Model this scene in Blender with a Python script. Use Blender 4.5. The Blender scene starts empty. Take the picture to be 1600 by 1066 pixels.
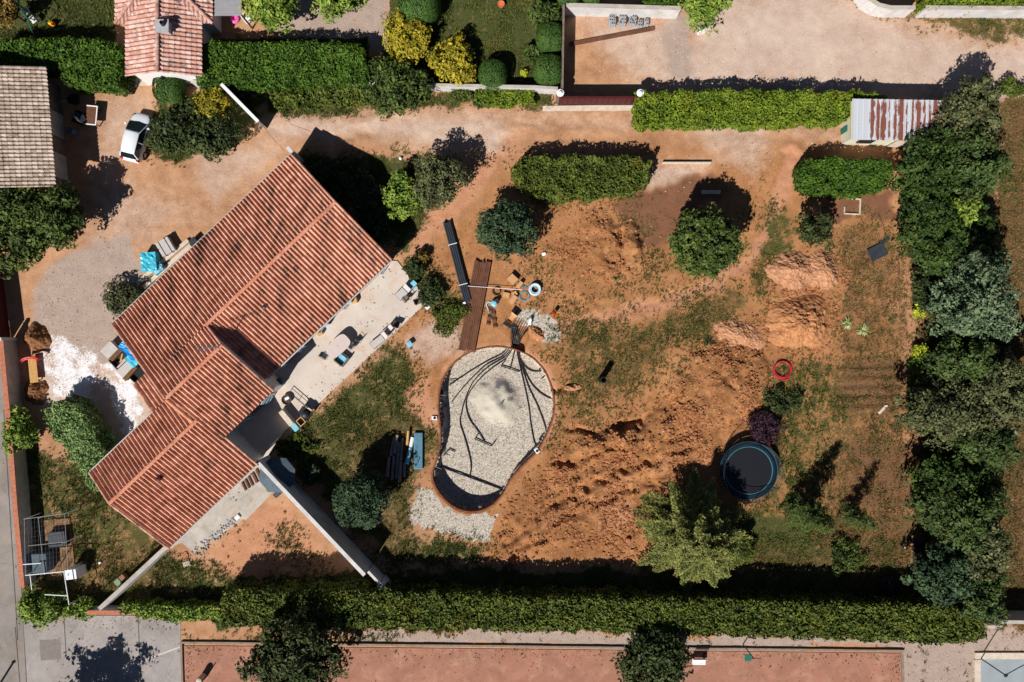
import bpy, bmesh, math, random
import numpy as np
from mathutils import Vector, Matrix

random.seed(7); RNG = np.random.default_rng(7)
SC = bpy.context.scene
COL = SC.collection
# ------------------------------------------------------------------ camera, sky, sun, exposure
S = 19.0                                   # photo pixels per metre on the ground
H = 1600 / S / 1.5                         # drone height for a 24 mm lens
cam_d = bpy.data.cameras.new('camera'); cam_d.lens = 24; cam_d.sensor_width = 36
cam_d.clip_start = 0.5; cam_d.clip_end = 600
cam = bpy.data.objects.new('camera', cam_d); COL.objects.link(cam)
cam.location = (0, 0, H); cam.rotation_euler = (0, 0, 0)
SC.camera = cam
SUN_EL = math.radians(43.0); SX, SY = -0.53, -0.848     # towards the sun
W = bpy.data.worlds.new('World'); SC.world = W; W.use_nodes = True
wn = W.node_tree.nodes; wl = W.node_tree.links
sky = wn.new('ShaderNodeTexSky'); sky.sky_type = 'NISHITA'; sky.sun_disc = False
sky.sun_elevation = SUN_EL; sky.sun_rotation = math.atan2(SX, SY)
sky.air_density = 0.5; sky.dust_density = 0.1; sky.ozone_density = 1.0; sky.altitude = 300
wl.new(sky.outputs[0], wn['Background'].inputs[0]); wn['Background'].inputs[1].default_value = 0.05
sd = bpy.data.lights.new('sun', 'SUN'); sd.energy = 5.0; sd.angle = math.radians(0.5); sd.color = (1.0, 0.96, 0.91)
sun = bpy.data.objects.new('sun', sd); COL.objects.link(sun); sun.location = (-20, -30, 60)
sun.rotation_euler = Vector((-SX*math.cos(SUN_EL), -SY*math.cos(SUN_EL), -math.sin(SUN_EL))).to_track_quat('-Z', 'Y').to_euler()
SC.view_settings.view_transform = 'Standard'; SC.view_settings.look = 'None'
SC.view_settings.exposure = 0.2; SC.view_settings.gamma = 1.0

# ------------------------------------------------------------------ helpers
def U(px, py, z=0.0):
    """ground-plan position (metres) of a surveyed photo point lying at height z"""
    k = (H - z) / H
    return ((px - 800) / S * k, (533 - py) / S * k)
def V(px, py, z=0.0):
    x, y = U(px, py, z); return (x, y, z)
def ang(x0, y0, x1, y1): return math.atan2(-(y1 - y0), x1 - x0)
def srgb(r, g, b):
    f = lambda c: (c / 255 / 12.92) if c / 255 <= 0.04045 else ((c / 255 + 0.055) / 1.055) ** 2.4
    return (f(r), f(g), f(b), 1.0)

class MB:
    """collects shapes for ONE mesh object"""
    def __init__(s): s.v = []; s.f = []; s.m = []; s.mi = 0
    def add(s, vs, fs):
        o = len(s.v); s.v += [tuple(p) for p in vs]
        for f in fs: s.f.append([o + i for i in f]); s.m.append(s.mi)
        return s
    def box(s, c, d, rz=0, rx=0, ry=0, taper=1.0):
        M = Matrix.Rotation(rz, 3, 'Z') @ Matrix.Rotation(ry, 3, 'Y') @ Matrix.Rotation(rx, 3, 'X')
        vs = []
        for z in (-1, 1):
            t = taper if z > 0 else 1
            for x, y in ((-1, -1), (1, -1), (1, 1), (-1, 1)):
                p = M @ Vector((x * d[0] / 2 * t, y * d[1] / 2 * t, z * d[2] / 2))
                vs.append((p.x + c[0], p.y + c[1], p.z + c[2]))
        return s.add(vs, [(3, 2, 1, 0), (4, 5, 6, 7), (0, 1, 5, 4), (1, 2, 6, 5), (2, 3, 7, 6), (3, 0, 4, 7)])
    def rbox(s, c, d, rz=0, b=0.02, rx=0, ry=0):
        """box with chamfered vertical and top edges"""
        M = Matrix.Rotation(rz, 3, 'Z') @ Matrix.Rotation(ry, 3, 'Y') @ Matrix.Rotation(rx, 3, 'X')
        x, y, z = d[0] / 2, d[1] / 2, d[2] / 2; b = min(b, x * .6, y * .6, z * .9)
        def ring(ix, zz):
            return [(-x + b + ix, -y + ix, zz), (x - b - ix, -y + ix, zz), (x - ix, -y + b + ix, zz), (x - ix, y - b - ix, zz),
                    (x - b - ix, y - ix, zz), (-x + b + ix, y - ix, zz), (-x + ix, y - b - ix, zz), (-x + ix, -y + b + ix, zz)]
        vs = ring(0, -z) + ring(0, z - b) + ring(b * .7, z)
        vs = [tuple(M @ Vector(p) + Vector(c)) for p in vs]
        fs = [tuple(range(7, -1, -1)), tuple(range(16, 24))]
        for k in (0, 8):
            fs += [(k + i, k + (i + 1) % 8, k + 8 + (i + 1) % 8, k + 8 + i) for i in range(8)]
        return s.add(vs, fs)
    def prism(s, pts, z0, z1):
        n = len(pts)
        A = sum(pts[i][0] * pts[(i + 1) % n][1] - pts[(i + 1) % n][0] * pts[i][1] for i in range(n))
        if A < 0: pts = pts[::-1]
        g = lambda z, p: z(p) if callable(z) else z
        vs = [(p[0], p[1], g(z0, p)) for p in pts] + [(p[0], p[1], g(z1, p)) for p in pts]
        return s.add(vs, [tuple(range(n - 1, -1, -1)), tuple(range(n, 2 * n))] + [(i, (i + 1) % n, n + (i + 1) % n, n + i) for i in range(n)])
    def tube(s, path, r, n=6, cap=True):
        P = [Vector(p) for p in path]; m = len(P)
        R = r if isinstance(r, (list, tuple)) else [r] * m
        vs = []; up = Vector((0, 0, 1)); pu = None
        for i, p in enumerate(P):
            t = (P[min(i + 1, m - 1)] - P[max(i - 1, 0)]).normalized()
            u = pu - t * pu.dot(t) if pu else (up.cross(t) if abs(t.z) < .95 else Vector((1, 0, 0)).cross(t))
            if u.length < 1e-6: u = Vector((1, 0, 0)).cross(t)
            u.normalize(); pu = u; w = t.cross(u)
            for k in range(n):
                a = 2 * math.pi * k / n
                vs.append(p + (u * math.cos(a) + w * math.sin(a)) * R[i])
        fs = [(i * n + k, i * n + (k + 1) % n, (i + 1) * n + (k + 1) % n, (i + 1) * n + k) for i in range(m - 1) for k in range(n)]
        if cap: fs += [tuple(range(n - 1, -1, -1)), tuple((m - 1) * n + k for k in range(n))]
        return s.add(vs, fs)
    def torus(s, c, R, r, n=40, k=6, a0=0, a1=None):
        a1 = a0 + 2 * math.pi if a1 is None else a1
        path = [(c[0] + R * math.cos(a0 + (a1 - a0) * i / n), c[1] + R * math.sin(a0 + (a1 - a0) * i / n), c[2]) for i in range(n + 1)]
        return s.tube(path, r, k)
    def lathe(s, c, prof, n=20):
        vs = [(c[0] + r * math.cos(2 * math.pi * k / n), c[1] + r * math.sin(2 * math.pi * k / n), c[2] + z) for r, z in prof for k in range(n)]
        m = len(prof)
        fs = [(i * n + k, i * n + (k + 1) % n, (i + 1) * n + (k + 1) % n, (i + 1) * n + k) for i in range(m - 1) for k in range(n)]
        fs += [tuple(range(n - 1, -1, -1)), tuple((m - 1) * n + k for k in range(n))]
        return s.add(vs, fs)
    def build(s, name, mats, parent=None, loc=(0, 0, 0), rz=0, smooth=False):
        me = bpy.data.meshes.new(name); me.from_pydata(s.v, [], s.f); me.update()
        for m in (mats if isinstance(mats, (list, tuple)) else [mats]): me.materials.append(m)
        for p, i in zip(me.polygons, s.m):
            p.material_index = i; p.use_smooth = smooth
        o = bpy.data.objects.new(name, me); COL.objects.link(o)
        o.location = loc; o.rotation_euler = (0, 0, rz)
        if parent: o.parent = parent
        return o

def np_mesh(name, verts, faces, mat, parent=None, attrs=None, smooth=False):
    """faces: (n,3) or (n,4) index array; attrs: {name: per-vertex floats}"""
    me = bpy.data.meshes.new(name)
    verts = np.ascontiguousarray(verts, dtype=np.float32); faces = np.ascontiguousarray(faces, dtype=np.int32)
    k = faces.shape[1]; n = len(faces)
    me.vertices.add(len(verts)); me.vertices.foreach_set('co', verts.ravel())
    me.loops.add(n * k); me.loops.foreach_set('vertex_index', faces.ravel())
    me.polygons.add(n); me.polygons.foreach_set('loop_start', np.arange(0, n * k, k, dtype=np.int32))
    me.update(calc_edges=True)
    me.polygons.foreach_set('use_smooth', np.full(n, smooth, dtype=bool))
    for an, av in (attrs or {}).items():
        at = me.attributes.new(an, 'FLOAT', 'POINT'); at.data.foreach_set('value', np.ascontiguousarray(av, dtype=np.float32))
    me.materials.append(mat); me.update()
    o = bpy.data.objects.new(name, me); COL.objects.link(o)
    if parent: o.parent = parent
    return o

def tag(o, label=None, cat=None, group=None, kind=None):
    if label: o['label'] = label
    if cat: o['category'] = cat
    if group: o['group'] = group
    if kind: o['kind'] = kind
    return o
def thing(name, label, cat, loc=(0, 0, 0), rz=0, group=None):
    o = bpy.data.objects.new(name, None); COL.objects.link(o); o.empty_display_size = .2
    o.location = loc; o.rotation_euler = (0, 0, rz)
    return tag(o, label, cat, group)
def dup(o, loc, rz=0, label=None, scale=None):
    c = o.copy(); COL.objects.link(c); c.location = loc; c.rotation_euler = (0, 0, rz)
    if label: c['label'] = label
    if scale: c.scale = scale
    for ch in list(o.children):
        d = ch.copy(); COL.objects.link(d); d.parent = c
        for g in list(ch.children):
            e = g.copy(); COL.objects.link(e); e.parent = d
    return c
def stret(o): return tag(o, kind='structure')

# ------------------------------------------------------------------ materials
def nmat(name):
    m = bpy.data.materials.new(name); m.use_nodes = True
    return m, m.node_tree.nodes, m.node_tree.links, m.node_tree.nodes['Principled BSDF']
def mat(name, col, rough=.75, var=.25, scale=3.0, metal=0, spec=.3, bump=0, col2=None, detail=6, coat=0):
    m, n, l, b = nmat(name)
    tc = n.new('ShaderNodeTexCoord'); nz = n.new('ShaderNodeTexNoise')
    nz.inputs['Scale'].default_value = scale; nz.inputs['Detail'].default_value = detail; nz.inputs['Roughness'].default_value = .65
    l.new(tc.outputs['Object'], nz.inputs['Vector'])
    rp = n.new('ShaderNodeValToRGB'); rp.color_ramp.elements[0].position = .3; rp.color_ramp.elements[1].position = .7
    c = col; c2 = col2 or tuple(min(1, x * (1 + var)) for x in c[:3]) + (1,)
    c1 = c if col2 else tuple(x * (1 - var) for x in c[:3]) + (1,)
    rp.color_ramp.elements[0].color = c1; rp.color_ramp.elements[1].color = c2
    l.new(nz.outputs[0], rp.inputs[0]); l.new(rp.outputs[0], b.inputs['Base Color'])
    b.inputs['Roughness'].default_value = rough; b.inputs['Metallic'].default_value = metal
    b.inputs['Specular IOR Level'].default_value = spec; b.inputs['Coat Weight'].default_value = coat
    if bump:
        bp = n.new('ShaderNodeBump'); bp.inputs['Strength'].default_value = bump; bp.inputs['Distance'].default_value = .05
        n2 = n.new('ShaderNodeTexNoise'); n2.inputs['Scale'].default_value = scale * 4; n2.inputs['Detail'].default_value = 5
        l.new(tc.outputs['Object'], n2.inputs['Vector']); l.new(n2.outputs[0], bp.inputs['Height']); l.new(bp.outputs[0], b.inputs['Normal'])
    return m
def worn(name, col, stain=.35, rust=None, grain=40, scale=.35, crack=True):
    """paving that has aged: cloudy stains, runs, dark spots, hairline cracks and grain"""
    m, n, l, b = nmat(name); tc = n.new('ShaderNodeTexCoord')
    def nz(sc, det=8, dist=0.0, r=.68):
        z = n.new('ShaderNodeTexNoise'); z.inputs['Scale'].default_value = sc; z.inputs['Detail'].default_value = det; z.inputs['Distortion'].default_value = dist; z.inputs['Roughness'].default_value = r
        l.new(tc.outputs['Object'], z.inputs['Vector']); return z.outputs[0]
    def rng(f, a, c, lo, hi):
        r = n.new('ShaderNodeMapRange'); r.inputs[1].default_value = a; r.inputs[2].default_value = c; r.inputs[3].default_value = lo; r.inputs[4].default_value = hi; l.new(f, r.inputs[0]); return r.outputs[0]
    def mul(a, c):
        x = n.new('ShaderNodeMath'); x.operation = 'MULTIPLY'; l.new(a, x.inputs[0]); l.new(c, x.inputs[1]); return x.outputs[0]
    f = mul(rng(nz(scale, 10, .6), .34, .66, 1 - stain, 1 + stain * .55), rng(nz(grain, 3), .3, .7, .84, 1.14))
    f = mul(f, rng(nz(2.4, 8, 1.2), .60, .72, 1.0, 1 - stain * .9)); f = mul(f, rng(nz(7, 4), .66, .72, 1.0, .62))
    if crack:
        v = n.new('ShaderNodeTexVoronoi'); v.feature = 'DISTANCE_TO_EDGE'; v.inputs['Scale'].default_value = .33; mp = n.new('ShaderNodeVectorMath'); mp.operation = 'ADD'
        z = n.new('ShaderNodeTexNoise'); z.inputs['Scale'].default_value = 1.4; z.inputs['Detail'].default_value = 6; l.new(tc.outputs['Object'], z.inputs['Vector']); l.new(tc.outputs['Object'], mp.inputs[0]); l.new(z.outputs[1], mp.inputs[1]); l.new(mp.outputs[0], v.inputs['Vector'])
        f = mul(f, rng(v.outputs['Distance'], .003, .012, .82, 1.0))
    mx = n.new('ShaderNodeMix'); mx.data_type = 'RGBA'; mx.inputs[6].default_value = col; mx.inputs[7].default_value = rust or col; l.new(rng(nz(.9, 7, .8), .5, .68, 0, .8), mx.inputs[0])
    sc = n.new('ShaderNodeVectorMath'); sc.operation = 'SCALE'; l.new(mx.outputs[2], sc.inputs[0]); l.new(f, sc.inputs['Scale']); l.new(sc.outputs[0], b.inputs['Base Color'])
    b.inputs['Roughness'].default_value = .92; b.inputs['Specular IOR Level'].default_value = .12
    bp = n.new('ShaderNodeBump'); bp.inputs['Strength'].default_value = .35; bp.inputs['Distance'].default_value = .02; l.new(nz(grain * .6, 4), bp.inputs['Height']); l.new(bp.outputs[0], b.inputs['Normal'])
    return m
def fmat(name, dark, light, rough=.55, spec=.16, nscale=.9):
    """foliage: leaf colour varies leaf by leaf (attribute v) and in patches"""
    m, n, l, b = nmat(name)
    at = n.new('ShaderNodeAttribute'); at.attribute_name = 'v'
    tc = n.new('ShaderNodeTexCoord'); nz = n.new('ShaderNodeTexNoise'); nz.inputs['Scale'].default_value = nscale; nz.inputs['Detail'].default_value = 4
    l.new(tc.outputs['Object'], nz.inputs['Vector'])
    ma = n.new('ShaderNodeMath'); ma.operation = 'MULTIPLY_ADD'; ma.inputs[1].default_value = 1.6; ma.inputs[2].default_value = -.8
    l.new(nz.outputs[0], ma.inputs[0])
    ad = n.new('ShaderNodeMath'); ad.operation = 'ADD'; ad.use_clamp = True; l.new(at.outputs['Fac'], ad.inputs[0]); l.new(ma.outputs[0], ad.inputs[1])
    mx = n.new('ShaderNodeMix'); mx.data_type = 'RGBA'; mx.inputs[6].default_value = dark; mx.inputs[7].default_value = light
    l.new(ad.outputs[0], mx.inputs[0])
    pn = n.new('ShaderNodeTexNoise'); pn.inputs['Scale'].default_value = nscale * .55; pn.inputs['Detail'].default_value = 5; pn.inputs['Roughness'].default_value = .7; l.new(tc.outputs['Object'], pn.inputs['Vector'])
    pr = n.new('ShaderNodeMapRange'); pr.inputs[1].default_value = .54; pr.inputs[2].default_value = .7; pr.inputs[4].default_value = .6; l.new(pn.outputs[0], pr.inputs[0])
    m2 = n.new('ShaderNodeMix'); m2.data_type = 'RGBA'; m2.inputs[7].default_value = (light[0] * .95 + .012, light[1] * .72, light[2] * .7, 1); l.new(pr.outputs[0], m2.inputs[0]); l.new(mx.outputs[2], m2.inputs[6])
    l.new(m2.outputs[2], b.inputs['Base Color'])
    b.inputs['Roughness'].default_value = rough; b.inputs['Specular IOR Level'].default_value = spec
    return m
def tilemat(name, c1, c2, lich=(.02, .012, .01, 1), lmin=.56, lscale=.35, stretch=(1, 1, 1), rz=0.0):
    m, n, l, b = nmat(name)
    at = n.new('ShaderNodeAttribute'); at.attribute_name = 'v'
    rp = n.new('ShaderNodeValToRGB'); e = rp.color_ramp.elements
    e[0].color = c1; e[1].color = c2; x = e.new(.5); x.color = tuple((p + q) / 2 * 1.02 for p, q in zip(c1, c2))
    l.new(at.outputs['Fac'], rp.inputs[0])
    tc = n.new('ShaderNodeTexCoord'); mp = n.new('ShaderNodeMapping'); mp.inputs['Scale'].default_value = stretch; mp.inputs['Rotation'].default_value = (0, 0, rz)
    l.new(tc.outputs['Object'], mp.inputs[0])
    nz = n.new('ShaderNodeTexNoise'); nz.inputs['Scale'].default_value = lscale; nz.inputs['Detail'].default_value = 9; nz.inputs['Roughness'].default_value = .68
    l.new(mp.outputs[0], nz.inputs['Vector'])
    a2 = n.new('ShaderNodeMath'); a2.operation = 'MULTIPLY_ADD'; a2.inputs[1].default_value = .22; l.new(at.outputs['Fac'], a2.inputs[0]); l.new(nz.outputs[0], a2.inputs[2])
    mr = n.new('ShaderNodeMapRange'); mr.inputs[1].default_value = lmin; mr.inputs[2].default_value = lmin + .16; mr.inputs[4].default_value = .72
    l.new(a2.outputs[0], mr.inputs[0])
    mx = n.new('ShaderNodeMix'); mx.data_type = 'RGBA'; mx.inputs[7].default_value = lich
    l.new(mr.outputs[0], mx.inputs[0]); l.new(rp.outputs[0], mx.inputs[6])
    n3 = n.new('ShaderNodeTexNoise'); n3.inputs['Scale'].default_value = 14; n3.inputs['Detail'].default_value = 4; l.new(tc.outputs['Object'], n3.inputs['Vector'])
    m3 = n.new('ShaderNodeMapRange'); m3.inputs[1].default_value = .3; m3.inputs[2].default_value = .7; m3.inputs[3].default_value = .72; m3.inputs[4].default_value = 1.15
    l.new(n3.outputs[0], m3.inputs[0])
    mu = n.new('ShaderNodeVectorMath'); mu.operation = 'SCALE'; l.new(mx.outputs[2], mu.inputs[0]); l.new(m3.outputs[0], mu.inputs['Scale'])
    l.new(mu.outputs[0], b.inputs['Base Color']); b.inputs['Roughness'].default_value = .85; b.inputs['Specular IOR Level'].default_value = .15
    return m

M = {}
M['plaster'] = worn('white_plaster', srgb(206, 204, 202), .16, srgb(190, 182, 172), 20, 1.0, False)
M['cream'] = mat('cream_plaster', srgb(200, 180, 155), .9, .15, 1.5, bump=.15)
M['stonewall'] = mat('old_stone_wall', srgb(120, 108, 95), .95, .35, 2.5, bump=.5)
M['concrete'] = worn('concrete', srgb(186, 178, 168), .2, srgb(180, 160, 140), 30, .8)
M['terrace'] = worn('terrace_screed', srgb(206, 194, 182), .12, srgb(206, 176, 152), 30, .3, False)
M['carpark'] = worn('carpark_concrete', srgb(162, 154, 150), .2, srgb(150, 138, 130))
M['asphalt'] = worn('asphalt', srgb(146, 138, 132), .24, srgb(150, 132, 118))
M['clay'] = worn('court_clay', srgb(166, 118, 98), .22, srgb(182, 140, 120), 26, .5, False)
M['coping'] = mat('terracotta_coping', srgb(178, 112, 86), .85, .28, 5.0)
M['white'] = mat('white_paint', srgb(232, 232, 232), .5, .05, 3)
M['paint'] = mat('car_paint', srgb(226, 232, 236), .25, .01, 1, coat=.6)
M['glass'] = mat('dark_glass', (.012, .018, .02, 1), .06, .2, 1, spec=.7)
M['black'] = mat('black_plastic', (.012, .012, .014, 1), .5, .2, 5)
M['rubber'] = mat('black_rubber', (.02, .02, .02, 1), .8, .2, 5)
M['hose'] = mat('black_hose', (.016, .018, .022, 1), .55, .2, 5)
M['steel'] = mat('grey_steel', (.35, .36, .37, 1), .45, .15, 4, metal=.8)
M['darksteel'] = mat('dark_steel', (.05, .055, .065, 1), .5, .25, 4, metal=.4)
M['slate'] = mat('slate_profile', (.035, .042, .055, 1), .5, .25, 2)
M['wood'] = mat('weathered_wood', srgb(138, 104, 72), .85, .3, 6, bump=.2)
M['palewood'] = mat('pale_timber', srgb(206, 160, 98), .8, .2, 6)
M['log'] = mat('grey_log', srgb(142, 128, 118), .9, .3, 4, bump=.3)
M['deck'] = mat('brown_decking', srgb(104, 68, 50), .85, .3, 2.5, bump=.2)
M['blue'] = mat('turquoise_film', srgb(70, 182, 205), .35, .3, 3, spec=.5)
M['bluebright'] = mat('bright_blue_film', srgb(30, 140, 215), .35, .3, 3, spec=.5)
M['bluepale'] = mat('pale_blue_film', srgb(130, 195, 215), .3, .3, 5, spec=.5)
M['block'] = mat('concrete_block', srgb(165, 165, 168), .9, .15, 4)
M['stonepale'] = mat('pale_stone', srgb(205, 190, 172), .9, .18, 3)
M['red'] = mat('red_plastic', srgb(190, 30, 32), .45, .15, 3)
M['redhose'] = mat('red_ribbed_pipe', srgb(205, 32, 62), .5, .15, 5)
M['yellow'] = mat('yellow_plastic', srgb(225, 190, 30), .5, .15, 3)
M['orange'] = mat('orange_plastic', srgb(230, 110, 55), .5, .15, 3)
M['green'] = mat('green_painted_steel', srgb(25, 110, 95), .45, .15, 3)
M['teal'] = mat('teal_foam', srgb(30, 135, 160), .5, .2, 3)
M['maroon'] = mat('maroon_painted_steel', srgb(76, 26, 30), .55, .2, 3)
M['pink'] = mat('pink_plastic', srgb(232, 100, 170), .5, .15, 3)
M['cardboard'] = mat('cardboard', srgb(196, 150, 108), .85, .12, 4)
M['greymetal'] = mat('grey_sheet', srgb(150, 148, 152), .6, .1, 2)
M['bluegrey'] = mat('parasol_cloth', srgb(84, 98, 106), .9, .15, 2)
M['rust'] = mat('rusty_panel', srgb(96, 56, 38), .85, .35, 3, bump=.3, col2=srgb(150, 92, 60))
M['bark'] = mat('bark', srgb(82, 66, 52), .95, .3, 6, bump=.5)
M['ringwhite'] = mat('white_blue_hose', srgb(190, 218, 235), .45, .1, 5)
M['bluehose'] = mat('blue_hose', srgb(90, 165, 200), .45, .15, 5)
M['cover'] = mat('grey_rattan', srgb(112, 104, 98), .85, .25, 9)
M['cushion'] = mat('pale_cushion', srgb(190, 182, 178), .9, .12, 4)
M['mesh'] = mat('jump_mat', (.012, .013, .017, 1), .45, .2, 8)
M['navy'] = mat('navy_padding', srgb(16, 32, 46), .5, .2, 4)
# ------------------------------------------------------------------ ground: one sheet with pit, mounds and ruts
def vnoise(x, y, sc, seed):
    r = np.random.default_rng(seed).random((256, 256)); x = x / sc + 1000.3; y = y / sc + 1000.7
    xi = np.floor(x).astype(int); yi = np.floor(y).astype(int); fx = x - xi; fy = y - yi
    fx = fx * fx * (3 - 2 * fx); fy = fy * fy * (3 - 2 * fy)
    a = r[xi % 256, yi % 256]; b = r[(xi + 1) % 256, yi % 256]; c = r[xi % 256, (yi + 1) % 256]; d = r[(xi + 1) % 256, (yi + 1) % 256]
    return (a * (1 - fx) + b * fx) * (1 - fy) + (c * (1 - fx) + d * fx) * fy
def fbm(x, y, sc, seed, oct=4):
    t = 0; am = .5; tot = 0
    for i in range(oct):
        t = t + am * vnoise(x, y, sc / 2 ** i, seed + i); tot += am; am *= .55
    return t / tot
def sdf(PX, PY, poly):
    P = np.array(poly, float); d = np.full(PX.shape, 1e9); ins = np.zeros(PX.shape, bool)
    for i in range(len(P)):
        a, b = P[i], P[(i + 1) % len(P)]
        ex, ey = b - a; wx, wy = PX - a[0], PY - a[1]
        t = np.clip((wx * ex + wy * ey) / (ex * ex + ey * ey + 1e-9), 0, 1)
        d = np.minimum(d, (wx - ex * t) ** 2 + (wy - ey * t) ** 2)
        c = ((a[1] <= PY) & (b[1] > PY)) | ((b[1] <= PY) & (a[1] > PY))
        xx = a[0] + (PY - a[1]) * (b[0] - a[0]) / (b[1] - a[1] + 1e-12)
        ins ^= c & (PX < xx)
    d = np.sqrt(d); return np.where(ins, -d, d)
def pdist(PX, PY, path):
    d = np.full(PX.shape, 1e9); P = np.array(path, float)
    for a, b in zip(P[:-1], P[1:]):
        ex, ey = b - a; wx, wy = PX - a[0], PY - a[1]
        t = np.clip((wx * ex + wy * ey) / (ex * ex + ey * ey + 1e-9), 0, 1)
        d = np.minimum(d, np.hypot(wx - ex * t, wy - ey * t))
    return d
def catmull(pts, n=6, closed=False):
    P = [np.array(p, float) for p in pts]; m = len(P); out = []
    for i in range(m if closed else m - 1):
        p0 = P[i - 1] if (closed or i > 0) else P[0]; p1 = P[i]; p2 = P[(i + 1) % m]
        p3 = P[(i + 2) % m] if (closed or i + 2 < m) else P[-1]
        for k in range(n):
            t = k / n
            out.append(tuple(.5 * ((2 * p1) + (-p0 + p2) * t + (2 * p0 - 5 * p1 + 4 * p2 - p3) * t * t + (-p0 + 3 * p1 - 3 * p2 + p3) * t ** 3)))
    if not closed: out.append(tuple(P[-1]))
    return out

POOL = catmull([(770, 541), (800, 544), (830, 557), (852, 580), (864, 610), (867, 640), (861, 665), (850, 690), (838, 708), (816, 730), (799, 750),
        (788, 770), (774, 787), (755, 798), (733, 801), (710, 794), (690, 777), (677, 756), (675, 738), (682, 715), (687, 690), (686, 660), (684, 635), (687, 605), (698, 580), (716, 560), (741, 547)], 4, True)
PIT = 1.15
st = .135
gx = np.concatenate([np.linspace(-150, -46, 14)[:-1], np.arange(-46, 46 + st, st), np.linspace(46.2, 150, 14)])
gy = np.concatenate([np.linspace(-130, -31, 14)[:-1], np.arange(-31, 31 + st, st), np.linspace(31.2, 130, 14)])
GX, GY = np.meshgrid(gx, gy); sh = GX.shape
PX0 = 800 + S * GX; PY0 = 533 - S * GY
PX = PX0 + 34 * (fbm(GX, GY, 4.5, 13, 3) - .5) + 18 * (fbm(GX, GY, 1.8, 11) - .5) + 10 * (vnoise(GX, GY, .5, 15) - .5)
PY = PY0 + 34 * (fbm(GX, GY, 4.5, 33, 3) - .5) + 18 * (fbm(GX, GY, 1.8, 31) - .5) + 10 * (vnoise(GX, GY, .5, 35) - .5)
def msk(poly, soft=10, crisp=False):
    return np.clip(.5 - sdf(PX0 if crisp else PX, PY0 if crisp else PY, poly) / (soft if crisp else soft * 1.6), 0, 1)
def mx(*a):
    r = a[0]
    for b in a[1:]: r = np.maximum(r, b)
    return r
def blob(cx, cy, rx, ry, rot=0):
    c, s_ = math.cos(rot), math.sin(rot); x = PX - cx; y = PY - cy
    return np.hypot((x * c + y * s_) / rx, (-x * s_ + y * c) / ry)
pale = mx(msk([(1085, 60), (1120, -20), (1330, -20), (1395, 35), (1480, 52), (1620, 62), (1620, 150), (1000, 142), (1060, 90)], 34),
          .72 * msk([(900, 30), (1090, 25), (1085, 140), (985, 140), (950, 90)], 34), .8 * msk([(400, 185), (480, 170), (700, 178), (800, 190), (790, 225), (640, 222), (560, 205), (420, 215)], 26),
          .62 * msk([(1080, 195), (1200, 195), (1215, 230), (1180, 285), (1090, 230)], 26), msk([(70, 505), (130, 500), (240, 600), (250, 660), (200, 700), (60, 620)], 24), .85 * msk([(745, 190), (790, 192), (785, 238), (752, 235)], 18),
          .55 * msk([(190, 130), (240, 150), (200, 280), (330, 330), (230, 380), (150, 380), (140, 150)], 40), .7 * msk([(640, 530), (720, 490), (735, 545), (690, 570), (640, 560)], 16),
          .75 * msk([(1015, 255), (1110, 252), (1075, 290), (1000, 300)], 18), .6 * msk([(300, 240), (420, 215), (440, 235), (330, 330)], 24), .45 * msk([(790, 170), (1330, 190), (1300, 215), (800, 195)], 20))
grav = mx(msk([(112, 385), (150, 368), (195, 358), (205, 400), (222, 430), (180, 500), (215, 590), (120, 560), (62, 500), (58, 440)], 18),
          msk([(560, 982), (1000, 986), (1500, 1000), (1540, 982), (1640, 982), (1620, 1090), (1400, 1090), (1405, 1018), (560, 1003)], 6), .8 * msk([(425, -20), (620, -20), (605, 90), (575, 95), (425, 60)], 8),
          .8 * msk([(1040, 28), (1082, 28), (1085, 135), (1035, 120), (1020, 70)], 12))
white = msk([(76, 515), (105, 512), (130, 545), (175, 555), (215, 600), (243, 640), (225, 668), (205, 690), (140, 640), (80, 620), (62, 570)], 30)
white = white * np.clip(.66 + .9 * (fbm(GX, GY, 2.2, 131, 5) - .32) + .35 * (vnoise(GX * .7 + GY * .7, (GX - GY) * .25, .35, 133) - .5), .25, 1.0)
mulch = mx(msk([(960, 330), (1000, 305), (1060, 285), (1110, 270), (1140, 300), (1050, 375), (1020, 395), (985, 355)], 18), .8 * msk([(1310, 555), (1425, 555), (1425, 650), (1310, 650)], 22),
           .9 * msk([(1310, 690), (1430, 690), (1430, 800), (1330, 800)], 25), .85 * msk([(1290, 310), (1400, 300), (1405, 345), (1290, 340)], 10))
g1 = .86 * msk([(470, 655), (610, 535), (665, 585), (640, 640), (690, 690), (660, 790), (650, 830), (765, 855), (765, 890), (600, 890), (425, 700)], 24)
g2 = .72 * msk([(875, 480), (1000, 490), (1130, 430), (1185, 440), (1180, 500), (1060, 560), (1000, 625), (900, 665), (850, 690), (872, 600), (845, 545)], 40)
g3 = mx(.8 * msk([(1185, 330), (1250, 330), (1240, 400), (1200, 470), (1180, 470)], 22), .68 * msk([(1285, 340), (1405, 345), (1428, 480), (1420, 700), (1430, 900), (1160, 880), (1190, 560), (1300, 545), (1305, 430)], 24))
g4 = .95 * msk([(1180, 790), (1430, 800), (1430, 905), (1000, 900), (1000, 870)], 24)
g5 = .8 * msk([(60, 690), (150, 735), (262, 855), (370, 890), (390, 960), (30, 960), (30, 690)], 14)
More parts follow.
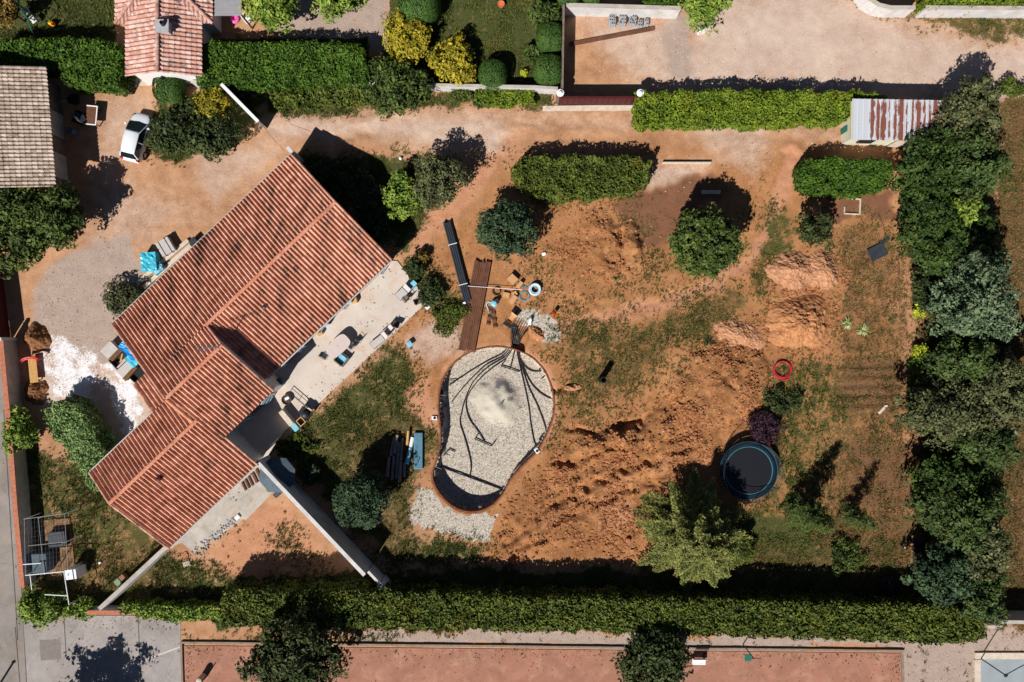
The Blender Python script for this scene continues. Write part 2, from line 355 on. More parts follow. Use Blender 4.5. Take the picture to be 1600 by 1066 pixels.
g6 = mx(msk([(-60, -40), (180, -40), (182, 110), (-60, 110)], 6, True), msk([(610, -40), (880, -40), (878, 132), (600, 140), (590, 110), (606, 60)], 6, True), msk([(300, 60), (575, 60), (575, 136), (300, 136)], 6, True), .9 * msk([(1408, 180), (1562, 150), (1562, 985), (1420, 985), (1428, 560)], 12), msk([(285, 905), (560, 890), (900, 890), (1000, 892), (1430, 895), (1540, 935), (1540, 985), (345, 980)], 8), msk([(240, 160), (420, 140), (400, 190), (300, 245), (245, 240)], 14))
g7 = msk([(455, 240), (640, 232), (700, 240), (690, 310), (622, 400), (560, 350)], 14)
g8 = .8 * msk([(625, 405), (670, 400), (742, 470), (730, 545), (690, 500), (640, 500)], 30)
g9 = .85 * msk([(1322, -10), (1370, 18), (1420, 26), (1620, 26), (1620, 60), (1480, 48), (1440, 38), (1400, 36)], 10)
g10 = msk([(1560, 150), (1640, 140), (1640, 985), (1540, 985)], 14)
g11 = .9 * msk([(405, 135), (700, 140), (860, 140), (860, 166), (700, 172), (560, 168), (415, 180)], 10)
g12 = mx(.6 * msk([(985, 345), (1045, 370), (1040, 440), (960, 470), (880, 470), (990, 420)], 40), .5 * msk([(820, 400), (850, 380), (860, 440), (880, 475), (820, 470)], 34), .5 * msk([(840, 460), (960, 470), (880, 500)], 30), .5 * msk([(430, 800), (470, 820), (520, 890), (440, 880), (410, 830)], 26), .5 * msk([(800, 240), (830, 330), (1010, 320), (1000, 300)], 20),
          .6 * msk([(280, 995), (620, 985), (620, 1003), (280, 1003)], 8), .35 * msk([(1100, 440), (1190, 320), (1200, 420), (1150, 470)], 40))
grass = mx(g1, g2, g3, g4, g5, g6, g7, g8, g9, g10, g11, g12)
dry = mx(1.35 * msk([(1295, 345), (1405, 345), (1428, 480), (1428, 900), (1320, 900), (1290, 800), (1350, 640), (1290, 545)], 50), 1.7 * msk([(1555, 150), (1640, 150), (1640, 990), (1540, 990)], 14), .7 * msk([(560, 690), (640, 660), (640, 850), (560, 870)], 50),
          .6 * g2, .5 * g9, .55 * msk([(1000, 860), (1300, 860), (1300, 900), (1000, 900)], 20), .5 * msk([(110, 860), (250, 860), (240, 930), (120, 930)], 30))
pebb = mx(msk(POOL, 4, True), msk([(674, 757), (655, 785), (640, 803), (648, 818), (700, 840), (762, 851), (770, 800), (735, 806), (700, 797)], 4), msk([(797, 473), (830, 480), (858, 492), (870, 515), (858, 540), (840, 536), (828, 515), (800, 497)], 4))
dirt = mx(msk([(1085, 560), (1110, 520), (1190, 530), (1185, 640), (1110, 715), (1010, 765), (1000, 870), (780, 875), (785, 800), (850, 725), (890, 680), (1000, 640), (1055, 600)], 26), .6 * msk([(840, 375), (890, 345), (910, 332), (960, 336), (1002, 380), (985, 420), (960, 445), (900, 470), (862, 440)], 46))
# heights
hz = .05 * (fbm(GX, GY, 6, 51) - .5) + .025 * (vnoise(GX, GY, .6, 55) - .5)
lump = fbm(GX, GY, 1.4, 61, 5)
dn = np.clip((fbm(GX, GY, 3.5, 68) - .42) * 5, 0, 1)
hz += dirt * (.14 * (lump - .3) + dn * (.11 * np.maximum(vnoise(GX, GY, .5, 66) - .6, 0) / .4 + .05 * (vnoise(GX, GY, .22, 67) - .5)) + .16 * (fbm(GX * .55 + GY * .83, (GY * .55 - GX * .83) * .28, .8, 69, 3) - .5))
def mound(cx, cy, rx, ry, h, rot=0, rough=.35, pw=1.0):
    d = blob(cx, cy, rx, ry, rot)
    return np.clip(1 - d ** 1.7, 0, None) ** pw * h * (1 - rough + rough * 2 * lump)
hz += mound(1120, 600, 85, 62, .85, -.6) + mound(1000, 672, 105, 26, .55, -.42, .6) + mound(930, 690, 60, 16, .4, -.42, .7) + mound(1040, 700, 60, 40, .35, -.5)
hz += mound(945, 385, 62, 44, .42, .5, .8) + mound(985, 378, 16, 30, .55, .2, .8) + mound(930, 410, 40, 24, .25, -.4, .8) - mound(968, 372, 9, 16, .5, .4, .3) - mound(980, 410, 12, 6, .3, -.6, .2)
hz -= mound(983, 655, 44, 9, .75, -.35, .3) + mound(905, 674, 24, 7, .5, .25, .3) + mound(975, 705, 9, 5, .4, -.4, .3) + mound(880, 730, 20, 5, .3, .3, .4) + mound(1045, 640, 16, 7, .35, -.8, .4) + mound(1130, 600, 14, 8, .35, .6, .4)
for path, w, dp in (([(790, 850), (860, 800), (940, 745), (1010, 715), (1080, 690)], 5, .19), ([(800, 870), (880, 815), (960, 765), (1040, 730)], 5, .19), ([(880, 735), (940, 700), (1000, 690)], 5, .22),
                    ([(900, 770), (960, 735), (1010, 715)], 4, .1), ([(860, 505), (960, 490), (1080, 455), (1180, 400), (1240, 250)], 7, .06), ([(880, 470), (980, 480), (1090, 440)], 7, .05), ([(640, 400), (740, 290), (800, 215)], 10, .05), ([(400, 200), (560, 205), (800, 215), (1250, 215)], 9, .04), ([(430, 225), (600, 190), (820, 190), (1200, 195)], 9, .04)):
    d = pdist(PX, PY, path)
    hz += -dp * np.exp(-(d / w) ** 2) + dp * .7 * np.exp(-((d - 2 * w) / w) ** 2)
hz += .8 * msk([(1310, 555), (1425, 555), (1425, 650), (1310, 650)], 20) * .06 * np.sin(PY0 / 19 * 2 * np.pi / .8 + 2 * fbm(GX, GY, 2, 57))
for cx, cy, rx, ry, h in ():
    hz += mound(cx, cy, rx, ry, h)
hz = np.where(PX0 < 22, 0, hz)
flat = mx(msk([(-60, 945), (282, 960), (282, 1100), (-60, 1100)], 2, True), msk([(-60, 500), (24, 500), (40, 1100), (-60, 1100)], 2, True), msk([(282, 1002), (1412, 1015), (1412, 1100), (282, 1100)], 2, True),
          msk([(425, 600), (612, 405), (672, 470), (480, 650), (410, 725), (360, 690)], 4, True), msk([(285, 850), (400, 720), (440, 760), (390, 815), (300, 870)], 4, True), msk([(1522, 1018), (1640, 1018), (1640, 1100), (1522, 1100)], 4, True))
hz = hz * (1 - flat) - .03 * flat
# pool pit: rim vertices are snapped onto the outline
sp = sdf(PX0, PY0, POOL) / S
gxx = np.gradient(sp, axis=1) / np.maximum(np.gradient(GX, axis=1), 1e-6); gyy = np.gradient(sp, axis=0) / np.maximum(np.gradient(GY, axis=0), 1e-6)
near = np.abs(sp) < st * .55
GX2 = np.where(near, GX - sp * gxx, GX); GY2 = np.where(near, GY - sp * gyy, GY)
inside = (sp < 0) & ~near
floor = -PIT + .05 * (fbm(GX, GY, 2, 71) - .5) + .03 * (vnoise(GX, GY, .3, 75) - .5) + .6 * np.clip(1 - blob(777, 633, 42, 38) ** 1.1, 0, 1) * (.7 + .6 * fbm(GX, GY, .8, 73))
floor += np.where(inside, .9 * np.exp(-((sp + .15) / .3) ** 2) * (msk([(676, 600), (712, 600), (716, 720), (676, 720)], 14) * (fbm(GX, GY, 1, 81) > .5)) * .6, 0)
rimflat = np.clip(sp / .5, 0, 1)
hz = np.where(inside, floor, hz * rimflat)
# trench carrying the pipes, small trench to the right of the pool
tr = mx(msk([(801, 512), (830, 512), (818, 552), (800, 552)], 4, True) * .9, .55 * msk([(862, 612), (880, 606), (905, 610), (880, 622), (866, 622)], 5))
hz = np.where(inside, hz, hz - .6 * tr)
pebb *= 1 - np.clip(tr * 2, 0, 1) * ~inside
sand = mx(.85 * np.exp(-(pdist(PX, PY, [(870, 508), (960, 492), (1080, 458), (1170, 410), (1215, 330), (1245, 240)]) / 15) ** 2), .8 * np.exp(-(pdist(PX, PY, [(640, 400), (700, 330), (745, 280), (800, 222)]) / 17) ** 2), .4 * np.exp(-(pdist(PX, PY, [(820, 845), (900, 790), (985, 740), (1080, 690)]) / 14) ** 2) * (fbm(GX, GY, 1.2, 141) > .42), .6 * msk([(930, 790), (980, 770), (1000, 820), (960, 850), (930, 840)], 24), msk([(640, 610), (680, 590), (686, 640), (684, 670), (650, 680), (640, 650)], 14), .8 * (np.exp(-((sp - .25) / .25) ** 2)) * (sp > 0) * msk([(690, 530), (900, 530), (900, 700), (800, 700), (690, 600)], 20), msk([(1080, 60), (1108, 60), (1112, 140), (1076, 140)], 12), .9 * msk([(325, 850), (400, 790), (440, 790), (530, 880), (540, 930), (380, 930), (345, 900)], 16))
GZ = hz
def hgt(px, py):
    """ground height under a plan point (photo pixel at ground level)"""
    x, y = (px - 800) / S, (533 - py) / S
    return float(GZ[np.abs(gy - y).argmin(), np.abs(gx - x).argmin()])

def ground_mat():
    m, n, l, b = nmat('ground_soil')
    tc = n.new('ShaderNodeTexCoord')
    def noise(sc, det=6, rough=.65, dist=0):
        z = n.new('ShaderNodeTexNoise'); z.inputs['Scale'].default_value = sc; z.inputs['Detail'].default_value = det; z.inputs['Roughness'].default_value = rough; z.inputs['Distortion'].default_value = dist
        l.new(tc.outputs['Object'], z.inputs['Vector']); return z.outputs[0]
    def math_(op, a, c, clamp=False):
        x = n.new('ShaderNodeMath'); x.operation = op; x.use_clamp = clamp
        for i, v in enumerate((a, c)):
            if isinstance(v, (int, float)): x.inputs[i].default_value = v
            else: l.new(v, x.inputs[i])
        return x.outputs[0]
    def ramp(f, c1, c2, p0=.3, p1=.7):
        r = n.new('ShaderNodeValToRGB'); r.color_ramp.elements[0].position = p0; r.color_ramp.elements[1].position = p1
        r.color_ramp.elements[0].color = c1; r.color_ramp.elements[1].color = c2; l.new(f, r.inputs[0]); return r.outputs[0]
    def mix(f, a, c):
        x = n.new('ShaderNodeMix'); x.data_type = 'RGBA'; l.new(f, x.inputs[0])
        for i, v in ((6, a), (7, c)):
            if isinstance(v, tuple): x.inputs[i].default_value = v
            else: l.new(v, x.inputs[i])
        return x.outputs[2]
    def at(nm):
        x = n.new('ShaderNodeAttribute'); x.attribute_name = nm; return x.outputs['Fac']
    big = noise(.22, 8); mid = noise(1.1, 8, .7); fine = noise(7, 6, .75); vf = noise(22, 3, .8)
    det = math_('ADD', math_('MULTIPLY', mid, .5), math_('MULTIPLY', fine, .5))
    def fac(nm, k=1.1, lo=.38, hi=.62):
        """mask broken up by noise"""
        v = math_('ADD', at(nm), math_('MULTIPLY', math_('SUBTRACT', det, .5), k))
        r = n.new('ShaderNodeMapRange'); r.inputs[1].default_value = lo; r.inputs[2].default_value = hi; r.interpolation_type = 'SMOOTHSTEP'
        l.new(v, r.inputs[0]); return r.outputs[0]
    c = ramp(math_('ADD', math_('MULTIPLY', big, .45), math_('MULTIPLY', det, .55)), srgb(158, 114, 82), srgb(206, 160, 124), .4, .6)
    c = mix(fac('rich', 1.6, .1, .9), c, ramp(math_('ADD', math_('MULTIPLY', big, .3), math_('MULTIPLY', det, .7)), srgb(140, 94, 58), srgb(194, 140, 96), .4, .6))
    c = mix(fac('dirt', .7, .2, .8), c, ramp(math_('ADD', math_('MULTIPLY', big, .3), math_('MULTIPLY', det, .7)), srgb(114, 74, 45), srgb(184, 130, 84), .41, .59))
    c = mix(fac('sand', .7, .2, .8), c, ramp(det, srgb(172, 118, 86), srgb(206, 154, 120), .36, .64))
    c = mix(fac('pale', 1.5, .05, 1.0), c, ramp(math_('ADD', math_('MULTIPLY', big, .4), math_('MULTIPLY', det, .6)), srgb(178, 150, 134), srgb(214, 192, 174), .38, .62))
    c = mix(fac('grav', .9, .2, .8), c, ramp(math_('ADD', math_('MULTIPLY', vf, .6), math_('MULTIPLY', det, .4)), srgb(140, 118, 106), srgb(200, 180, 166), .38, .62))
    c = mix(fac('white', 2.6, .5, .85), c, ramp(det, srgb(196, 188, 184), srgb(238, 236, 238), .36, .54))
    c = mix(fac('mulch', .8, .25, .75), c, ramp(math_('ADD', math_('MULTIPLY', vf, .5), math_('MULTIPLY', det, .5)), srgb(86, 58, 40), srgb(156, 110, 84), .36, .64))
    dr = math_('ADD', at('dry'), math_('MULTIPLY', math_('SUBTRACT', mid, .5), 2.2), True)
    gc = mix(dr, ramp(fine, srgb(42, 50, 26), srgb(88, 96, 50)), ramp(fine, srgb(66, 52, 34), srgb(136, 106, 70)))
    c = mix(fac('grass', 3.6, .45, .85), c, gc)
    vo = n.new('ShaderNodeTexVoronoi'); vo.inputs['Scale'].default_value = 15; l.new(tc.outputs['Object'], vo.inputs['Vector'])
    sep = n.new('ShaderNodeSeparateColor'); l.new(vo.outputs['Color'], sep.inputs[0])
    pr = n.new('ShaderNodeValToRGB'); e = pr.color_ramp.elements; e[0].color = srgb(112, 104, 98); e[1].color = srgb(216, 208, 198)
    for p_, cc in ((.25, srgb(166, 157, 145)), (.6, srgb(190, 180, 166)), (.85, srgb(204, 191, 170))): x = e.new(p_); x.color = cc
    l.new(sep.outputs[0], pr.inputs[0])
    c = mix(fac('pebb', .4, .35, .65), c, pr.outputs[0])
    c = mix(fac('chalk', .9, .2, .9), c, ramp(det, srgb(178, 170, 154), srgb(206, 198, 182)))
    c = mix(fac('ash', 1.8, .45, .8), c, ramp(det, srgb(84, 80, 84), srgb(128, 122, 122)))
    c = mix(fac('wall', .2, .4, .6), c, ramp(det, srgb(112, 66, 38), srgb(160, 104, 66)))
    l.new(c, b.inputs['Base Color']); b.inputs['Roughness'].default_value = .95; b.inputs['Specular IOR Level'].default_value = .1
    bp = n.new('ShaderNodeBump'); bp.inputs['Strength'].default_value = .8; bp.inputs['Distance'].default_value = .07
    l.new(math_('ADD', math_('MULTIPLY', fine, .6), math_('MULTIPLY', vf, .4)), bp.inputs['Height']); l.new(bp.outputs[0], b.inputs['Normal'])
    return m
ny, nx = sh
idx = np.arange(nx * ny).reshape(ny, nx)
faces = np.stack([idx[:-1, :-1], idx[:-1, 1:], idx[1:, 1:], idx[1:, :-1]], -1).reshape(-1, 4)
wallm = np.where((np.abs(sp) < st * 1.2), 1.0, 0.0)
wallm = np.where(sp > .02, 0, wallm)
pebb = np.where(near & (sp > 0), 0, pebb)
rich = mx(.85 * msk([(610, 420), (800, 235), (1000, 225), (1250, 225), (1420, 250), (1430, 900), (760, 900), (640, 700), (620, 560)], 50), .5 * msk([(380, 220), (480, 200), (760, 250), (620, 400)], 50), .6 * msk([(20, 690), (200, 760), (260, 850), (150, 960), (20, 960)], 20))
chalk = np.clip(1.35 - blob(772, 638, 40, 36), 0, 1); ash = .8 * np.clip(1.3 - blob(796, 612, 24, 13, .6), 0, 1)
ground = np_mesh('ground', np.stack([GX2, GY2, GZ], -1).reshape(-1, 3), faces, ground_mat(), attrs={k: v.ravel() for k, v in
         dict(pale=pale, grav=grav, white=white, mulch=mulch, grass=grass, dry=dry, pebb=pebb, dirt=dirt, sand=sand, wall=wallm * 0, chalk=chalk, ash=ash, rich=rich).items()}, smooth=True)
stret(ground)

# stuff: grass tufts and clods that nobody could count
def scatter(prob, n, seed):
    r = np.random.default_rng(seed); fin = (np.abs(GX) < 44) & (np.abs(GY) < 30) & (flat < .5) & (sp > .15)
    p = (prob * fin).ravel().astype(float); p /= p.sum()
    k = r.choice(len(p), n, p=p)
    x = GX.ravel()[k] + (r.random(n) - .5) * st; y = GY.ravel()[k] + (r.random(n) - .5) * st
    return x, y, GZ.ravel()[k], k, r
fm_grass = fmat('lawn_blades', srgb(42, 58, 24), srgb(112, 116, 56), .6, .2, .5)
fm_straw = fmat('straw_blades', srgb(78, 62, 34), srgb(158, 128, 82), .7, .2, .6)
def tufts(name, prob, n, seed, m, hmin, hmax, blades=5, spread=.12):
    x, y, z, k, r = scatter(prob, n, seed)
    X = np.repeat(x, blades); Y = np.repeat(y, blades); Z = np.repeat(z, blades); N = len(X)
    a = r.random(N) * 2 * np.pi; hh = np.repeat(r.uniform(hmin, hmax, n), blades) * r.uniform(.6, 1.1, N); lean = r.uniform(.3, 1.2, N) * hh
    w = r.uniform(.018, .038, N); bx = X + (r.random(N) - .5) * spread; by = Y + (r.random(N) - .5) * spread
    ca, sa = np.cos(a), np.sin(a)
    v = np.stack([np.stack([bx - sa * w, by + ca * w, Z - .01], -1), np.stack([bx + sa * w, by - ca * w, Z - .01], -1), np.stack([bx + ca * lean, by + sa * lean, Z + hh], -1)], 1).reshape(-1, 3)
    vv = np.repeat(np.clip(np.repeat(r.random(n), blades) * .6 + r.random(N) * .4, 0, 1), 3)
    return tag(np_mesh(name, v, np.arange(3 * N).reshape(-1, 3), m, attrs={'v': vv}), kind='stuff')
brk = np.clip((fbm(GX, GY, 1.3, 91, 5) - .36) * 5, 0, 1)
dry1 = np.clip(dry, 0, 1)
green_p = grass * (1 - .8 * dry1) * (.12 + brk) + .012 * (1 - white) * (1 - pebb) * (PY0 > 230) * (PX0 > 620) * (fbm(GX, GY, 1.6, 97) > .54)
tufts('grass', green_p * (.25 + brk), 70000, 101, fm_grass, .07, .2)
tufts('dry_grass', grass * dry1 * (.3 + brk) + .006 * (1 - pebb) * (1 - white) * (PY0 > 230) * (PX0 > 620) * (fbm(GX, GY, 1.6, 98) > .5), 30000, 102, fm_straw, .06, .15)
tufts('weeds', np.clip(grass - .25, 0, 1) * (fbm(GX, GY, 2.6, 95) > .6) + .03 * grav * (PY0 > 990), 5000, 103, fm_grass, .14, .3, 9, .3)
def rocks(name, prob, n, seed, m, smin, smax, zoff=0.0):
    x, y, z, k, r = scatter(prob, n, seed)
    B = np.array([[-1, -1, -1], [1, -1, -1], [1, 1, -1], [-1, 1, -1], [-.7, -.7, .8], [.7, -.7, .8], [.7, .7, .8], [-.7, .7, .8]], float)
    F = np.array([[0, 1, 5, 4], [1, 2, 6, 5], [2, 3, 7, 6], [3, 0, 4, 7], [4, 5, 6, 7]])
    s_ = r.uniform(0, 1, n) ** 3 * (smax - smin) + smin; a = r.random(n) * 6.28
    v = B[None] * (1 + .55 * (r.random((n, 8, 3)) - .5)) * s_[:, None, None] * np.array([1, .8, .6])
    c_, q = np.cos(a)[:, None], np.sin(a)[:, None]
    vx = v[..., 0] * c_ - v[..., 1] * q + x[:, None]; vy = v[..., 0] * q + v[..., 1] * c_ + y[:, None]; vz = v[..., 2] + z[:, None] + .2 * s_[:, None]
    f = (F[None] + 8 * np.arange(n)[:, None, None]).reshape(-1, 4)
    return tag(np_mesh(name, np.stack([vx, vy, vz], -1).reshape(-1, 3), f, m, attrs={'v': np.repeat(r.random(n), 8)}), kind='stuff')
rocks('soil_clods', dirt * (.05 + dn * .2 + np.clip(lump - .45, 0, 1) * 4) + .012 * sand * (PY0 > 550) + .5 * np.clip(1 - np.abs(blob(1246, 504, 50, 46) - 1) * 4, 0, 1) + .35 * np.clip(1 - np.abs(blob(1260, 424, 56, 32) - 1) * 4, 0, 1) + .3 * np.clip(1 - np.abs(blob(1152, 524, 42, 25) - 1) * 4, 0, 1), 12000, 111, fmat('clod', srgb(122, 78, 48), srgb(184, 128, 88), .95, .1, 2), .02, .14)
rocks('loose_stones', grav * .5 + pale * .12 + dirt * .25 + .02 * sand, 5000, 112, fmat('loose_stone', srgb(150, 120, 98), srgb(215, 195, 176), .95, .1, 2), .015, .06)

def litter(name, n, seed, m, boxes):
    """dead leaves and grit blown along the edges of the paving"""
    r = np.random.default_rng(seed); P = []
    for (x0, y0, x1, y1, w, z, k) in boxes:
        t = r.random(k); o = np.abs(r.normal(size=k)) * w; dx, dy = x1 - x0, y1 - y0; L = math.hypot(dx, dy)
        px, py = x0 + dx * t - dy / L * o, y0 + dy * t + dx / L * o; P.append(np.column_stack([(px - 800) / S, (533 - py) / S, np.full(k, z)]))
    P = np.concatenate(P); n = len(P); a = r.random(n) * 6.28; s_ = np.exp(r.normal(size=n) * .5) * .045; c, q = np.cos(a) * s_, np.sin(a) * s_
    v = np.stack([P + np.column_stack([-c, -q, 0 * c]), P + np.column_stack([q * .5, -c * .5, .02 + 0 * c]), P + np.column_stack([c, q, .01 + 0 * c]), P + np.column_stack([-q * .5, c * .5, .015 + 0 * c])], 1).reshape(-1, 3)
    return tag(np_mesh(name, v, np.arange(4 * n).reshape(-1, 4), m, attrs={'v': np.repeat(r.random(n), 4)}), kind='stuff')
litter('leaf_litter', 0, 151, fmat('dead_leaves', srgb(58, 44, 30), srgb(150, 120, 86), .9, .1, 3), [
    (290, 1010, 1405, 1022, 10, .02, 700), (290, 1012, 1405, 1024, 38, .02, 420), (1405, 1022, 1406, 1066, 8, .02, 60), (290, 1066, 291, 1010, 8, .02, 60), (45, 964, 280, 964, 10, .03, 160), (45, 970, 280, 970, 55, .03, 110),
    (612, 408, 482, 646, -10, .11, 60), (482, 640, 668, 470, 8, .11, 90), (668, 470, 482, 640, 40, .11, 60), (10, 540, 40, 920, 6, .02, 140), (352, 775, 404, 728, 10, .09, 40), (300, 860, 384, 812, 12, .05, 60)])
# ------------------------------------------------------------------ paved surfaces
def pxpoly(pts, z=0): return [U(x, y, z) for x, y in pts]
def sheet(name, pts, m, z1, z0=-.25):
    return stret(MB().prism(pxpoly(pts), z0, z1).build(name, m))
sheet('road', [(-120, 480), (4, 520), (20, 700), (34, 930), (44, 1120), (-120, 1120)], M['asphalt'], .012)
sheet('car_park', [(40, 962), (282, 962), (284, 1120), (46, 1120), (36, 962)], M['carpark'], .016)
sheet('terrace', [(424, 588), (612, 408), (621, 408), (669, 471), (482, 646), (446, 672), (412, 724), (358, 690)], M['terrace'], .10)
sheet('patio', [(352, 768), (404, 722), (434, 762), (384, 813)], M['concrete'], .08)
sheet('path', [(262, 856), (358, 762), (396, 800), (304, 864), (284, 848)], M['concrete'], .035)
sheet('court', [(288, 1009), (1408, 1021), (1410, 1120), (288, 1120)], M['clay'], .01)
sheet('sports_court', [(1530, 1030), (1680, 1030), (1680, 1120), (1530, 1120)], mat('court_grey', srgb(150, 158, 162), .85, .12, 1), .012)
k = MB()
for a, b_ in (((284, 1003), (1412, 1016)), ((284, 1003), (288, 1120)), ((1408, 1016), (1412, 1120))):
    (x0, y0), (x1, y1) = U(*a), U(*b_); L = math.hypot(x1 - x0, y1 - y0); n = max(2, int(L / 2.4)); an = math.atan2(y1 - y0, x1 - x0)
    for i in range(n):
        t = (i + .5) / n; k.box((x0 + (x1 - x0) * t, y0 + (y1 - y0) * t + random.uniform(-.012, .012), .06), (L / n - .02, .16, .2 + random.uniform(-.01, .02)), an)
stret(k.build('court_kerb', mat('kerb_timber', srgb(140, 122, 108), .9, .25, 3)))
k = MB()
for a, b_, w in (((1522, 1024), (1680, 1024), .5), ((1526, 1030), (1526, 1120), .5)):
    (x0, y0), (x1, y1) = U(*a), U(*b_); k.box(((x0 + x1) / 2, (y0 + y1) / 2, .05), (math.hypot(x1 - x0, y1 - y0), w, .2), math.atan2(y1 - y0, x1 - x0))
stret(k.build('sports_court_kerb', M['stonepale']))
(x0, y0), (x1, y1) = U(190, 1045), U(281, 1011)
stret(MB().box(((x0 + x1) / 2, (y0 + y1) / 2, .019), (math.hypot(x1 - x0, y1 - y0), .1, .006), math.atan2(y1 - y0, x1 - x0)).build('parking_line', mat('worn_paint', srgb(206, 200, 194), .8, .2, 3)))
for pts in ([(62, 1000), (94, 999), (96, 1030), (64, 1032)],):
    stret(MB().prism(pxpoly(pts), .0, .02).build('pavement_patch', mat('patch_concrete', srgb(128, 120, 114), .9, .12, 2)))
jm = mat('dark_joint', srgb(70, 66, 66), .95, .2, 3); k = MB()
for a, b_ in (((100, 962), (104, 1030)), ((216, 965), (221, 1090)), ((24, 980), (34, 1100)), ((6, 640), (28, 1000))):
    (x0, y0), (x1, y1) = U(*a), U(*b_); k.box(((x0 + x1) / 2, (y0 + y1) / 2, .014), (math.hypot(x1 - x0, y1 - y0), .06, .012), math.atan2(y1 - y0, x1 - x0))
stret(k.build('pavement_joint', jm))
sheet('paving', [(300, 0), (352, 0), (352, -40), (415, -40), (415, 34), (378, 52), (345, 52), (345, 62), (300, 62)], mat('deck_paving', srgb(178, 140, 104), .9, .2, 2.5), .03)
sheet('threshold', [(848, 166), (1000, 164), (1000, 173), (848, 174)], M['stonepale'], .05)
sheet('door_step', [(212, 118), (238, 118), (236, 134), (205, 134)], M['stonepale'], .05)

# ------------------------------------------------------------------ tiled roofs
def tiles(name, fr, a0, a1, b0, b1, z, down, m, parent, clip=None, pitch=.31, course=.42, amp=.088, seed=1):
    """one roof slope of barrel tiles; frame fr=(o,e1,e2); z(a,b) roof plane; down=+1/-1 along b, or 'a+'/'a-' along a"""
    alongb = down in (1, -1); sg = down if alongb else (1 if down == 'a+' else -1)
    u0, u1, w0, w1 = (a0, a1, b0, b1) if alongb else (b0, b1, a0, a1)
    nu = max(8, int((u1 - u0) / pitch) * 8); us = np.linspace(u0, u1, nu + 1); npch = max(1, int((u1 - u0) / pitch))
    nc = max(1, round((w1 - w0) / course)); cs = (w1 - w0) / nc; ws, hs, ci = [], [], []
    for i in range(nc):
        for f in (0.0, .5, .985): ws.append(i * cs + f * cs); hs.append(.035 * f); ci.append(i)
    ws = np.array(ws); hs = np.array(hs); ci = np.array(ci)
    wv = w0 + ws if sg > 0 else w1 - ws
    Uu, Ww = np.meshgrid(us, wv); r = np.random.default_rng(seed)
    ph = (Uu - u0) / (u1 - u0) * npch; col = np.clip(np.floor(ph + .25), 0, npch).astype(int)
    tv = r.random((nc, npch + 2)); jit = (r.random((nc, npch + 2)) - .5)
    V_ = tv[ci[:, None], col]; prof = amp * (np.cos(2 * np.pi * (ph - .25)))
    Aa, Bb = (Uu, Ww) if alongb else (Ww, Uu)
    Z = z(Aa, Bb) + prof + hs[:, None] + jit[ci[:, None], col] * .016
    o, e1, e2 = fr; X = o[0] + Aa * e1[0] + Bb * e2[0]; Y = o[1] + Aa * e1[1] + Bb * e2[1]
    ny_, nx_ = X.shape; ix = np.arange(nx_ * ny_).reshape(ny_, nx_)
    F = np.stack([ix[:-1, :-1], ix[:-1, 1:], ix[1:, 1:], ix[1:, :-1]], -1)
    ca = (Aa[:-1, :-1] + Aa[1:, 1:]) / 2; cb = (Bb[:-1, :-1] + Bb[1:, 1:]) / 2
    if clip is not None: F = F[clip(ca, cb)]
    F = F.reshape(-1, 4)
    va = np.stack([X, Y, Z], -1).reshape(-1, 3)
    n0 = np.cross(va[F[0][1]] - va[F[0][0]], va[F[0][3]] - va[F[0][0]])
    if n0[2] < 0: F = F[:, ::-1]
    return np_mesh(name, va, F, m, parent, attrs={'v': V_.ravel()}, smooth=False)
def fpt(fr, a, b, z): o, e1, e2 = fr; return (o[0] + a * e1[0] + b * e2[0], o[1] + a * e1[1] + b * e2[1], z)
def caps(name, p, q, m, parent, r=.15, step=.4, seed=3):
    """row of half-round cap tiles from p to q"""
    p, q = Vector(p), Vector(q); d = q - p; L = d.length; d.normalize(); sd_ = d.cross(Vector((0, 0, 1))).normalized(); up = sd_.cross(d)
    n = max(1, int(L / step)); rr = np.random.default_rng(seed); vs, fs, vv = [], [], []
    for i in range(n):
        a = p + d * (L * i / n); b = p + d * (L * (i + 1.06) / n); o = len(vs); t = rr.random()
        for c, rad in ((a, r * .92), (b, r * 1.08)):
            for k_ in range(7):
                th = math.pi * k_ / 6; vs.append(c + sd_ * math.cos(th) * rad + up * (math.sin(th) * rad * .8)); vv.append(t)
        for k_ in range(6): fs.append((o + k_, o + k_ + 1, o + 8 + k_, o + 7 + k_))
    return np_mesh(name, np.array([tuple(v) for v in vs]), np.array(fs), m, parent, attrs={'v': np.array(vv)})
T_MAIN = tilemat('terracotta_tiles', srgb(180, 124, 100), srgb(228, 172, 146), lmin=.65, lscale=.75, stretch=(1, .28, 1), rz=-math.radians(43.5))
T_CLEAN = tilemat('clean_terracotta_tiles', srgb(184, 128, 104), srgb(230, 174, 148), lmin=.72, lscale=.75, stretch=(1, .28, 1), rz=-math.radians(43.5))
T_CAP = tilemat('cap_tiles', srgb(206, 132, 102), srgb(222, 154, 124), lmin=.72)
T_OLD = tilemat('weathered_tiles', srgb(180, 128, 112), srgb(226, 190, 176), lich=srgb(70, 52, 48), lmin=.64, lscale=1.8)
T_BARN = tilemat('old_grey_tiles', srgb(156, 136, 120), srgb(206, 188, 172), lich=srgb(96, 82, 72), lmin=.66, lscale=1.6)

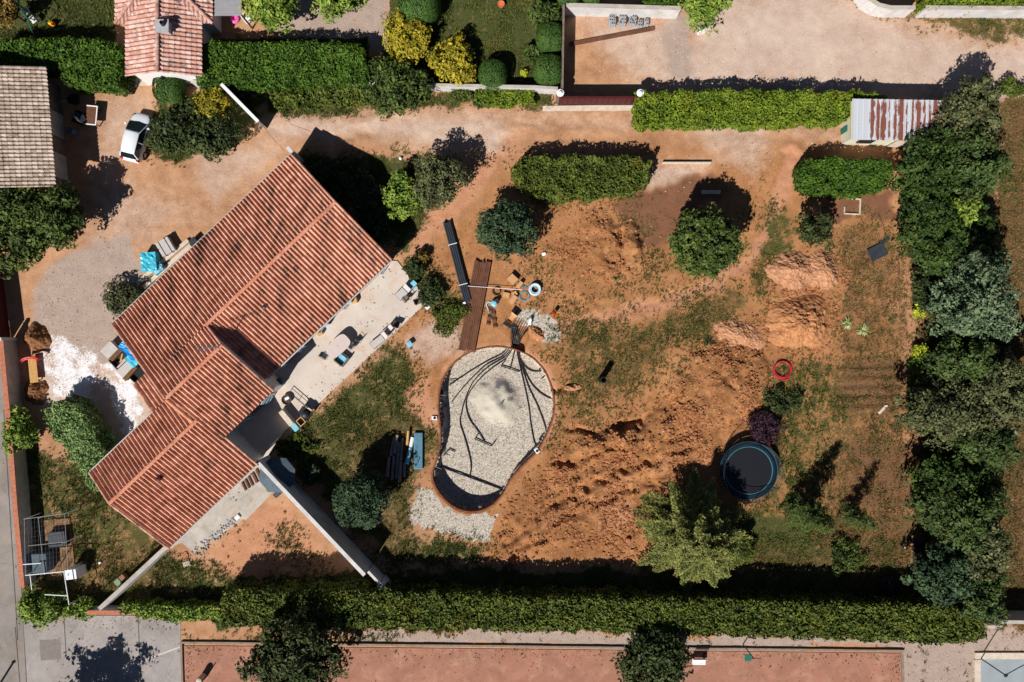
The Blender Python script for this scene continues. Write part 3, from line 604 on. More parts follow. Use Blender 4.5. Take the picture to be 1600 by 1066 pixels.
# main house: survey axes a (along the ridge) and b (towards the garden)
E0 = 2.9; oC = np.array(U(178, 503, E0)); oA = np.array(U(454, 241, E0)); e1 = (oA - oC) / np.linalg.norm(oA - oC); e2 = np.array([e1[1], -e1[0]])
FR = (oC, e1, e2)
house = thing('house', 'long orange tiled house with three stepped ridges beside the paved terrace', 'house')
zN = lambda a, b: 2.9 + .3 * b
z1 = lambda a, b: 2.9 + .3 * 5.68 - .3 * (b - 5.68)
z2 = lambda a, b: 2.9 + .3 * 7.8 - .3 * (b - 7.8)
zW = lambda a, b: z2(0, 10.4) - .3 * (10.4 - b)
roof = MB()
def slab(a0, a1, b0, b1, z, off=-.09, th=.12):
    P = [fpt(FR, a, b, z(a, b) + off) for a, b in ((a0, b0), (a1, b0), (a1, b1), (a0, b1))]
    vs = [(p[0], p[1], p[2] - th) for p in P] + P
    A = sum(vs[i][0] * vs[(i + 1) % 4][1] - vs[(i + 1) % 4][0] * vs[i][1] for i in range(4))
    fs = [(3, 2, 1, 0), (4, 5, 6, 7)] + [(i, (i + 1) % 4, 4 + (i + 1) % 4, 4 + i) for i in range(4)]
    if A < 0: fs = [f[::-1] for f in fs]
    roof.add(vs, fs)
for a0, a1, b0, b1, z in ((-.2, 19.02, 0, 5.68, zN), (-.2, 5.55, 5.69, 7.8, zN), (5.56, 19.02, 5.69, 11.4, z1), (0, 5.55, 7.81, 12.65, z2), (-9.0, -.01, 10.41, 15.75, z2), (0, .45, 12.66, 15.75, z2),
                          (-9.1, -.21, 7.4, 10.4, zW), (-2.3, -.21, 4.55, 7.39, zW)):
    slab(a0 + .02, a1 - .02, b0 + .03, b1 - .03, z)
rf = roof.build('roof', M['wood'], house)
sd_ = 20
for a0, a1, b0, b1, z, dn in ((-.2, 19.02, 0, 5.68, zN, -1), (-.2, 5.6, 5.68, 7.8, zN, -1), (5.5, 19.02, 5.68, 11.4, z1, 1), (0, 5.6, 7.8, 12.65, z2, 1), (-9.0, 0.0, 10.4, 15.75, z2, 1), (0, .45, 12.65, 15.75, z2, 1),
                              (-9.1, -.2, 7.4, 10.4, zW, -1), (-2.3, -.2, 4.55, 7.4, zW, -1)):
    tiles('roof_tiles', FR, a0, a1, b0, b1, z, dn, T_MAIN if a1 > 5 else T_CLEAN, rf, seed=sd_); sd_ += 1
for (p, q) in (((19.05, 5.68, 4.62), (5.5, 5.68, 4.62)), ((5.65, 7.8, 5.26), (-.05, 7.8, 5.26)), ((.1, 10.4, 4.5), (-9.05, 10.4, 4.5)),
               ((-.2, 10.3, 4.62), (-.2, 7.9, 5.26))):
    caps('ridge_tiles', fpt(FR, *p), fpt(FR, *q), T_CAP, rf, seed=sd_); sd_ += 1
for (p, q) in (((-.2, .05, 2.97), (-.2, 7.8, 5.3)), ((-9.05, 7.4, 3.62), (-9.05, 10.4, 4.52)), ((-9.05, 10.4, 4.52), (-9.05, 15.75, 2.93)), ((-2.3, 4.6, 2.78), (-2.3, 7.4, 3.62)),
               ((19.03, .05, 2.97), (19.03, 5.68, 4.64)), ((19.03, 5.68, 4.64), (19.03, 11.4, 2.93)), ((5.6, 5.9, 4.72), (5.6, 7.8, 5.28)), ((5.6, 7.8, 5.28), (5.6, 12.65, 3.84)), ((.45, 12.7, 3.82), (.45, 15.75, 2.92))):
    caps('verge_tiles', fpt(FR, *p), fpt(FR, *q), T_MAIN, rf, r=.1, seed=sd_); sd_ += 1
# walls: extruded gable profiles
w = MB()
def gable(a0, a1, prof):
    n = len(prof); vs = [fpt(FR, a0, b, z) for b, z in prof] + [fpt(FR, a1, b, z) for b, z in prof]
    w.add(vs, [tuple(range(n)), tuple(range(2 * n - 1, n - 1, -1))] + [(i, n + i, n + (i + 1) % n, (i + 1) % n) for i in range(n)])
gable(5.5, 18.7, [(.45, -.1), (.45, zN(0, .45) - .22), (5.68, 4.38), (10.95, z1(0, 10.95) - .22), (10.95, -.1)])
gable(.08, 5.5, [(.45, -.1), (.45, zN(0, .45) - .22), (7.8, 5.02), (12.2, z2(0, 12.2) - .22), (12.2, -.1)])
gable(-8.7, .1, [(7.85, -.1), (7.85, zW(0, 7.85) - .22), (10.4, 4.24), (15.3, z2(0, 15.3) - .22), (15.3, -.1)])
gable(-2.0, .09, [(5.0, -.1), (5.0, zW(0, 5.0) - .22), (7.9, zW(0, 7.9) - .23), (7.9, -.1)])
w.build('wall', M['plaster'], house)
# garden front: french windows with white-blue shutters
rz1 = math.atan2(e1[1], e1[0])
shm = mat('shutter_paint', srgb(176, 200, 216), .5, .08, 3)
for ac, wd, bb in ((15.9, 3.0, 10.95), (12.5, 1.5, 10.95), (9.8, 1.3, 10.95), (7.6, 1.2, 10.95), (2.8, 1.4, 12.2)):
    cx, cy, _ = fpt(FR, ac, bb + .03, 0)
    fr_ = MB(); fr_.box((cx, cy, 2.2), (wd + .16, .08, .1), rz1)
    for s_ in (-1, 1): fr_.box((cx + e1[0] * s_ * (wd / 2 + .04), cy + e1[1] * s_ * (wd / 2 + .04), 1.125), (.08, .08, 2.05), rz1)
    fw = fr_.build('window', M['white'], house)
    MB().box((cx + e2[0] * .005, cy + e2[1] * .005, 1.12), (wd, .04, 2.04), rz1).build('pane', M['glass'], fw)
    for s_ in (-1, 1):
        p = fpt(FR, ac + s_ * (wd / 2 + .12 + .3), bb + .16, 1.15); q = MB(); q.box(p, (.66, .05, 2.0), rz1 + s_ * .25)
        for zz in (.5, 1.15, 1.8): q.box((p[0] + e2[0] * .04, p[1] + e2[1] * .04, zz), (.6, .03, .08), rz1 + s_ * .25)
        q.build('shutter', shm, fw)
for ac, b_, ln in ((19.0, -.07, .0),):
    g = MB()
for (aa, ba, ab, bb_, zz) in ((-.2, -.06, 19.3, -.06, 2.78), (5.6, 11.46, 19.0, 11.46, 2.78), (-9, 15.82, .4, 15.82, 2.76), (-9.1, 7.33, -2.3, 7.33, 3.46)):
    MB().tube([fpt(FR, aa, ba, zz), fpt(FR, ab, bb_, zz)], .06, 8).build('gutter', mat('gutter_zinc', srgb(190, 186, 180), .5, .1, 3), house)
vp = MB(); vp.lathe(fpt(FR, -5.2, 11.6, z2(0, 11.6) - .05), [(.16, 0), (.16, .28), (.2, .3), (.2, .38), (.05, .42)], 14); vp.build('roof_vent', M['maroon'], house)
vp = MB(); vp.lathe(fpt(FR, 9.6, 7.6, z1(0, 7.6) - .05), [(.13, 0), (.13, .2), (.16, .22), (.16, .28), (.04, .32)], 14); vp.build('roof_vent', M['darksteel'], house)
an = MB(); ax, ay, az = fpt(FR, 5.3, 7.75, 5.3); an.tube([(ax, ay, az), (ax, ay, az + 1.7)], .035); bx, by = -.8, -.12
an.tube([(ax + .7, ay + .1, az + 1.6), (ax - .9, ay - .15, az + 1.55)], .03, 5)
for t in np.linspace(0, 1, 9):
    c = (ax + .7 - 1.6 * t, ay + .1 - .25 * t); hw = .18 + .16 * t; an.tube([(c[0] - .15 * hw, c[1] + hw, az + 1.59), (c[0] + .15 * hw, c[1] - hw, az + 1.59)], .02, 4)
an.build('tv_antenna', M['steel'], house)
# white gable-wall extension sticking out of the north corner
p = fpt(FR, 19.15, -.35, 0); MB().box((p[0], p[1], 1.3), (.3, .75, 2.6), rz1).build('wing_wall', M['plaster'], house)

# second pipe of roof edge walls: free-standing white walls
def wall(name, label, pts, h, t, m, cap=None, capt=.06, zc=None, category='wall', hs=None):
    """wall along surveyed points at top height h"""
    o = thing(name, label, category, (*U(*pts[0], zc or h), 0)); ox, oy = o.location.x, o.location.y
    b = MB(); c = MB()
    P = [U(x, y, zc or h) for x, y in pts]
    for i, (p, q) in enumerate(zip(P[:-1], P[1:])):
        L = math.hypot(q[0] - p[0], q[1] - p[1]); a = math.atan2(q[1] - p[1], q[0] - p[0]); mx_, my_ = (p[0] + q[0]) / 2 - ox, (p[1] + q[1]) / 2 - oy
        e = .002 * i
        b.box((mx_, my_, h / 2 - .1), (L + t - .02, t - e, h + .2 - e), a)
        if cap: c.box((mx_, my_, h + capt / 2 - e), (L + t + .04 - e * 2, t + .1 - e, capt), a)
    b.build('wall_body', m, o)
    if cap: c.build('coping', cap, o)
    return o
wall('garden_wall', 'white diagonal wall from the house corner down to the hedge, left of the bare earth', [(157, 950), (266, 849)], 2.0, .24, M['plaster'], M['concrete'], .04)
wl_ = wall('garden_wall', 'long white diagonal wall from patio to hedge with a stepped end', [(402, 722), (568, 897)], 2.7, .2, M['plaster'], M['plaster'], .04)
p0 = U(568, 897, 2.7); a_ = ang(402, 722, 568, 897)
for d0, d1, hh, t in ((.2, 1.5, 1.75, .24), (1.52, 2.35, 1.95, .5)):
    c = ((d0 + d1) / 2 * math.cos(a_) + p0[0] - wl_.location.x, (d0 + d1) / 2 * math.sin(a_) + p0[1] - wl_.location.y)
    MB().rbox((c[0], c[1], hh / 2 - .05), (d1 - d0, t, hh), a_, .03).build('end_pillar', M['plaster'], wl_)
wall('roadside_wall', 'grey roadside wall with orange terracotta coping along the left road', [(2, 534), (14, 660), (24, 790), (35, 915)], 1.5, .3, M['concrete'], M['coping'], .06)
wall('low_wall', 'short orange coped wall between the two corner bushes', [(140, 957), (186, 957)], 1.2, .25, M['plaster'], M['coping'], .06)
wall('boundary_wall', 'white wall capped beam slanting from the north hedge to the track', [(347, 133), (402, 189)], 1.9, .16, M['plaster'], M['white'], .04)
wall('boundary_wall', 'long white wall running under the north hedge and topiary', [(300, 128), (560, 131), (690, 133), (838, 136), (870, 138)], 1.25, .13, M['plaster'], M['concrete'], .04)
wall('boundary_wall', 'grey wall beside the clipped ball shrubs at the left of the gated yard', [(881, 8), (879, 136)], 1.9, .14, M['stonewall'])
wall('boundary_wall', 'white rendered wall behind the stacked concrete blocks', [(886, 8), (1062, 13)], 1.6, .22, M['plaster'], M['concrete'], .04)
wall('boundary_wall', 'curved white wall at the bend of the pale track', [(1338, -30), (1358, -2), (1374, 8), (1392, 12), (1428, 12)], 1.5, .22, M['plaster'], M['concrete'], .04)
wall('boundary_wall', 'straight white wall with a hedge behind it at the top right corner', [(1449, 12), (1640, 13)], 1.5, .22, M['plaster'], M['concrete'], .04)
wall('low_wall', 'low pale wall in the bottom right corner beside the dry strip', [(1546, 980), (1563, 980)], .7, .25, M['concrete'])
wall('high_wall', 'taller grey wall at the right edge beyond the pale low wall', [(1566, 972), (1700, 974)], 2.1, .28, M['concrete'])
wall('edging_wall', 'thin pale edging beam lying across the orange track below the long bright hedge', [(1036, 254), (1110, 254)], .3, .1, M['stonepale'])

# gates
g = thing('sliding_gate', 'long maroon sliding gate between two white topped pillars', 'gate', (*U(935, 164, 0), 0))
L = 126 / S
MB().rbox((0, 0, .95), (L, .09, 1.5), 0, .015).build('gate_panel', M['maroon'], g)
q = MB()
for i in range(14): q.box((-L / 2 + (i + .5) * L / 14, -.07, .95), (.05, .05, 1.42))
q.box((0, 0, 1.74), (L + .05, .16, .08)); q.box((0, 0, .16), (L + .05, .14, .08)); q.build('gate_rail', M['maroon'], g)
for px_, lb in ((873, 'white stubby gate pillar at the left end of the maroon sliding gate'), (994, 'white stubby gate pillar against the bright hedge end')):
    p = thing('gate_pillar', lb, 'pillar', (*U(px_, 158, 0), 0), 0, 'gate pillars')
    MB().rbox((0, 0, .9), (.5, .5, 1.8), 0, .03).build('pillar_body', M['stonewall'], p)
    MB().lathe((0, 0, 1.8), [(.3, 0), (.3, .05), (.12, .08), (.14, .16), (.08, .22)], 16).build('pillar_cap', M['white'], p)
g = thing('maroon_gate', 'dark maroon solid gate panel at the left edge above the roadside wall', 'gate', (*U(10, 476, 0), 0), ang(17, 532, 3, 424))
MB().box((0, 0, .95), (5.9, .1, 1.8)).build('gate_panel', M['maroon'], g)
q = MB()
for i in range(8): q.box((-2.9 + i * .83, .09, .95), (.07, .07, 1.9))
q.build('gate_rail', M['maroon'], g)
bx = MB(); bx.rbox((0, 0, .9), (.28, .28, 1.8), 0, .02); tag(bx.build('gate_post', M['plaster'], loc=(*U(25, 530, 0), 0)), 'small white post beside the roadside wall and the maroon panel', 'post')

# neighbour house at the top
nh = thing('house', 'neighbour house with pinkish weathered tiles and a white gable at the top edge', 'house')
def zf(px_, py_): return U(px_, py_)
ez = 2.7; nfo = np.array(U(247, 113, ez + .8)); NF = (nfo, np.array([1.0, 0.0]), np.array([0.0, 1.0]))
hw = 3.02
zl = lambda a, b: 3.55 - .3 * np.abs(a)
tiles('roof_tiles', NF, -hw, 0, 0, 9, zl, 'a-', T_OLD, nh, seed=60, pitch=.34, course=.36, amp=.06)
tiles('roof_tiles', NF, 0, hw, 0, 9, zl, 'a+', T_OLD, nh, seed=61, pitch=.34, course=.36, amp=.06)
zw_ = lambda a, b: 3.78 - .3 * np.abs(a); HB = 4.15; HW = 3.85
zh = lambda a, b: 3.78 - .3 * HW + .3 * (b - HB)
tiles('roof_tiles', NF, -HW, 0, HB, 12, zw_, 'a-', T_OLD, nh, clip=lambda a, b: (b - HB) > (a + HW), seed=62, pitch=.34, course=.36, amp=.06)
tiles('roof_tiles', NF, 0, HW, HB, 12, zw_, 'a+', T_OLD, nh, clip=lambda a, b: (b - HB) > (HW - a), seed=63, pitch=.34, course=.36, amp=.06)
tiles('roof_tiles', NF, -HW, HW, HB, HB + HW, zh, -1, T_OLD, nh, clip=lambda a, b: (b - HB) < (HW - np.abs(a)), seed=64, pitch=.3, course=.36, amp=.06)
caps('ridge_tiles', fpt(NF, 0, -.02, 3.6), fpt(NF, 0, 9, 3.6), T_OLD, nh, r=.15, seed=65)
for s_ in (-1, 1): caps('hip_tiles', fpt(NF, s_ * HW, HB, 2.66), fpt(NF, 0, HB + HW, 3.84), T_OLD, nh, r=.14, seed=66 + s_)
w = MB(); FRs = FR; FR = NF
def gableN(b0, b1, prof):
    n = len(prof); vs = [fpt(NF, a, b0, z) for a, z in prof] + [fpt(NF, a, b1, z) for a, z in prof]
    w.add(vs, [tuple(range(n)), tuple(range(2 * n - 1, n - 1, -1))] + [(i, n + i, n + (i + 1) % n, (i + 1) % n) for i in range(n)])
gableN(.35, 9, [(-2.6, 0), (2.6, 0), (2.6, zl(2.6, 0) - .12), (0, 3.42), (-2.6, zl(2.6, 0) - .12)])
gableN(HB + .4, 12, [(-3.45, 0), (3.45, 0), (3.45, 2.55), (0, 3.4), (-3.45, 2.55)])
w.build('wall', mat('bright_render', srgb(226, 222, 218), .9, .06, 1.5), nh)
FR = FRs
p = fpt(NF, .5, 3.4, 3.5)
MB().rbox((p[0], p[1], 3.5), (.9, .85, .7), 0, .03).build('chimney', M['concrete'], nh)
MB().box((p[0], p[1], 3.89), (1.04, .98, .08)).build('chimney_cap', M['block'], nh)
MB().lathe((p[0] + .12, p[1] + .12, 3.93), [(.2, 0), (.16, .3), (.12, .3), (.12, .05)], 14).build('chimney_pot', M['darksteel'], nh)
p = fpt(NF, -.55, .32, 1.8); lm = MB(); lm.box((p[0], p[1] - .1, 1.8), (.12, .2, .2)); lm.tube([(p[0], p[1], 2.0), (p[0], p[1] - .35, 2.05)], .02); lm.build('wall_lamp', M['black'], nh)

# barn at the left
bn = thing('barn', 'barn with pale brown weathered barrel tiles at the left edge', 'barn')
bo = np.array(U(88, 292, 2.9)); bt = np.array(U(73, 107, 2.9)); eb1 = (bt - bo) / np.linalg.norm(bt - bo); eb2 = np.array([-eb1[1], eb1[0]]); BF = (bo, eb1, eb2); BL = np.linalg.norm(bt - bo)
zb_ = lambda a, b: 2.9 + .28 * b
tiles('roof_tiles', BF, 0, BL, 0, 5.5, zb_, -1, T_BARN, bn, seed=70, pitch=.3, course=.36, amp=.055)
zb2 = lambda a, b: 2.9 + .28 * 5.5 - .28 * (b - 5.5)
tiles('roof_tiles', BF, 0, BL, 5.5, 9, zb2, 1, T_BARN, bn, seed=71, pitch=.3, course=.36, amp=.055)
w = MB(); prof = [(.9, -.1), (.9, 3.0), (5.5, 4.3), (8.8, 3.4), (8.8, -.1)]; n = 5
vs = [fpt(BF, .3, b, z) for b, z in prof] + [fpt(BF, BL - .3, b, z) for b, z in prof]
w.add(vs, [tuple(range(n)), tuple(range(2 * n - 1, n - 1, -1))] + [(i, n + i, n + (i + 1) % n, (i + 1) % n) for i in range(n)])
w.build('wall', M['stonewall'], bn)
for aa in (2.2, 5.6):
    p = fpt(BF, aa, .87, 1.15); MB().box(p, (2.0, .06, 2.3), math.atan2(eb1[1], eb1[0])).build('door', M['concrete'], bn)
caps('verge_tiles', fpt(BF, BL, 0, 2.97), fpt(BF, BL, 5.5, 4.5), T_BARN, bn, r=.11, seed=72)

# container shed with the rusty sheet roof
sh_ = thing('shed', 'small shed with white and rust streaked sheet metal roof beside the olive tree', 'shed', (*U(1402, 188, 2.3), 0), math.radians(-1))
LX, LY = 7.25, 3.0
rm, n, l, b = nmat('rusty_sheet'); tc = n.new('ShaderNodeTexCoord'); sp_ = n.new('ShaderNodeSeparateXYZ'); l.new(tc.outputs['Object'], sp_.inputs[0])
mp = n.new('ShaderNodeMapping'); mp.inputs['Scale'].default_value = (1.0, .28, 1); l.new(tc.outputs['Object'], mp.inputs[0])
nz = n.new('ShaderNodeTexNoise'); nz.inputs['Scale'].default_value = 3.2; nz.inputs['Detail'].default_value = 7; nz.inputs['Roughness'].default_value = .7; l.new(mp.outputs[0], nz.inputs['Vector'])
at_ = n.new('ShaderNodeAttribute'); at_.attribute_name = 'v'
ad = n.new('ShaderNodeMath'); ad.operation = 'ADD'; l.new(nz.outputs[0], ad.inputs[0]); l.new(at_.outputs['Fac'], ad.inputs[1])
rr = n.new('ShaderNodeMapRange'); rr.inputs[1].default_value = .6; rr.inputs[2].default_value = .68; l.new(ad.outputs[0], rr.inputs[0])
n2 = n.new('ShaderNodeTexNoise'); n2.inputs['Scale'].default_value = 5; n2.inputs['Detail'].default_value = 6; l.new(tc.outputs['Object'], n2.inputs['Vector'])
r2 = n.new('ShaderNodeValToRGB'); r2.color_ramp.elements[0].color = srgb(96, 48, 38); r2.color_ramp.elements[1].color = srgb(150, 92, 74); l.new(n2.outputs[0], r2.inputs[0])
mx_ = n.new('ShaderNodeMix'); mx_.data_type = 'RGBA'; mx_.inputs[6].default_value = srgb(190, 194, 200); l.new(rr.outputs[0], mx_.inputs[0]); l.new(r2.outputs[0], mx_.inputs[7]); l.new(mx_.outputs[2], b.inputs['Base Color']); b.inputs['Roughness'].default_value = .55
npn = 16; xs, zs, vv = [], [], []
rw = [-.6, -.6, -.55, .2, .15, .3, .12, .17, .3, .1, .16, .3, .12, .18, .3, .15]
for i in range(npn):
    for f, zz in ((0, 0), (.04, .0), (.08, .09), (.14, .09), (.18, 0), (.5, .004), (.995, 0)): xs.append(-LX / 2 + (i + f) * LX / npn); zs.append(zz); vv.append(rw[i] + (.13 if f == .5 else -.12))
xs, zs, vv = np.array(xs), np.array(zs), np.array(vv); ys = np.linspace(-LY / 2 - .12, LY / 2 + .1, 12)
Xg, Yg = np.meshgrid(xs, ys); Zg = np.broadcast_to(zs, Xg.shape) + 2.38 + .03 * (Yg / LY); Vg = np.broadcast_to(vv, Xg.shape) - .28 * np.clip(np.abs(Yg) / (LY / 2) - .72, 0, 1)
ix = np.arange(Xg.size).reshape(Xg.shape); F = np.stack([ix[:-1, :-1], ix[:-1, 1:], ix[1:, 1:], ix[1:, :-1]], -1).reshape(-1, 4)
np_mesh('roof', np.stack([Xg, Yg, Zg], -1).reshape(-1, 3), F, rm, sh_, attrs={'v': Vg.ravel()})
ywal = mat('shed_paint', srgb(214, 208, 186), .8, .12, 2)
MB().box((.1, .06, 1.15), (LX - .4, LY - .2, 2.34)).build('wall', ywal, sh_)
q = MB(); q.box((0, -LY / 2 + .0, 2.26), (LX + .06, .12, .14)); q.box((-LX / 2 + .02, 0, 2.26), (.12, LY - .14, .14)); q.build('fascia', mat('fascia_yellow', srgb(196, 184, 130), .7, .2, 3), sh_)
MB().box((.9, -LY / 2 + .03, 1.1), (1.1, .06, 1.9)).build('door', M['stonepale'], sh_)
MB().box((-2.0, -LY / 2 + .03, 1.4), (1.2, .06, .8)).build('window', M['glass'], sh_)
MB().rbox((0, 0, .55), (.35, .5, 1.1), .1, .04).build('rain_barrel', M['green'], loc=(*U(1322, 203, .6), 0)); tag(bpy.data.objects['rain_barrel'], 'small teal barrel at the left end of the rusty roofed shed', 'barrel')
MB().rbox((0, 0, .5), (.55, .55, 1.0), .3, .04).build('water_tank', M['stonepale'], loc=(*U(1431, 229, .7), 0)); tag(bpy.data.objects['water_tank'], 'pale square tank below the rusty roofed shed in the shade', 'tank')

# terrace canopy of the neighbour
cn = thing('canopy', 'flat grey slatted canopy beside the neighbour house at the top edge', 'canopy', (*U(350, 2, 2.5), 0))
q = MB()
for i in range(11): q.box((0, -1.05 + i * .2, 2.5), (2.75, .19, .05))
q.build('roof', M['greymetal'], cn)
for sx in (-1.3, 1.3):
    for sy in (-1.0, 1.0): MB().box((sx, sy, 1.23), (.1, .1, 2.46)).build('post', M['darksteel'], cn)
# ------------------------------------------------------------------ vegetation
FM = {
 'belt': fmat('belt_leaves', srgb(26, 44, 18), srgb(76, 98, 42)),
 'belt2': fmat('belt_mid_leaves', srgb(32, 50, 24), srgb(88, 106, 54)),
 'hedge': fmat('hedge_leaves', srgb(32, 56, 15), srgb(90, 122, 40)),
 'bright': fmat('bright_hedge_leaves', srgb(56, 80, 18), srgb(130, 148, 44)),
 'wild': fmat('wild_hedge_leaves', srgb(42, 56, 20), srgb(106, 118, 46)),
 'broad': fmat('broad_leaves', srgb(34, 48, 20), srgb(96, 114, 52)),
 'fresh': fmat('fresh_leaves', srgb(64, 92, 30), srgb(150, 170, 70)),
 'dark': fmat('dark_leaves', srgb(30, 42, 22), srgb(82, 94, 50)),
 'bluegreen': fmat('blue_green_leaves', srgb(26, 44, 32), srgb(78, 100, 66)),
 'olive': fmat('olive_leaves', srgb(46, 52, 30), srgb(114, 118, 76)),
 'cedar': fmat('cedar_needles', srgb(50, 68, 46), srgb(120, 140, 102)),
 'fir': fmat('fir_needles', srgb(62, 74, 30), srgb(158, 160, 88)),
 'gold': fmat('golden_leaves', srgb(92, 92, 22), srgb(190, 172, 52)),
 'lime': fmat('lime_leaves', srgb(120, 136, 24), srgb(200, 204, 62)),
 'topiary': fmat('clipped_leaves', srgb(48, 74, 30), srgb(92, 124, 58)),
 'silver': fmat('silver_leaves', srgb(84, 112, 58), srgb(150, 176, 108)),
 'purple': fmat('purple_leaves', srgb(40, 26, 36), srgb(84, 54, 70)),
 'pale': fmat('pale_blades', srgb(120, 136, 76), srgb(210, 214, 150)),
 'brown': fmat('brown_leaves', srgb(84, 66, 30), srgb(150, 122, 58)),
}
def leaves(name, P, Nn, size, v, m, parent=None, jit=.75, seed=0, aspect=.55):
    r = np.random.default_rng(seed); n = len(P)
    N = Nn + jit * r.normal(size=(n, 3)); N /= np.linalg.norm(N, axis=1, keepdims=True) + 1e-9
    t = np.cross(N, r.normal(size=(n, 3))); t /= np.linalg.norm(t, axis=1, keepdims=True) + 1e-9
    b = np.cross(N, t); s = size[:, None]
    vs = np.stack([P - t * s, P + b * s * aspect - t * s * .1 + N * s * .12, P + t * s, P - b * s * aspect - t * s * .1 + N * s * .12], 1).reshape(-1, 3)
    return np_mesh(name, vs, np.arange(4 * n).reshape(-1, 4), m, parent, attrs={'v': np.repeat(v, 4)})
def sph(r, n):
    d = r.normal(size=(n, 3)); return d / np.linalg.norm(d, axis=1, keepdims=True)
def crown_points(r, rx, ry, rz, nclump, per, cr, size, fill=.55, irr=1.0):
    """leaf positions: clumps spread through an uneven ellipsoid, plus an inner fill"""
    d = sph(r, nclump); d[:, 2] = np.where(d[:, 2] < -.35, -d[:, 2] * .7, d[:, 2]); d /= np.linalg.norm(d, axis=1, keepdims=True)
    rad = r.uniform(.62, 1.0, nclump) ** .6 * (1 + irr * .17 * np.sin(3 * np.arctan2(d[:, 1], d[:, 0]) + r.random() * 6) + irr * .1 * np.sin(7 * np.arctan2(d[:, 1], d[:, 0]) + r.random() * 6) + irr * .13 * r.normal(size=nclump))
    Cc = d * rad[:, None] * np.array([rx, ry, rz]) * (1 - cr / max(rx, .5) * .5)
    crs = cr * r.uniform(.6, 1.3, nclump); q = sph(r, nclump * per); k = np.repeat(np.arange(nclump), per)
    q[:, 2] = np.abs(q[:, 2]) * np.where(r.random(len(q)) < .8, 1, -1)
    rr_ = r.uniform(.45, 1.0, len(q)) ** .5
    P = Cc[k] + q * (crs[k] * rr_)[:, None] * np.array([1, 1, .75]); N = q * .9 + d[k] * .3 + np.array([0, 0, .45])
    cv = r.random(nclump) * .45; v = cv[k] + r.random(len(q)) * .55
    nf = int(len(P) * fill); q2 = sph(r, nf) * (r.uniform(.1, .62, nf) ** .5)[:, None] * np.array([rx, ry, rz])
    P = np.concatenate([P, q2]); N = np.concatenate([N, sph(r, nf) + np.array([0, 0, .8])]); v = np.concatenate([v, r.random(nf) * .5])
    return P, N, v
TREE_N = [0]
def tree(name, label, px, py, rpx, h, m, zb=None, ry=None, size=.14, dens=1.0, cr=None, cat='tree', trunk=True, rot=0, group=None, rzf=1.0, parts=True, jit=.75, irr=1.0):
    TREE_N[0] += 1; sd = 500 + TREE_N[0]; r = np.random.default_rng(sd)
    zb = (.28 * h if h > 2.6 else .05) if zb is None else zb
    zc = (h * .52 + zb * .48); rz = (h - zb) / 2 * rzf; k = (H - zc) / H / S; rx = rpx * k; ry_ = (ry or rpx) * k
    x, y = U(px, py, zc)
    o = thing(name, label, cat, (x, y, 0), rot, group)
    cr = cr or min(.62, max(.2, rx * .26))
    area = (rx * ry_ + .5 * (rx + ry_) * rz) * 4.2
    ncl = max(8, int(area / (cr * cr * 1.5) * dens)); per = max(12, int(2.6 * cr * cr * 2.2 / (size * size) * .55))
    P, N, v = crown_points(r, rx, ry_, rz, ncl, per, cr, size, irr=irr)
    P[:, 2] = np.maximum(P[:, 2] + zc, .04)
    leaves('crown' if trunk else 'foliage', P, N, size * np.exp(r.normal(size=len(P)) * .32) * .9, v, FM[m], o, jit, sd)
    tb = MB(); tr = .03 + .035 * h * .6
    tb.tube([(0, 0, -.15), (.03, .02, zc * .45), (-.02, .04, zc * .85), (0, 0, zc + rz * .4)], [tr, tr * .8, tr * .55, tr * .2], 8)
    for i in range(6):
        a = i * 1.05 + r.random(); z0 = zc * (.35 + .08 * i)
        tb.tube([(0, 0, z0), (rx * .35 * math.cos(a), ry_ * .35 * math.sin(a), z0 + rz * .35), (rx * .7 * math.cos(a), ry_ * .7 * math.sin(a), min(zc + rz * .5, z0 + rz * .7))], [tr * .45, tr * .3, tr * .12], 5)
    tb.build('trunk' if trunk else 'stem', M['bark'], o)
    return o
def bush(label, px, py, rpx, h, m, **k):
    k.setdefault('cat', 'bush'); return tree(k.pop('name', 'bush'), label, px, py, rpx, h, m, trunk=False, **k)
CORE = mat('core_fill', srgb(34, 46, 22), .95, .3, 8)  # dark fill for the solid cores added inside hedges and clipped bushes
def polyarea(P): return .5 * abs(sum(P[i][0] * P[(i + 1) % len(P)][1] - P[(i + 1) % len(P)][0] * P[i][1] for i in range(len(P))))
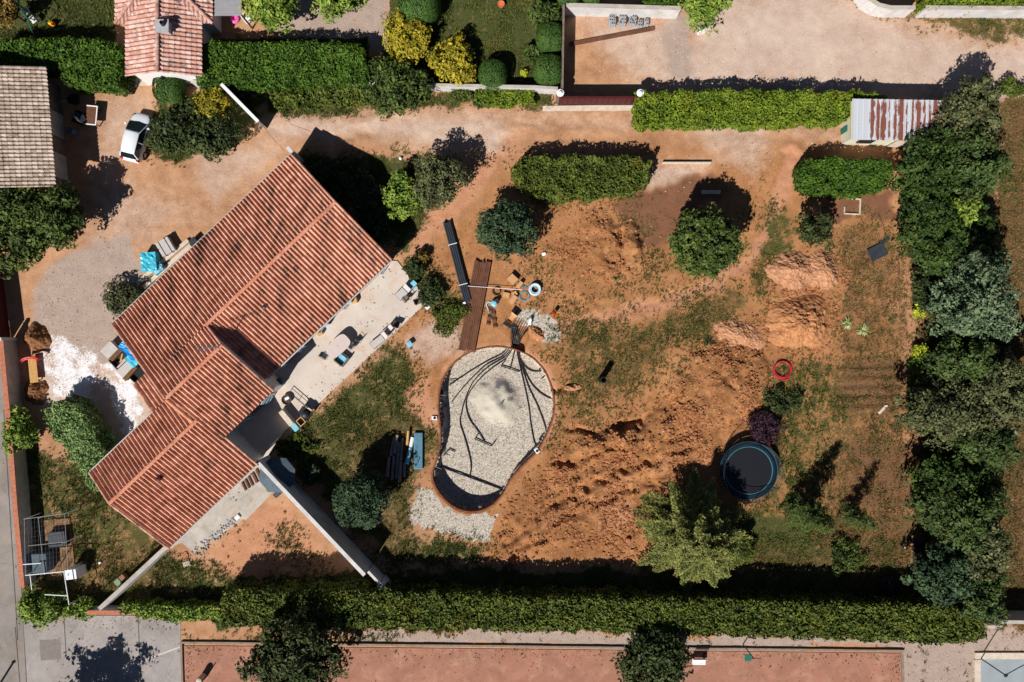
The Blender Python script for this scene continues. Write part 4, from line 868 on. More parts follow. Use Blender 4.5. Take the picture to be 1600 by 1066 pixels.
def hedge(label, pts, h, m, size=.13, dens=1.0, bump=.16, name='hedge', z0=.0, cat='hedge', jit=.7, side_out=.14, rough=.1, group=None):
    """clipped hedge; pts outline its top edge in the photo"""
    TREE_N[0] += 1; sd = 900 + TREE_N[0]; r = np.random.default_rng(sd)
    D_ = []
    for (xa, ya), (xb, yb) in zip(pts, pts[1:] + pts[:1]):
        kk = max(1, int(math.hypot(xb - xa, yb - ya) / 9)); D_ += [(xa + (xb - xa) * i / kk + 2.2 * r.normal() * (i > 0), ya + (yb - ya) * i / kk + 2.2 * r.normal() * (i > 0)) for i in range(kk)]
    pts = D_; Q = [U(x, y, h) for x, y in pts]; cx = sum(p[0] for p in Q) / len(Q); cy = sum(p[1] for p in Q) / len(Q)
    Q = [(p[0] - cx, p[1] - cy) for p in Q]; n = len(Q); A = polyarea(Q)
    o = thing(name, label, cat, (cx, cy, 0), 0, group)
    Qa = np.array(Q); mn, mxx = Qa.min(0), Qa.max(0)
    D = dens * 1.7 / (size * size)
    bb = (mxx - mn); nt = int(bb[0] * bb[1] * D * 1.5)
    xy = mn + r.random((nt, 2)) * bb; s_ = sdf(xy[:, 0], xy[:, 1], Q); xy = xy[s_ < 0]; s_ = s_[s_ < 0]
    b1 = fbm(xy[:, 0] + cx, xy[:, 1] + cy, .75, sd, 3) - .5; b2 = fbm(xy[:, 0] + cx, xy[:, 1] + cy, 4, sd + 5, 2) - .5
    edge = np.clip(-s_ / .35, 0, 1)
    z = h - .22 * (1 - edge) ** 2 * 1.2 + bump * 2 * b1 + rough * 2 * b2 - (r.random(len(xy)) ** 2) * .28
    e_ = .05
    gx_ = (fbm(xy[:, 0] + cx + e_, xy[:, 1] + cy, .75, sd, 3) - .5 - b1) / e_; gy_ = (fbm(xy[:, 0] + cx, xy[:, 1] + cy + e_, .75, sd, 3) - .5 - b1) / e_
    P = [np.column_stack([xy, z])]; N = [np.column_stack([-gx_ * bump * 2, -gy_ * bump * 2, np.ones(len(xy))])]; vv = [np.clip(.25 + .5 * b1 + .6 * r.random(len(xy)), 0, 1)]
    for i in range(n):
        p, q = Qa[i], Qa[(i + 1) % n]; L = np.linalg.norm(q - p)
        if L < .05: continue
        t = (q - p) / L; nn = np.array([t[1], -t[0]])
        if sdf(np.array([(p + q)[0] / 2 + nn[0] * .03]), np.array([(p + q)[1] / 2 + nn[1] * .03]), Q)[0] < 0: nn = -nn
        ns = int(L * h * D * .8); a = r.random(ns) * L; zz = r.random(ns) * (h - .05)
        ob = (fbm(a + i * 37, zz, .7, sd + 9, 3) - .5) * bump * 2.2 + side_out * (r.random(ns) - .7)
        pp = p + t * a[:, None] + nn * ob[:, None]
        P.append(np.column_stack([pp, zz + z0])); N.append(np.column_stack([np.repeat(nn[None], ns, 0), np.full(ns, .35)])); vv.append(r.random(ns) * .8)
    P = np.concatenate(P); N = np.concatenate(N); vv = np.concatenate(vv)
    leaves('foliage', P, N, size * r.uniform(.6, 1.25, len(P)), vv, FM[m], o, jit, sd)
    # solid core added so the hedge blocks light and casts a full shadow
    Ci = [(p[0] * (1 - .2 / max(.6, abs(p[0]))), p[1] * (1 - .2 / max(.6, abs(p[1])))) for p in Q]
    MB().prism(Ci, .0, h - .34 - bump * .4).build('opaque_core', CORE, o)
    return o
def ball(label, px, py, rpx, h, m='topiary', size=.06, squash=1.0, name='topiary_bush', zb=.12):
    TREE_N[0] += 1; sd = 1300 + TREE_N[0]; r = np.random.default_rng(sd)
    zc = (h + zb) / 2; k = (H - zc) / H / S; R = rpx * k; x, y = U(px, py, zc); rz = (h - zb) / 2
    o = thing(name, label, 'topiary', (x, y, 0))
    n = int(6.5 * R * (R + rz) / 1.3 / (size * size) * 2.4); d = sph(r, n); d[:, 2] = np.abs(d[:, 2]) * np.where(r.random(n) < .75, 1, -1)
    e = 2.6; q = np.sign(d) * np.abs(d) ** (2 / e); q /= (np.abs(q) ** e).sum(1, keepdims=True) ** (1 / e)
    P = q * np.array([R, R, rz]) * (1 - .1 * r.random(n) ** 2)[:, None] * (1 + .05 * (fbm(d[:, 0] * R + 7, d[:, 1] * R + 3 + d[:, 2], .5, sd) - .5))[:, None] + np.array([0, 0, zc])
    leaves('foliage', P, d + .001, size * r.uniform(.7, 1.3, n), r.random(n), FM[m], o, .55, sd, .45)
    MB().tube([(0, 0, -.1), (.01, 0, zb + .3)], [.06, .04], 7).build('stem', M['bark'], o)
    MB().lathe((0, 0, zc), [(R * .1, -rz * .9), (R * .7, -rz * .62), (R * .86, 0), (R * .68, rz * .58), (R * .3, rz * .84)], 16).build('opaque_core', CORE, o, smooth=True)  # added solid core, keeps light from passing between the leaves
    return o
def conifer(label, px, py, rpx, h, m, nb=90, size=.13, zb=.15, name='fir_tree', droop=.25, cat='tree', ex=1.0):
    """px,py is the tree's foot; whorled branches with feathered side twigs"""
    TREE_N[0] += 1; sd = 1700 + TREE_N[0]; r = np.random.default_rng(sd)
    x, y = U(px, py, 0); o = thing(name, label, cat, (x, y, 0)); R = rpx / S * .96
    Ps, Ns, vs = [], [], []; tb = MB()
    tb.tube([(0, 0, -.1), (0, 0, h * .5), (0, 0, h * .98)], [.05 + .018 * h, .03 + .01 * h, .01], 7)
    for i in range(nb):
        f = (i + r.random()) / nb; z = zb + (h - zb) * f; L = R * (1 - f) ** .72 * r.uniform(.78, 1.06) + .12; a = i * 2.39996 + r.normal() * .3
        ca, sa = math.cos(a), math.sin(a); up = .18 + .5 * f
        ns = max(3, int(L / .1)); t = (np.arange(ns) + .5) / ns
        bx = ca * L * t * ex; by = sa * L * t; bz = z + L * (up * t - (droop + .25 * (1 - f)) * t * t)
        tb.tube([(0, 0, z), (bx[ns // 2], by[ns // 2], bz[ns // 2]), (bx[-1], by[-1], bz[-1])], [.025, .015, .006], 4)
        for j in range(ns):
            w = (.3 * L * (1 - t[j]) * min(1, t[j] * 3) + .12); kk = max(3, int(w / size * 2.6))
            for sd2 in (-1, 1):
                u = (r.random(kk)) * w
                P = np.column_stack([bx[j] - sa * sd2 * u + ca * u * .6, by[j] + ca * sd2 * u + sa * u * .6, bz[j] - .18 * u + r.normal(size=kk) * .03]); Ps.append(P)
                Ns.append(np.column_stack([r.normal(size=kk) * .35 + ca * .25, r.normal(size=kk) * .35 + sa * .25, np.ones(kk)])); vs.append(np.clip(.25 + .5 * u / (w + .01) + r.normal(size=kk) * .2, 0, 1))
    P = np.concatenate(Ps); N = np.concatenate(Ns); v = np.concatenate(vs)
    leaves('crown', P, N, size * r.uniform(.6, 1.4, len(P)), v, FM[m], o, .5, sd, .3)
    tb.build('trunk', M['bark'], o)
    return o
def spiky(label, px, py, rpx, m, n=40, name='yucca', h=.6):
    r = np.random.default_rng(int(px * 7 + py)); o = thing(name, label, 'plant', (*U(px, py), hgt(px, py)))
    vs, fs, vv = [], [], []; R = rpx / S
    for i in range(n):
        a = r.random() * 6.28; el = r.uniform(.15, 1.2); L = R * r.uniform(.7, 1.1); w = .03; c, s_ = math.cos(a), math.sin(a); k_ = len(vs)
        d1 = L * .55 * math.cos(el); d2 = L * math.cos(el * .6); z1_ = L * .6 * math.sin(el); z2_ = L * .7 * math.sin(el * .7)
        vs += [(-s_ * w * .6, c * w * .6, .03), (s_ * w * .6, -c * w * .6, .03), (c * d1 + s_ * w, s_ * d1 - c * w, z1_ + .02), (c * d1 - s_ * w, s_ * d1 + c * w, z1_ + .02), (c * d2, s_ * d2, z2_), (c * d2 + .002, s_ * d2, z2_)]
        fs += [(k_, k_ + 1, k_ + 2, k_ + 3), (k_ + 3, k_ + 2, k_ + 5, k_ + 4)]; vv += [r.random()] * 6
    np_mesh('leaf_rosette', np.array(vs), np.array(fs), FM[m], o, attrs={'v': np.array(vv)})
    MB().lathe((0, 0, -.05), [(.06, 0), (.05, .1), (.02, .16)], 8).build('stem', M['bark'], o)
    return o

# --- clipped hedges
hedge('broad dark clipped hedge left of the neighbour house, behind the barn', [(-25, 62), (150, 58), (182, 66), (188, 95), (183, 131), (100, 132), (85, 104), (-25, 104)], 2.3, 'hedge', .13)
hedge('broad dark clipped hedge right of the neighbour house with a square end', [(306, 66), (440, 64), (560, 66), (571, 78), (570, 128), (500, 131), (306, 130)], 2.1, 'hedge', .12)
hedge('bright green clipped hedge along the pale track, beside the maroon gate', [(992, 144), (1100, 140), (1370, 142), (1390, 150), (1340, 160), (1322, 188), (1000, 193), (993, 180)], 1.9, 'bright', .11, bump=.2)
hedge('ragged flowering hedge above the small earth mound, mid garden', [(800, 262), (822, 246), (900, 242), (980, 244), (1020, 252), (1014, 285), (985, 300), (930, 308), (850, 306), (806, 290)], 1.9, 'wild', .12, bump=.3, rough=.2)
hedge('rounded dark green hedge block below the rusty roofed shed', [(1253, 262), (1262, 248), (1330, 246), (1392, 250), (1398, 270), (1388, 292), (1340, 302), (1285, 302), (1256, 290)], 2.0, 'hedge', .11, bump=.25)
hedge('very long dark hedge running along the bottom of the garden above the clay court', [(348, 926), (430, 922), (640, 926), (900, 934), (1200, 940), (1480, 946), (1540, 962), (1542, 1000), (1500, 1008), (1300, 1000), (1000, 990), (700, 986), (560, 984), (345, 980)], 2.5, 'wild', .14, bump=.22, rough=.12)
hedge('low ivy covered hedge between orange coped wall and the long hedge', [(188, 944), (280, 948), (345, 946), (345, 970), (280, 974), (190, 962)], 1.3, 'fresh', .13, bump=.22)
hedge('slanting silvery green hedge beside the white dusty yard', [(66, 640), (90, 626), (118, 632), (135, 655), (150, 690), (176, 728), (168, 760), (150, 768), (132, 758), (112, 722), (80, 680)], 2.2, 'silver', .1, bump=.3)
hedge('low clipped hedge under the topiary balls beside the maroon gate', [(742, 140), (835, 138), (837, 160), (780, 164), (744, 160)], .9, 'bright', .1, bump=.16)
hedge('low wild hedge below the boundary wall on the track side', [(420, 142), (480, 134), (562, 134), (568, 160), (520, 164), (430, 168)], 1.0, 'wild', .12, bump=.3)
hedge('hedge strip behind the white wall at the top right corner', [(1444, -20), (1640, -20), (1640, 7), (1446, 9)], 1.6, 'bright', .11)
hedge('short hedge strip behind the white wall above the block stacks', [(1010, -15), (1058, -15), (1058, 4), (1010, 4)], 1.9, 'hedge', .11)
ball('clipped square bush in front of the white gable', 265, 138, 25, 1.7, 'topiary', .07)
# --- topiary
ball('large clipped bush at the top edge above the golden shrubs', 655, 4, 34, 2.4, 'topiary', .07)
ball('clipped ball shrub standing on the boundary wall left of the gate corner', 770, 117, 23, 1.8)
ball('upper clipped ball shrub beside the gated yard wall', 860, 60, 23, 2.0)
ball('lower clipped ball shrub at the gated yard wall corner', 857, 110, 24, 2.0)
ball('clipped ball shrub at the top edge left of the white wall', 888, -3, 18, 1.9)
ball('smaller clipped ball shrub at the top edge on the white wall', 924, 0, 14, 1.9)
bush('loose green shrub above the two stacked ball shrubs', 850, 24, 25, 1.7, 'broad', size=.13)
bush('small loose shrub left of the two stacked ball shrubs', 830, 84, 13, 1.2, 'broad', size=.1)
bush('tiny yellow bush in the shade left of the lower ball shrub', 819, 114, 6, .5, 'lime', size=.06)
bush('upper golden leaved shrub by the gravel drive', 638, 62, 40, 2.2, 'gold', size=.12, jit=.6)
bush('lower golden leaved shrub touching the white wall', 708, 97, 38, 2.0, 'gold', size=.12, jit=.6)
bush('small golden bush among the dark shrubs by the parked car', 331, 163, 26, 1.5, 'gold', size=.11)
bush('spreading dark shrub beside the right flank of the parked car', 272, 208, 40, 1.5, 'dark', size=.13)
bush('dark leafy shrub below the small golden bush', 335, 212, 46, 1.6, 'dark', size=.13, ry=34)
bush('dark low shrub between the square clipped bush and the golden bush', 295, 172, 26, 1.1, 'dark', size=.12)
bush('big loose shrub on the track side below the golden shrubs', 622, 138, 58, 2.3, 'broad', size=.14, ry=42)
bush('low weedy shrub right of the big loose track shrub', 720, 150, 22, .7, 'wild', size=.1, ry=10)
bush('second low weedy shrub before the low hedge', 752, 158, 14, .6, 'dark', size=.1, ry=9)
# --- north trees
tree('tree', 'bright leafy tree at the top edge beside the canopy', 428, 6, 44, 3.6, 'fresh', size=.15)
tree('tree', 'leafy branch tips of a tree at the top edge over the gravel drive', 528, -8, 38, 3.8, 'fresh', size=.14)
tree('tree', 'bushy green tree at the top edge behind the pale dirt track', 1098, 2, 40, 3.2, 'fresh', size=.14)
tree('tree', 'dark tree cut by the top edge over the shaded lawn', 760, -75, 62, 5.5, 'dark', size=.16)
tree('tree', 'brownish tree at the top left corner', 5, 12, 26, 3.6, 'brown', size=.13)
tree('tree', 'dark tree cut by the top left edge beside the swing', 70, -80, 60, 5.2, 'dark', size=.16)
tree('tree', 'big dark leafed tree at the left edge below the barn', 30, 350, 72, 3.8, 'broad', size=.16, zb=.5)
tree('tree', 'dark leafed tree right of the barn corner, leaning over the drive', 95, 338, 44, 4.2, 'broad', size=.15, zb=.8)
bush('sparse bush tucked under the north west eave of the main house', 192, 470, 32, 1.5, 'olive', size=.1, dens=.7)
bush('rounded green bush growing over the roadside wall', 32, 674, 27, 1.9, 'fresh', size=.12, ry=38)
bush('big spreading bush at the corner of road and car park', 68, 946, 42, 1.7, 'fresh', size=.13, ry=30)
bush('smaller trailing bush left of the short orange wall', 128, 950, 24, 1.2, 'fresh', size=.13, ry=16)
tree('tree', 'large dark tree overhanging the clay court at the bottom edge, left', 466, 1024, 74, 5.0, 'dark', size=.15, ry=66)
tree('tree', 'round dark tree at the bottom edge beside the white bench', 1022, 1034, 58, 3.8, 'dark', size=.14, irr=.5, dens=1.2)
tree('tree', 'tree beyond the bottom edge casting its shadow on the car park', 92, 1160, 62, 5.0, 'broad', size=.16, dens=.8)
# --- garden
tree('tree', 'round dense dark tree beside the stack of grey posts', 568, 780, 47, 4.2, 'bluegreen', size=.11, zb=.4, irr=.25)
bush('small round dark shrub below the terrace lawn', 484, 741, 16, 1.0, 'bluegreen', size=.09)
tree('tree', 'round blue green tree under the ragged hedge left of the earth mound', 794, 360, 47, 3.5, 'bluegreen', size=.12, zb=.4, irr=.25)
tree('tree', 'large round glossy green tree right of the earth mound', 1100, 380, 57, 4.6, 'broad', size=.15, zb=.3, cr=.36, irr=.3, dens=1.35)
tree('tree', 'thin young tree with few branches above the pinkish rubble pile', 1272, 360, 31, 3.9, 'dark', size=.12, dens=.42, zb=.5)
bush('yellow green shrub in the middle of the side garden', 632, 306, 34, 2.2, 'fresh', size=.12)
bush('feathery grey green shrub right of the yellow green shrub', 682, 280, 44, 3.4, 'olive', size=.11, dens=.8)
bush('dark shrub in the shade of the north east gable', 588, 358, 32, 1.4, 'dark', size=.12)
bush('low dark shrub near the sharp north corner of the main house', 520, 275, 38, 1.2, 'dark', size=.13, ry=26)
bush('dark shrub in the deep shade between gable and yellow green shrub', 572, 300, 34, 1.3, 'dark', size=.13)
bush('shrub at the outer corner of the terrace beside the house end', 648, 420, 17, 1.2, 'dark', size=.11)
bush('leafy shrub behind the terrace wicker chairs', 672, 458, 22, 1.0, 'dark', size=.11)
bush('low loose shrub by the foot of the dark profile bundle', 700, 492, 30, .5, 'wild', size=.08, dens=.55)
bush('purplish twiggy shrub at the track side of the terrace corner', 660, 400, 12, 1.0, 'brown', size=.07, dens=.6)
bush('low weedy shrub on the stony bank below the terrace kitchen', 470, 700, 26, .5, 'wild', size=.08, dens=.6, ry=18)
bush('weedy shrub patch beside the shaded parasol', 448, 700, 18, .45, 'wild', size=.08, dens=.7)
conifer('large yellow green fir with drooping boughs by the bulldozed earth', 1076, 828, 112, 6.0, 'fir', 135, .115)
conifer('small fir beside the big yellow green fir, under the trampoline', 1150, 850, 40, 1.6, 'wild', 40, .11)
conifer('young fir standing right of the trampoline', 1247, 794, 35, 6.0, 'broad', 60, .1)
conifer('slim young fir nearest the right hand hedge, mid lawn', 1322, 800, 23, 4.6, 'broad', 40, .09)
bush('low dark weeds by the red pipe coil', 1222, 628, 34, .5, 'dark', size=.09, dens=.5, ry=24)
bush('purple leaved shrub behind the trampoline', 1195, 668, 28, .9, 'purple', size=.07, dens=.7)
bush('low green weeds at the foot of the slim fir', 1322, 868, 30, .5, 'broad', size=.08, dens=.6)
spiky('pale spiky yucca right of the ochre soil heap', 1346, 516, 14, 'pale', 46)
spiky('smaller whitish spiky plant left of the yucca', 1322, 506, 12, 'pale', 34)
spiky('dark tufted plant at the tip of the long earth bank', 1107, 535, 12, 'dark', 30)
spiky('bright weed at the foot of the small earth mound', 962, 434, 10, 'broad', 30)
# --- tree belt on the right
B = [
 ('tree', 'pale olive tree leaning over the rusty roofed shed', 1512, 178, 46, 3.0, 'olive', .12, 44), ('tree', 'dark tree at the head of the right tree belt below the shed', 1448, 262, 44, 3.0, 'belt', .13, 50),
 ('tree', 'mid green tree next to the dark belt head tree', 1512, 262, 44, 3.4, 'belt2', .14, 52), ('bush', 'lime tinted bush on the outer side of the belt below the mid green tree', 1492, 335, 24, 2.7, 'fresh', .12, 26),
 ('tree', 'dark upright tree on the garden edge of the belt, upper part', 1440, 340, 36, 3.0, 'belt', .12, 58), ('tree', 'grey green cedar with the palest needles in the belt', 1512, 470, 58, 4.2, 'cedar', .12, 62),
 ('tree', 'narrow green tree between upright tree and the pale cedar', 1478, 395, 44, 3.3, 'belt', .13, 30), ('tree', 'dark tree with bright tips just below the pale cedar', 1500, 562, 56, 3.2, 'belt2', .14, 32),
 ('tree', 'large olive grey tree reaching furthest into the dry strip', 1560, 612, 46, 3.8, 'olive', .13, 50), ('tree', 'broad olive grey tree in the middle of the belt', 1478, 640, 62, 3.4, 'olive', .13, 48),
 ('tree', 'blue green tree under the broad olive grey tree', 1538, 690, 42, 3.2, 'belt2', .12, 36), ('tree', 'dark tree beside the mulch strip in the lower belt', 1470, 748, 46, 2.8, 'belt', .13, 34),
 ('tree', 'mid green tree in the lower belt above the purple bush', 1492, 800, 62, 3.4, 'belt2', .13, 44), ('tree', 'silvery tree on the outer side of the lower belt', 1530, 850, 36, 3.2, 'olive', .12, 44),
 ('tree', 'dense dark green tree near the bottom end of the belt', 1476, 892, 48, 2.8, 'bluegreen', .12, 40), ('tree', 'last dark tree of the belt above the long hedge end', 1530, 925, 34, 2.6, 'belt2', .12, 44),
 ('bush', 'dense green bush wedged between mid green tree and pale cedar on the outer side', 1530, 380, 30, 2.0, 'belt', .12, 50), ('bush', 'leafy bush joining the pale cedar to the bright tipped tree', 1545, 545, 30, 2.0, 'belt2', .12, 34),
 ('bush', 'dark bush joining the blue green tree to the mulch side tree', 1500, 712, 40, 1.9, 'belt', .12, 36), ('bush', 'dark bush under the silvery tree at the outer lower belt', 1535, 775, 30, 1.9, 'belt', .12, 44),
]
for nm, lb, px_, py_, rr_, hh_, mm_, sz_, ry_ in B:
    tree(nm, lb, px_, py_, rr_ * (.98 if px_ > 1495 else 1.12), hh_ * (1.65 if px_ > 1495 else 1.5), mm_, size=sz_, ry=ry_ * 1.15, zb=.35, trunk=nm == 'tree', cat=nm, group='trees of the right hand belt')
bush('lemon yellow bush on the garden edge of the tree belt', 1435, 486, 11, 1.1, 'lime', size=.08)
bush('yellow flowering bush on the garden edge lower than the lemon bush', 1437, 552, 14, .9, 'lime', size=.07)
bush('low green bush filling the belt edge beside the pale cedar', 1446, 452, 24, 1.6, 'dark', size=.12, ry=44)
bush('low dark bush filling the belt edge under the yellow flowering bush', 1436, 618, 22, 1.4, 'hedge', size=.11, ry=50)
bush('purple bush at the lower garden edge of the tree belt', 1437, 858, 12, 1.2, 'purple', size=.07, ry=18)
bush('brown yellow bush at the bottom end of the tree belt', 1490, 944, 26, 1.7, 'brown', size=.09, ry=20)
bush('yellow flowered bush beside the lower mid green tree', 1440, 778, 18, 1.2, 'wild', size=.1, ry=24)
bush('purple plant in the deep shade of the long hedge', 1386, 926, 22, .9, 'purple', size=.07, dens=.7)
bush('lime patch bush poking through the long hedge', 1311, 962, 8, 2.35, 'lime', size=.07)
bush('weedy bush on the verge at the right edge of the track', 1580, 140, 30, .8, 'wild', size=.1, ry=12)
# ------------------------------------------------------------------ objects
def T(name, label, cat, px, py, rz=0, group=None, z=None, top=0):
    """thing whose foot stands under photo point (px,py) seen at height top"""
    x, y = U(px, py, top); zz = 0 if z is None else z
    return thing(name, label, cat, (x, y, zz), rz, group)
def single(mb, name, m, label, cat, px, py, rz=0, z=0, top=0, group=None, smooth=False):
    o = mb.build(name, m, None, (*U(px, py, top), z), rz, smooth); return tag(o, label, cat, group)

# --- white parked car (heading up the picture)
car = T('parked_car', 'white hatchback parked nose up the drive beside the dark shrubs', 'car', 213, 214, ang(205, 250, 223, 180), top=.7)
def loft(rings, close=True):
    b = MB(); n = len(rings[0]); vs = [p for r_ in rings for p in r_]
    fs = [(i * n + k_, i * n + (k_ + 1) % n, (i + 1) * n + (k_ + 1) % n, (i + 1) * n + k_) for i in range(len(rings) - 1) for k_ in range(n)]
    fs += [tuple(range(n - 1, -1, -1)), tuple((len(rings) - 1) * n + k_ for k_ in range(n))]
    return b.add(vs, [f[::-1] for f in fs])
def ring(x, w, z0, z1, tum=.9):
    return [(x, -w * .92, z0), (x, -w, z0 + (z1 - z0) * .35), (x, -w * .98, z0 + (z1 - z0) * .75), (x, -w * tum, z1), (x, -w * .45, z1 + .03), (x, 0, z1 + .04), (x, w * .45, z1 + .03), (x, w * tum, z1), (x, w * .98, z0 + (z1 - z0) * .75), (x, w, z0 + (z1 - z0) * .35), (x, w * .92, z0), (x, 0, z0)]
body = loft([ring(-1.98, .62, .38, .62), ring(-1.94, .74, .28, .8), ring(-1.8, .80, .24, .92), ring(-1.2, .84, .22, .95), ring(0, .85, .2, .95), ring(.7, .845, .2, .93), ring(1.1, .84, .22, .86), ring(1.6, .79, .24, .76), ring(1.88, .66, .28, .64), ring(1.99, .45, .36, .54)])
bo_ = body.build('body', M['paint'], car, smooth=True)
sb = bo_.modifiers.new('s', 'SUBSURF'); sb.levels = 1; sb.render_levels = 2
def cab(x, w, z): return [(x, -w, z - .05), (x, -w * .94, z), (x, 0, z + .03), (x, w * .94, z), (x, w, z - .05), (x, 0, z - .08)]
rf_ = loft([cab(-1.52, .56, 1.36), cab(-1.2, .60, 1.42), cab(-.4, .62, 1.46), cab(.15, .61, 1.43), cab(.32, .60, 1.38)]); ro = rf_.build('roof', M['paint'], car, smooth=True)
MB().add([(.32, -.58, 1.37), (.32, .58, 1.37), (1.12, .73, .9), (1.12, -.73, .9), (.34, 0, 1.41), (1.2, 0, .93)], [(0, 4, 5, 3), (4, 1, 2, 5)]).build('windscreen', M['glass'], car)
MB().add([(-1.53, .54, 1.34), (-1.53, -.54, 1.34), (-1.86, -.66, .98), (-1.86, .66, .98)], [(0, 1, 2, 3)]).build('rear_window', M['glass'], car)
for s_ in (-1, 1):
    q = [(-1.45, s_ * .575, 1.33), (.28, s_ * .61, 1.36), (1.05, s_ * .76, .92), (-1.72, s_ * .76, .95)]
    MB().add(q, [(0, 1, 2, 3) if s_ < 0 else (3, 2, 1, 0)]).build('side_window', M['glass'], car)
    pl = MB(); pl.tube([(.3, s_ * .61, 1.37), (1.1, s_ * .76, .9)], .035, 6); pl.tube([(-.5, s_ * .60, 1.36), (-.5, s_ * .77, .93)], .03, 6); pl.tube([(-1.5, s_ * .56, 1.35), (-1.8, s_ * .74, .95)], .05, 6); pl.build('pillar', M['paint'], car)
    mr_ = MB(); mr_.rbox((.82, s_ * .96, .98), (.14, .2, .14), 0, .03); mr_.build('mirror', M['paint'], car)
    for wx in (-1.22, 1.22):
        wl2 = MB(); wl2.tube([(wx, s_ * .64, .3), (wx, s_ * .85, .3)], .3, 20); wo = wl2.build('wheel', M['rubber'], car)
        rm_ = MB(); rm_.tube([(wx, s_ * .84, .3), (wx, s_ * .865, .3)], .19, 14); rm_.build('rim', M['steel'], wo)
    MB().rbox((-1.9, s_ * .66, .82), (.16, .2, .3), s_ * .35, .03).build('tail_light', M['red'], car)
    MB().rbox((1.72, s_ * .62, .62), (.3, .2, .12), -s_ * .6, .03).build('headlight', M['glass'], car)
MB().rbox((-1.96, 0, .55), (.16, 1.36, .22), 0, .05).build('bumper', M['paint'], car)
MB().box((-2.05, 0, .6), (.02, .5, .11)).build('number_plate', M['white'], car)

# --- trampoline
tr_ = T('trampoline', 'round trampoline with dark mat and teal rimmed safety net', 'trampoline', 1164, 732, z=0)
R_ = 2.2; q = MB(); q.torus((0, 0, .86), R_ + .08, .035, 48)
for i in range(8):
    a = i * math.pi / 4 + .2; c, s_ = math.cos(a), math.sin(a); q.tube([(c * R_ * 1.02, s_ * R_ * 1.02, .86), (c * R_ * 1.06, s_ * R_ * 1.06, .03)], .025)
q.build('frame', M['steel'], tr_)
MB().lathe((0, 0, .85), [(R_ * .86, 0), (R_ * .86, .012)], 48).build('jump_mat', M['mesh'], tr_)
pd = MB(); n = 48
pd.add([(r_ * math.cos(2 * math.pi * k_ / n), r_ * math.sin(2 * math.pi * k_ / n), z_) for r_, z_ in ((R_ * .86, .89), (R_ * .9, .92), (R_ * 1.05, .92), (R_ * 1.07, .87)) for k_ in range(n)], [(i * n + k_, i * n + (k_ + 1) % n, (i + 1) * n + (k_ + 1) % n, (i + 1) * n + k_) for i in range(3) for k_ in range(n)])
for f in pd.f: f.reverse()
pd.build('padding', M['navy'], tr_, smooth=True)
MB().torus((0, 0, .915), R_ * .87, .022, 48).build('padding_piping', mat('teal_piping', srgb(70, 150, 165), .4, .1, 3), tr_)
for i in range(8):
    a = i * math.pi / 4 + .2; c, s_ = math.cos(a), math.sin(a)
    po = MB().tube([(c * R_ * 1.08, s_ * R_ * 1.08, .1), (c * R_ * 1.1, s_ * R_ * 1.1, 1.9), (c * R_ * 1.06, s_ * R_ * 1.06, 2.05)], .03).build('net_pole', M['darksteel'], tr_)
MB().torus((0, 0, 2.0), R_ * 1.07, .022, 56).build('net_ring', M['darksteel'], tr_)
MB().torus((0, 0, .93), R_ * 1.06, .022, 56).build('rim_piping', mat('teal_rim', srgb(34, 104, 122), .4, .1, 3), tr_)
nt = MB()
for i in range(72):
    a = i * 2 * math.pi / 72; nt.tube([(R_ * 1.07 * math.cos(a), R_ * 1.07 * math.sin(a), .9), (R_ * 1.07 * math.cos(a), R_ * 1.07 * math.sin(a), 2.0)], .005, 3)
for zz in np.arange(1.0, 2.0, .17): nt.torus((0, 0, zz), R_ * 1.07, .005, 48, 3)
nt.build('safety_net', M['black'], tr_)

# --- pool wall and pipework
Pw = [U(*p) for p in POOL]; n = len(Pw)
pool = thing('pool_shell', 'keyhole shaped pool pit lining of rusty brown formwork panels', 'pool', (*U(775, 660), 0)); px0, py0 = pool.location.x, pool.location.y
vs, fs = [], []
cen = np.mean(Pw, 0)
for i, p in enumerate(Pw):
    a, b = np.array(Pw[i - 1]), np.array(Pw[(i + 1) % n]); t = (b - a) / np.linalg.norm(b - a); nn = np.array([t[1], -t[0]])
    if sdf(np.array([800 + S * (p[0] + nn[0] * .1)]), np.array([533 - S * (p[1] + nn[1] * .1)]), POOL)[0] < 0: nn = -nn
    for off, z_ in ((-.10, -1.35), (-.10, .05), (.0, .06), (.0, -.25)):
        vs.append((p[0] + nn[0] * off - px0, p[1] + nn[1] * off - py0, z_ + .012 * math.sin(i * 1.7)))
for i in range(n):
    j = (i + 1) % n
    for k_ in range(3): fs.append((i * 4 + k_, i * 4 + k_ + 1, j * 4 + k_ + 1, j * 4 + k_))
MB().add(vs, fs).build('lining', M['rust'], pool)
for i in range(0, n, 4):
    rb = MB(); j = (i + 1) % n; p = np.array(Pw[i]); d = (np.array([777, 0]) * 0 + cen - p); d /= np.linalg.norm(d)
    rb.box((p[0] + d[0] * .14 - px0, p[1] + d[1] * .14 - py0, -.5), (.05, .06, 1.2), math.atan2(d[1], d[0])); rb.build('stiffener', M['rust'], pool)
ZF = -PIT + .09
def pz(pts, zs): return [(*U(x, y, z), z) for (x, y), z in zip(pts, zs)]
